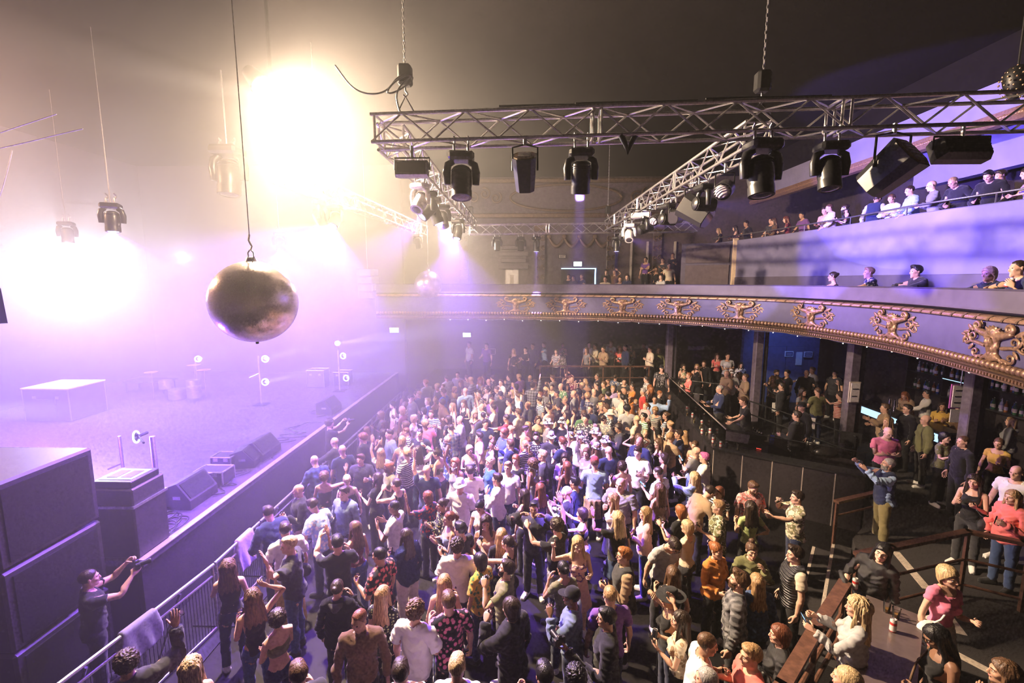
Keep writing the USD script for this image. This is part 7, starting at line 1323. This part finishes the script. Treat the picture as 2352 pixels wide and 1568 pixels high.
MID = [  # ---- the thick of the crowd
(1258, 972, 80, 'm', 'fair', 'short brown', 't:olive j:navy/denim b:white/marbled/black', 'rest', 'cup', 'person in olive t-shirt and patterned white bucket hat, leftmost hat', {}),
(1291, 970, 170, 'm', 'tan', 'short dark', 't:black j:black/denim b:white/marbled/black', 'low_cup', 'rest', 'person in black t-shirt and patterned white bucket hat, behind the other hats', {}),
(1266, 1003, 10, 'm', 'fair', 'short dark', 'J:charcoal j:black/denim b:white/marbled/black', 'rest', 'rest', 'person in charcoal jacket and patterned bucket hat, seen from behind', {}),
(1309, 1003, 80, 'f', 'fair', 'long fair', 'p:tan j:blue/denim b:white/marbled/black', 'up', 'rest', 'person in tan top and patterned bucket hat with a raised arm', {}),
(1331, 1003, 150, 'm', 'fair', 'short brown', 't:cream j:navy/denim b:white/marbled/black', 'cup', 'rest', 'person in cream t-shirt and patterned bucket hat', {}),
(1367, 994, 60, 'm', 'fair', 'short fair', 't:tan j:navy/denim b:white/marbled/black', 'rest', 'on_head', 'person in tan t-shirt and patterned bucket hat holding the brim', {}),
(1390, 1014, 100, 'm', 'tan', 'short dark', 's:white j:black/denim b:white/marbled/black', 'rest', 'rest', 'person in white shirt and patterned bucket hat, rightmost hat', {}),
(1370, 1028, 30, 'f', 'fair', 'long brown', 'f:grey j:black/denim b:white/marbled/black', 'half_up', 'rest', 'person in grey top and patterned bucket hat with long brown hair', {}),
(1232, 1003, 175, 'm', 'fair', 'quiff dark', 't:black/spotted/white j:black/denim', 'rest', 'phone', 'bearded person in black t-shirt with white print facing the camera', dict(extra=('beard',))),
(1402, 951, 75, 'm', 'fair', 'short grey', 'S:black/flowered/white j:black/denim b:cream', 'low_cup', 'rest', 'person in cream hat and black shirt with white flowers', {}),
(1341, 951, 10, 'm', 'fair', 'short brown', 't:green j:navy/denim', 'rest', 'rest', 'person in green t-shirt, seen from behind', {}),
(1163, 960, 60, 'm', 'tan', 'crop dark', 't:red j:navy/denim', 'point', 'rest', 'person in red t-shirt with arm held out', {}),
(1133, 937, 80, 'm', 'fair', 'short dark', 't:white j:navy/denim', 'cup', 'rest', 'person in white t-shirt with dark hair in the left of the crowd', {}),
(1169, 922, 85, 'm', 'fair', 'short dark', 't:pale_pink j:navy/denim', 'rest', 'rest', 'person in pale pink t-shirt in the left of the crowd', {}),
(1190, 947, 60, 'm', 'fair', 'short brown', 'T:cream j:navy/denim', 'cup', 'rest', 'person in loose cream t-shirt right of the red one', {}),
(1398, 1036, 10, 'm', 'fair', 'bald', 't:navy j:black/denim', 'rest', 'rest', 'bald person in navy t-shirt, seen from behind near the hats', {}),
(1347, 1040, 150, 'f', 'fair', 'fringe brown', 's:white/sequinned/lilac j:blue/denim', 'rest', 'up', 'person in sparkling white shirt with one arm straight up', {}),
(1298, 1053, 170, 'f', 'fair', 'wavy dark', 'J:lilac c:white j:navy/denim', 'rest', 'cup', 'person in lilac jacket over white with dark waves', {}),
(1246, 1046, 85, 'm', 'fair', 'quiff blonde', 't:charcoal j:navy/denim', 'cup', 'rest', 'blond person in charcoal t-shirt facing the stage', {}),
(1172, 1020, 60, 'm', 'fair', 'short brown', 's:navy j:navy/denim', 'rest', 'rest', 'person in navy shirt with a neighbour holding an arm round the neck', {}),
(1206, 1021, 50, 'f', 'fair', 'ponytail fair', 't:black/striped/white j:black/denim', 'around', 'rest', 'person in black and white striped t-shirt with an arm round a friend', {}),
(1125, 1062, 120, 'f', 'fair', 'curly blonde', 't:bright_blue j:navy/denim', 'rest', 'cup', 'person with blonde curls in blue, in violet light', {}),
(1467, 1006, 10, 'f', 'fair', 'wavy brown', 'k:black j:black/denim', 'eyes', 'eyes', 'person in black vest with both elbows raised, bare back', {}),
(1512, 1018, 90, 'f', 'fair', 'wavy brown', 'p:black j:black/denim', 'rest', 'up', 'person beside the desk wall pointing one arm straight up', dict(hands=('relaxed', 'point'))),
(1559, 997, 80, 'm', 'tan', 'short dark', 'J:navy j:black/denim', 'clap', 'rest', 'person in navy jacket beside the desk wall', {}),
(1540, 1004, -60, 'm', 'fair', 'short fair', 't:tan j:navy/denim', 'clap', 'clap', 'clapping person in tan t-shirt beside the desk wall', {}),
(1596, 1023, 130, 'f', 'fair', 'bun brown', 'k:coral/striped/white j:blue/denim', 'cup', 'rest', 'person in coral striped vest by the corner of the desk', {}),
(1618, 1051, 60, 'm', 'fair', 'short purple' if 0 else 'short pink', 'T:white j:navy/denim', 'reach', 'rest', 'person in white t-shirt with pink-lit hair by the corner of the desk', {}),
(1450, 937, 20, 'f', 'fair', 'long ginger', 'f:tan j:black/denim', 'rest', 'rest', 'person with long ginger hair in tan, seen from behind', {}),
(1477, 899, 85, 'm', 'fair', 'short grey', 't:red r:black', 'rest', 'cup', 'grey-haired person in red t-shirt at the desk wall', {}),
(1453, 888, 90, 'm', 'tan', 'short dark', 't:orange j:black/denim', 'reach', 'rest', 'person in orange t-shirt reaching forward', {}),
(1434, 876, 170, 'm', 'fair', 'short dark', 't:charcoal j:black/denim', 'cup', 'rest', 'person in charcoal t-shirt facing the camera by the back railing', {}),
(1387, 882, 90, 'm', 'fair', 'short brown', 't:lime j:navy/denim', 'clap', 'clap', 'clapping person in pale lime t-shirt', {}),
(1344, 876, 150, 'f', 'pale', 'bob blonde', 't:grey j:navy/denim', 'rest', 'rest', 'person with blonde bob in grey t-shirt', {}),
(1327, 902, 85, 'f', 'brown', 'afro black', 'k:orange j:black/denim', 'rest', 'rest', 'person with a round black afro and orange vest', {}),
(1301, 860, 150, 'f', 'fair', 'long dark', 'd:black', 'on_head', 'rest', 'person in black dress with an arm over the head', {}),
(1217, 868, 150, 'm', 'tan', 'bald', 's:white B:navy r:black', 'rest', 'rest', 'bald person in sunglasses and dark suit over white', dict(extra=('glasses',))),
(1051, 860, 170, 'm', 'fair', 'short brown', 't:grey j:navy/denim', 'low_cup', 'low_cup', 'person in grey t-shirt with hands together facing the camera', {}),
(1018, 900, 70, 'm', 'fair', 'short brown', 't:bright_blue j:navy/denim', 'rest', 'rest', 'person in bright blue t-shirt facing the stage', {}),
(962, 905, 70, 'm', 'fair', 'crop fair', 'J:navy j:navy/denim', 'cup', 'rest', 'person in navy jacket with cropped fair hair near the stage', {}),
(964, 995, 170, 'm', 'fair', 'crop dark', 't:black j:black/denim', 'rest', 'rest', 'person in black t-shirt with cropped hair facing the camera', {}),
(768, 1015, 70, 'm', 'fair', 'bald', 's:charcoal j:navy/denim', 'reach', 'rest', 'bald person in charcoal shirt reaching over the barrier', dict(lod=1)),
(786, 1033, 40, 'm', 'fair', 'bald', 't:navy j:navy/denim', 'rest', 'rest', 'bald person in navy t-shirt just behind the one reaching', dict(lod=1)),
(722, 1058, 50, 'm', 'fair', 'bald', 's:blue/checked/navy j:navy/denim', 'rail', 'rail', 'bald person in blue checked shirt at the barrier', dict(lod=1, lean=15)),
(743, 962, -50, 'm', 'fair', 'curly dark', 't:black j:black/denim', 'photo', 'photo', 'photographer in black between the stage and the barrier', dict(hold=('r:camera',), lod=1, xy=(-5.25, 11.9))),
(745, 1095, 10, 'f', 'tan', 'curly brown', 'p:black j:navy/denim', 'rest', 'half_up', 'person in black strappy top with brown curls, bare back', dict(lod=1)),
(797, 1102, 20, 'f', 'pale', 'bun blonde', 'p:black j:navy/denim', 'rest', 'rest', 'person with pale bun and crossed black straps', dict(lod=1)),
(980, 1080, 15, 'm', 'fair', 'bald', 't:navy j:navy/denim', 'up', 'rest', 'bald person in navy with violet light on the head', dict(lod=1)),
(875, 1040, 10, 'f', 'fair', 'long fair', 'f:white j:blue/denim', 'up', 'rest', 'person in white top with a slender raised arm', dict(lod=1)),
(960, 1035, 20, 'f', 'fair', 'wavy dark', 's:white j:blue/denim', 'on_head', 'on_head', 'person in white shirt with both arms raised over dark waves', dict(lod=1)),
]
for r in F: place(*r[:10], **r[10])
for r in P_: place(*r[:10], **{'floor': PZ, **r[10]})
for r in MID: place(*r[:10], **r[10])
def handbag(label, who, off, size, mat, side=1):
    r = RES[who]; M = np.array(UsdGeom.Xformable(r['prim']).GetLocalTransformation())[:3, :3]; c = r['loc'] + np.array(off) @ M; t = thing('handbag', label, 'bag', c); s = np.array(size) / 2
    f = lambda P: smax(ell(P, (0, 0, 0), s * 1.25), np.abs(P[:, 2]) - s[2], .02); V, F = surfnet(f, -s * 1.5, s * 1.5, .014); V = V + .006 * (meshkit.noise(V * 40, 2) - .5)[:, None]; part(t, 'pouch', (V, F), mat, True)
    sh = r['head'] - c + [0, 0, -.22] + np.array([-.12 * side, -.02, 0]) @ M; part(t, 'strap', tube(np.array([(0, 0, s[2] * .8), sh * .35 + np.array([.03 * side, .05, 0]) @ M, sh * .7 + np.array([.02 * side, .06, 0]) @ M, sh]), .011, 5), mat, True); part(t, 'clasp', MB().box((-.02, -.012, s[2] * .7), (.02, .012, s[2] * .95), bev=.006).mesh(), 'steel')
handbag('white crossbody bag worn by the smiling person in bright pink', 'smiling person in bright pink top tilting her head', (.24, .12, .98), (.24, .13, .18), cloth('white'))
handbag('brown leather bag held low by the person with long black hair', 'person with long black hair looking down at a brown bag', (-.12, .30, .92), (.30, .12, .22), cloth('brown', 'leather'), -1)
handbag('black bag worn at the hip by the person in black vest with a phone', 'person in black vest with long dark waves holding a phone', (-.25, .1, .9), (.26, .13, .24), cloth('black', 'leather'), -1)
handbag('small dark bag on the back of the person in white and mustard', 'person in white t-shirt and mustard trousers with a dark bag strap, seen from behind', (.20, -.12, .95), (.2, .1, .2), cloth('charcoal'))
def on_px(curve, u, off, z):
    Q = np.c_[curve, np.full(len(curve), z)] - CAM; k = Q @ FW > .5; uu = CX + FPX * (Q[k] @ RT) / (Q[k] @ FW); i = int(np.argmin(abs(uu - u))); c = curve[k]; j = min(i + 1, len(c) - 1); d = c[j] - c[j - 1]; d /= np.linalg.norm(d); n = np.array([-d[1], d[0]])
    return c[i] + n * off
BALC = [(1885, 632, 60, 'f', 'fair', 'bun dark', 'k:black j:black/denim', 'parapet', 'parapet', 'person with dark hair up resting on the balcony parapet'), (1963, 628, 70, 'm', 'fair', 'short fair', 'S:navy/flowered/white j:navy/denim', 'parapet', 'cup', 'person in flowered shirt resting on the balcony parapet'), (2058, 622, 80, 'm', 'tan', 'quiff black', 'J:black r:black', 'parapet', 'parapet', 'broad person in black leaning on the balcony parapet'),
        (2187, 632, 95, 'f', 'fair', 'bob blonde', 's:navy j:navy/denim', 'parapet', 'parapet', 'blonde person resting chin-low on the balcony parapet'), (2250, 622, 75, 'm', 'fair', 'crop dark', 't:navy j:navy/denim', 'face', 'parapet', 'person with cropped dark hair holding a can on the balcony'), (2320, 625, 75, 'm', 'fair', 'short dark', 's:black r:black h:black', 'face', 'cup', 'bearded person in a black hat on the balcony at the right edge')]
for r in BALC: place(*r, floor=4.43, xy=on_px(BC, r[0] - 14, .64, 5.5), lod=1, legs=(((.12, 1, -.2), (.02, -.45, -1)), ((.12, 1, -.2), (.02, -.45, -1))), lean=16, head=(0, 14, 0), extra=('beard',) if 'bearded' in r[9] else (), hold={'2250': ('l:can',), '2320': ('r:can',)}.get(str(r[0]), ()), group=None)
bn = thing('bench', 'long dark bench behind the balcony parapet', 'bench'); part(bn, 'seat', sweep([(-1.2, 4.275), (-.78, 4.275), (-.78, 4.78), (-1.2, 4.78)], BC3[60:]), 'black_carpet'); part(bn, 'footboard', sweep([(-.75, 4.28), (-.26, 4.28), (-.26, 4.42), (-.75, 4.42)], BC3[60:]), 'black_carpet')
FARB = [(1306, 640, 22.0), (1317, 642, 21.6), (1336, 640, 21.8), (1392, 624, 21.5), (1390, 646, 20.0), (1412, 624, 21.3), (1424, 647, 20.5), (1440, 640, 19.6), (1483, 598, 21.8), (1507, 618, 21.0), (1522, 600, 21.6), (1518, 640, 19.0), (1537, 612, 20.6), (1545, 586, 22.2)]
fl = ['in black left in the lit doorway', 'in charcoal peeping in the lit doorway', 'in navy right in the lit doorway', 'in black just right of the lit doorway', 'in pale shirt low by the lit doorway', 'in brown with raised hand beyond the doorway', 'in grey half hidden at the parapet', 'in navy alone at the parapet, right of the blue beam', 'in purple standing tall by the battens', 'in black with both elbows raised on the balcony', 'in charcoal behind the raised elbows', 'in pale grey sitting low at the parapet', 'in cream with long hair at the balcony end', 'in black highest at the balcony end']
tops = ['t:black', 'J:charcoal', 't:navy', 'J:black', 's:cream', 't:brown', 't:grey', 's:navy', 'f:purple', 'f:black', 't:charcoal', 't:pale_grey', 'f:cream', 't:black']
for k, (u, v, y) in enumerate(FARB):
    c = aty(u, v, y); hh = 1.72 if k % 2 == 0 else 1.66; fz = c[2] - hh * .93; low = fz < 4.3
    place(u, v, 170 - 20 * (k % 3), 'mf'[k % 2], ['fair', 'tan', 'fair', 'pale'][k % 4], ['short dark', 'long brown', 'crop brown', 'wavy dark'][k % 4], tops[k] + ' r:black', 'on_head' if k in (5, 9) else ['rest', 'cup', 'lean'][k % 3], 'eyes' if k == 9 else 'rest', 'person ' + fl[k], floor=max(4.275, fz if not low else fz + .42), xy=c[:2], lod=2, legs=SIT if low else None)
GAL = [(1640, 540, 'f', 'long fair', 'f:black', 'leaning at the far left end of the gallery'), (1668, 528, 'f', 'long dark', 'f:pale_pink', 'in pale pink at the far end of the gallery'), (1702, 527, 'm', 'short dark', 't:black', 'in black at the far end of the gallery'), (1730, 525, 'm', 'crop dark', 't:charcoal', 'in charcoal among the far gallery crowd'), (1762, 522, 'f', 'wavy brown', 's:brown', 'in brown left of the pair in the gallery'), (1783, 500, 'f', 'long auburn', 'f:burgundy', 'in burgundy embracing in the gallery'), (1800, 503, 'm', 'short black', 't:purple', 'in purple embracing in the gallery'), (1851, 508, 'm', 'short dark', 't:pale_pink', 'in pale pink leaning out of the gallery'), (1877, 497, 'm', 'crop brown', 's:cream', 'in cream shirt with sunglasses on a cord in the gallery'), (1926, 490, 'f', 'bun dark', 'd:black', 'clapping in black in the gallery'),
       (1974, 474, 'm', 'crop dark', 's:pale_grey w:navy', 'in waistcoat and cap with back turned in the gallery'), (2014, 470, 'f', 'bun brown', 's:white', 'in white shirt and hair band in the gallery'), (2052, 460, 'm', 'crop dark', 's:pale_blue', 'in pale blue shirt smiling in the gallery'), (2106, 448, 'm', 'bald', 's:grey', 'in grey shirt and glasses in the gallery'), (2180, 434, 'm', 'crop fair', 'J:black', 'in black bending over in the gallery'), (2240, 438, 'm', 'short black', 'J:black', 'in black crouched by the gallery rail'), (2265, 408, 'm', 'short dark', 's:white', 'tall in white shirt in the gallery'), (2340, 418, 'f', 'long dark', 'f:lilac', 'in lilac at the right end of the gallery')]
for k, (u, v, sx, hr, code, l) in enumerate(GAL):
    p = on_px(GP, u, .42 + (.35 if u in (1800, 1851, 2265, 1730) else 0), 7.6); place(u, v, [75, 60, 95, 110][k % 4] if u != 1974 else -60, sx, ['fair', 'pale', 'tan', 'fair'][k % 4], hr, code + ' j:navy/denim' + (' C:black' if u == 1974 else ''), 'clap' if u == 1926 else ['rail', 'lean', 'rest', 'rail'][k % 4], 'clap' if u == 1926 else ['rail', 'cup', 'lean'][k % 3], 'person ' + l, floor=6.172, xy=p, lod=1 if u > 1850 else 2, lean=12 if u not in (2180, 2240) else 30, extra=('glasses',) if u == 2106 else ())
BACK = [(1180, 790, 'f', 'long fair', 'f:black', 'hip', 'with a hand on the hip'), (1207, 797, 'f', 'bun dark', 't:black', 'crossed', 'with folded arms'), (1224, 784, 'm', 'crop dark', 'J:charcoal', 'rest', 'in charcoal jacket'), (1250, 784, 'm', 'short brown', 's:pale_blue', 'around', 'in pale blue with arm held out'), (1293, 787, 'f', 'bun brown', 'd:olive/flowered/cream', 'cup', 'in olive flowered dress'), (1278, 800, 'f', 'long dark', 't:black/striped/white', 'reach', 'in stripes reaching out'), (1347, 812, 'f', 'long brown', 'f:grey', 'rest', 'in grey left of the cream group'), (1367, 806, 'm', 'short dark', 's:cream', 'phone', 'in cream shirt looking down at a phone'), (1353, 808, 'm', 'short brown', 't:white', 'rest', 'in white half hidden by the cream shirt'), (1403, 806, 'm', 'quiff fair', 't:white', 'phone', 'in bright white t-shirt looking down'), (1386, 804, 'm', 'short dark', 's:tan', 'cup', 'in tan shirt between two in white'), (1437, 786, 'm', 'crop black', 's:white B:navy', 'rest', 'in dark suit and white shirt'), (1424, 806, 'f', 'long ginger', 'f:coral', 'cup', 'in coral beside the dark suit'), (1449, 812, 'f', 'long dark', 'd:black/flowered/white', 'cup', 'in black flowered dress with a drink'), (1479, 812, 'f', 'bun dark', 'f:burgundy', 'face', 'in burgundy drinking'), (1493, 815, 'm', 'short brown', 's:cream', 'cup', 'in cream shirt, rightmost on the back platform'), (1514, 790, 'f', 'long fair', 'J:olive', 'rest', 'in olive jacket by the far pillar'), (1118, 835, 'm', 'short dark', 't:purple', 'rest', 'in purple, leftmost on the back platform'), (1078, 822, 'm', 'crop brown', 'T:pale_grey', 'rest', 'in pale grey, alone in the haze at the back')]
for k, (u, v, sx, hr, code, arm_, l) in enumerate(BACK):
    place(u, v, 175 - 25 * (k % 4), sx, ['fair', 'pale', 'tan', 'fair'][k % 4], hr, code + (' r:black' if ':' in code and not code.startswith('d') else ''), arm_, ['rest', 'cup', 'low_cup'][k % 3], 'person on the back platform ' + l, floor=BZ, xy=aty(u, v, 19.1 + .45 * (k % 5))[:2], lod=2)
# ---- the rest of the crowd on the floor, filled in between
rng = np.random.default_rng(2024)
fill = Polygon([(-4.25, 6.6), (-3.7, 4.7), (-1.8, 4.1), (.6, 4.2), (2.0, 5.0), (3.1, 6.2), (3.9, 8.2), (4.3, 11.0), (4.75, 15.0), (4.95, 17.6), (2.8, 18.35), (-2.6, 18.35), (-4.2, 16.2)])
topc = [c for c in COL if c not in ('tan', 'khaki')]; kinds = [('t', 'plain', 't-shirt'), ('T', 'plain', 'loose t-shirt'), ('s', 'plain', 'shirt'), ('S', 'flowered', 'flowered shirt'), ('J', 'plain', 'jacket'), ('H', 'plain', 'hooded top'), ('t', 'striped', 'striped t-shirt'), ('s', 'checked', 'checked shirt')]; kindf = [('f', 'plain', 'top'), ('p', 'plain', 'strappy top'), ('k', 'plain', 'vest'), ('d', 'flowered', 'flowered dress'), ('c', 'plain', 'crop top'), ('t', 'plain', 't-shirt'), ('d', 'plain', 'dress'), ('f', 'striped', 'striped top'), ('J', 'denim', 'denim jacket')]
weight = dict(white=5, black=6, charcoal=3, navy=4, grey=3, pale_grey=2, cream=3, pale_blue=2, blue=2, pale_pink=2); pw = np.array([weight.get(c, .4) for c in topc]); pw /= pw.sum()
hm, hf = ['short', 'crop', 'quiff', 'short', 'curly', 'bald', 'crop'], ['long', 'wavy', 'bob', 'bun', 'ponytail', 'fringe', 'curly', 'long', 'top_knot', 'wavy']; hn = dict(short='short', crop='cropped', quiff='swept-up', curly='curly', long='long straight', wavy='long wavy', bob='bobbed', bun='pinned-up', ponytail='ponytailed', fringe='fringed', top_knot='top-knotted')
hcol = ['brown', 'dark', 'black', 'brown', 'fair', 'blonde', 'dark', 'ginger', 'dark', 'auburn']; hcn = dict(fair='fair', dark='dark', brown='brown', black='black', blonde='blonde', ginger='ginger', auburn='auburn', grey='grey')
poses = [('rest', 'rest', 'arms down'), ('cup', 'rest', 'holding a cup'), ('rest', 'cup', 'holding a cup'), ('clap', 'clap', 'clapping'), ('rest', 'rest', 'arms down'), ('phone', 'rest', 'holding a phone'), ('photo', 'photo', 'filming with both hands'), ('rest', 'up', 'one arm up'), ('half_up', 'rest', 'one elbow up'), ('face', 'rest', 'hand to the face'), ('crossed', 'crossed', 'arms folded'), ('hip', 'rest', 'hand on hip')]
wp = np.array([4, 3, 3, 2, 3, 1, 1.2, 1, .8, 1, .7, .7]); wp = wp / wp.sum(); used = set(); tries = 0; n_fill = 0
while tries < 6000 and n_fill < 195:
    tries += 1; x, y = rng.uniform(-4.4, 5.), rng.uniform(4.6, 18.3)
    if not fill.contains(shapely.Point(x, y)) or min((x - a) ** 2 + (y - b) ** 2 for a, b, z in TAKEN if z < .5) < .53 ** 2: continue
    near = y < 6.6
    sx = 'mf'[int(rng.random() < .47)]
    for _ in range(60):
        c = topc[rng.choice(len(topc), p=pw)] if not near else ['black', 'charcoal', 'navy', 'grey', 'burgundy', 'brown', 'purple', 'olive', 'teal'][rng.integers(9)]; k = (kinds if sx == 'm' else kindf)[rng.integers(8 if sx == 'm' else 9)]; h = (hm if sx == 'm' else hf)[rng.integers(7 if sx == 'm' else 10)]; hc = hcol[rng.integers(10)]; po = poses[rng.choice(12, p=wp)]
        if (c, k[2], h, hc) not in used: break
    used.add((c, k[2], h, hc)); sec = {'flowered': 'cream' if c not in ('cream', 'white') else 'teal', 'striped': 'white' if c not in ('white', 'cream') else 'navy', 'checked': 'grey' if 'grey' not in c else 'navy'}.get(k[1])
    code = f'{k[0]}:{c}' + (f'/{k[1]}' if k[1] != 'plain' else '') + (f'/{sec}' if sec else '')
    if k[0] == 'J' and k[1] == 'denim': code = 'J:' + c + '/denim'
    if k[0] not in 'dm': code += [' j:navy/denim', ' j:black/denim', ' r:black', ' j:blue/denim', ' K:black' if sx == 'f' else ' x:tan'][rng.integers(5)]
    where = ('near the barrier' if x < -2.6 else 'near the desk wall' if x > 3.2 else 'mid-floor') if y < 14 else ('at the far left of the floor' if x < -1 else 'at the back of the floor')
    hair_l = 'bald head' if h == 'bald' else f'{hn[h]} {hcn[hc]} hair'
    lab = f"person in {c.replace('_', ' ')} {k[2]} with {hair_l}, {po[2]}"
    if len((lab + ' ' + where).split()) <= 16: lab += ', ' + where
    yw = rng.normal(85, 38) if rng.random() < .72 else rng.uniform(-180, 180); dist = math.hypot(x, y)
    place(0, 0, yw, sx, ['fair', 'pale', 'tan', 'olive', 'brown', 'dark'][rng.choice(6, p=[.45, .2, .15, .1, .06, .04])], f'{h} {hc}', code, po[0], po[1], lab, xy=(x, y), lod=1 if dist < 9.6 else 2, h=(1.77 if sx == 'm' else 1.65) + rng.normal() * .06, head=(rng.normal() * 18, rng.normal() * 6, 0), lean=rng.normal() * 4, hold=('l:beer',) if po[0] == 'cup' and dist < 11 else (('l:phone',) if po[0] == 'phone' and dist < 11 else ()))
    n_fill += 1
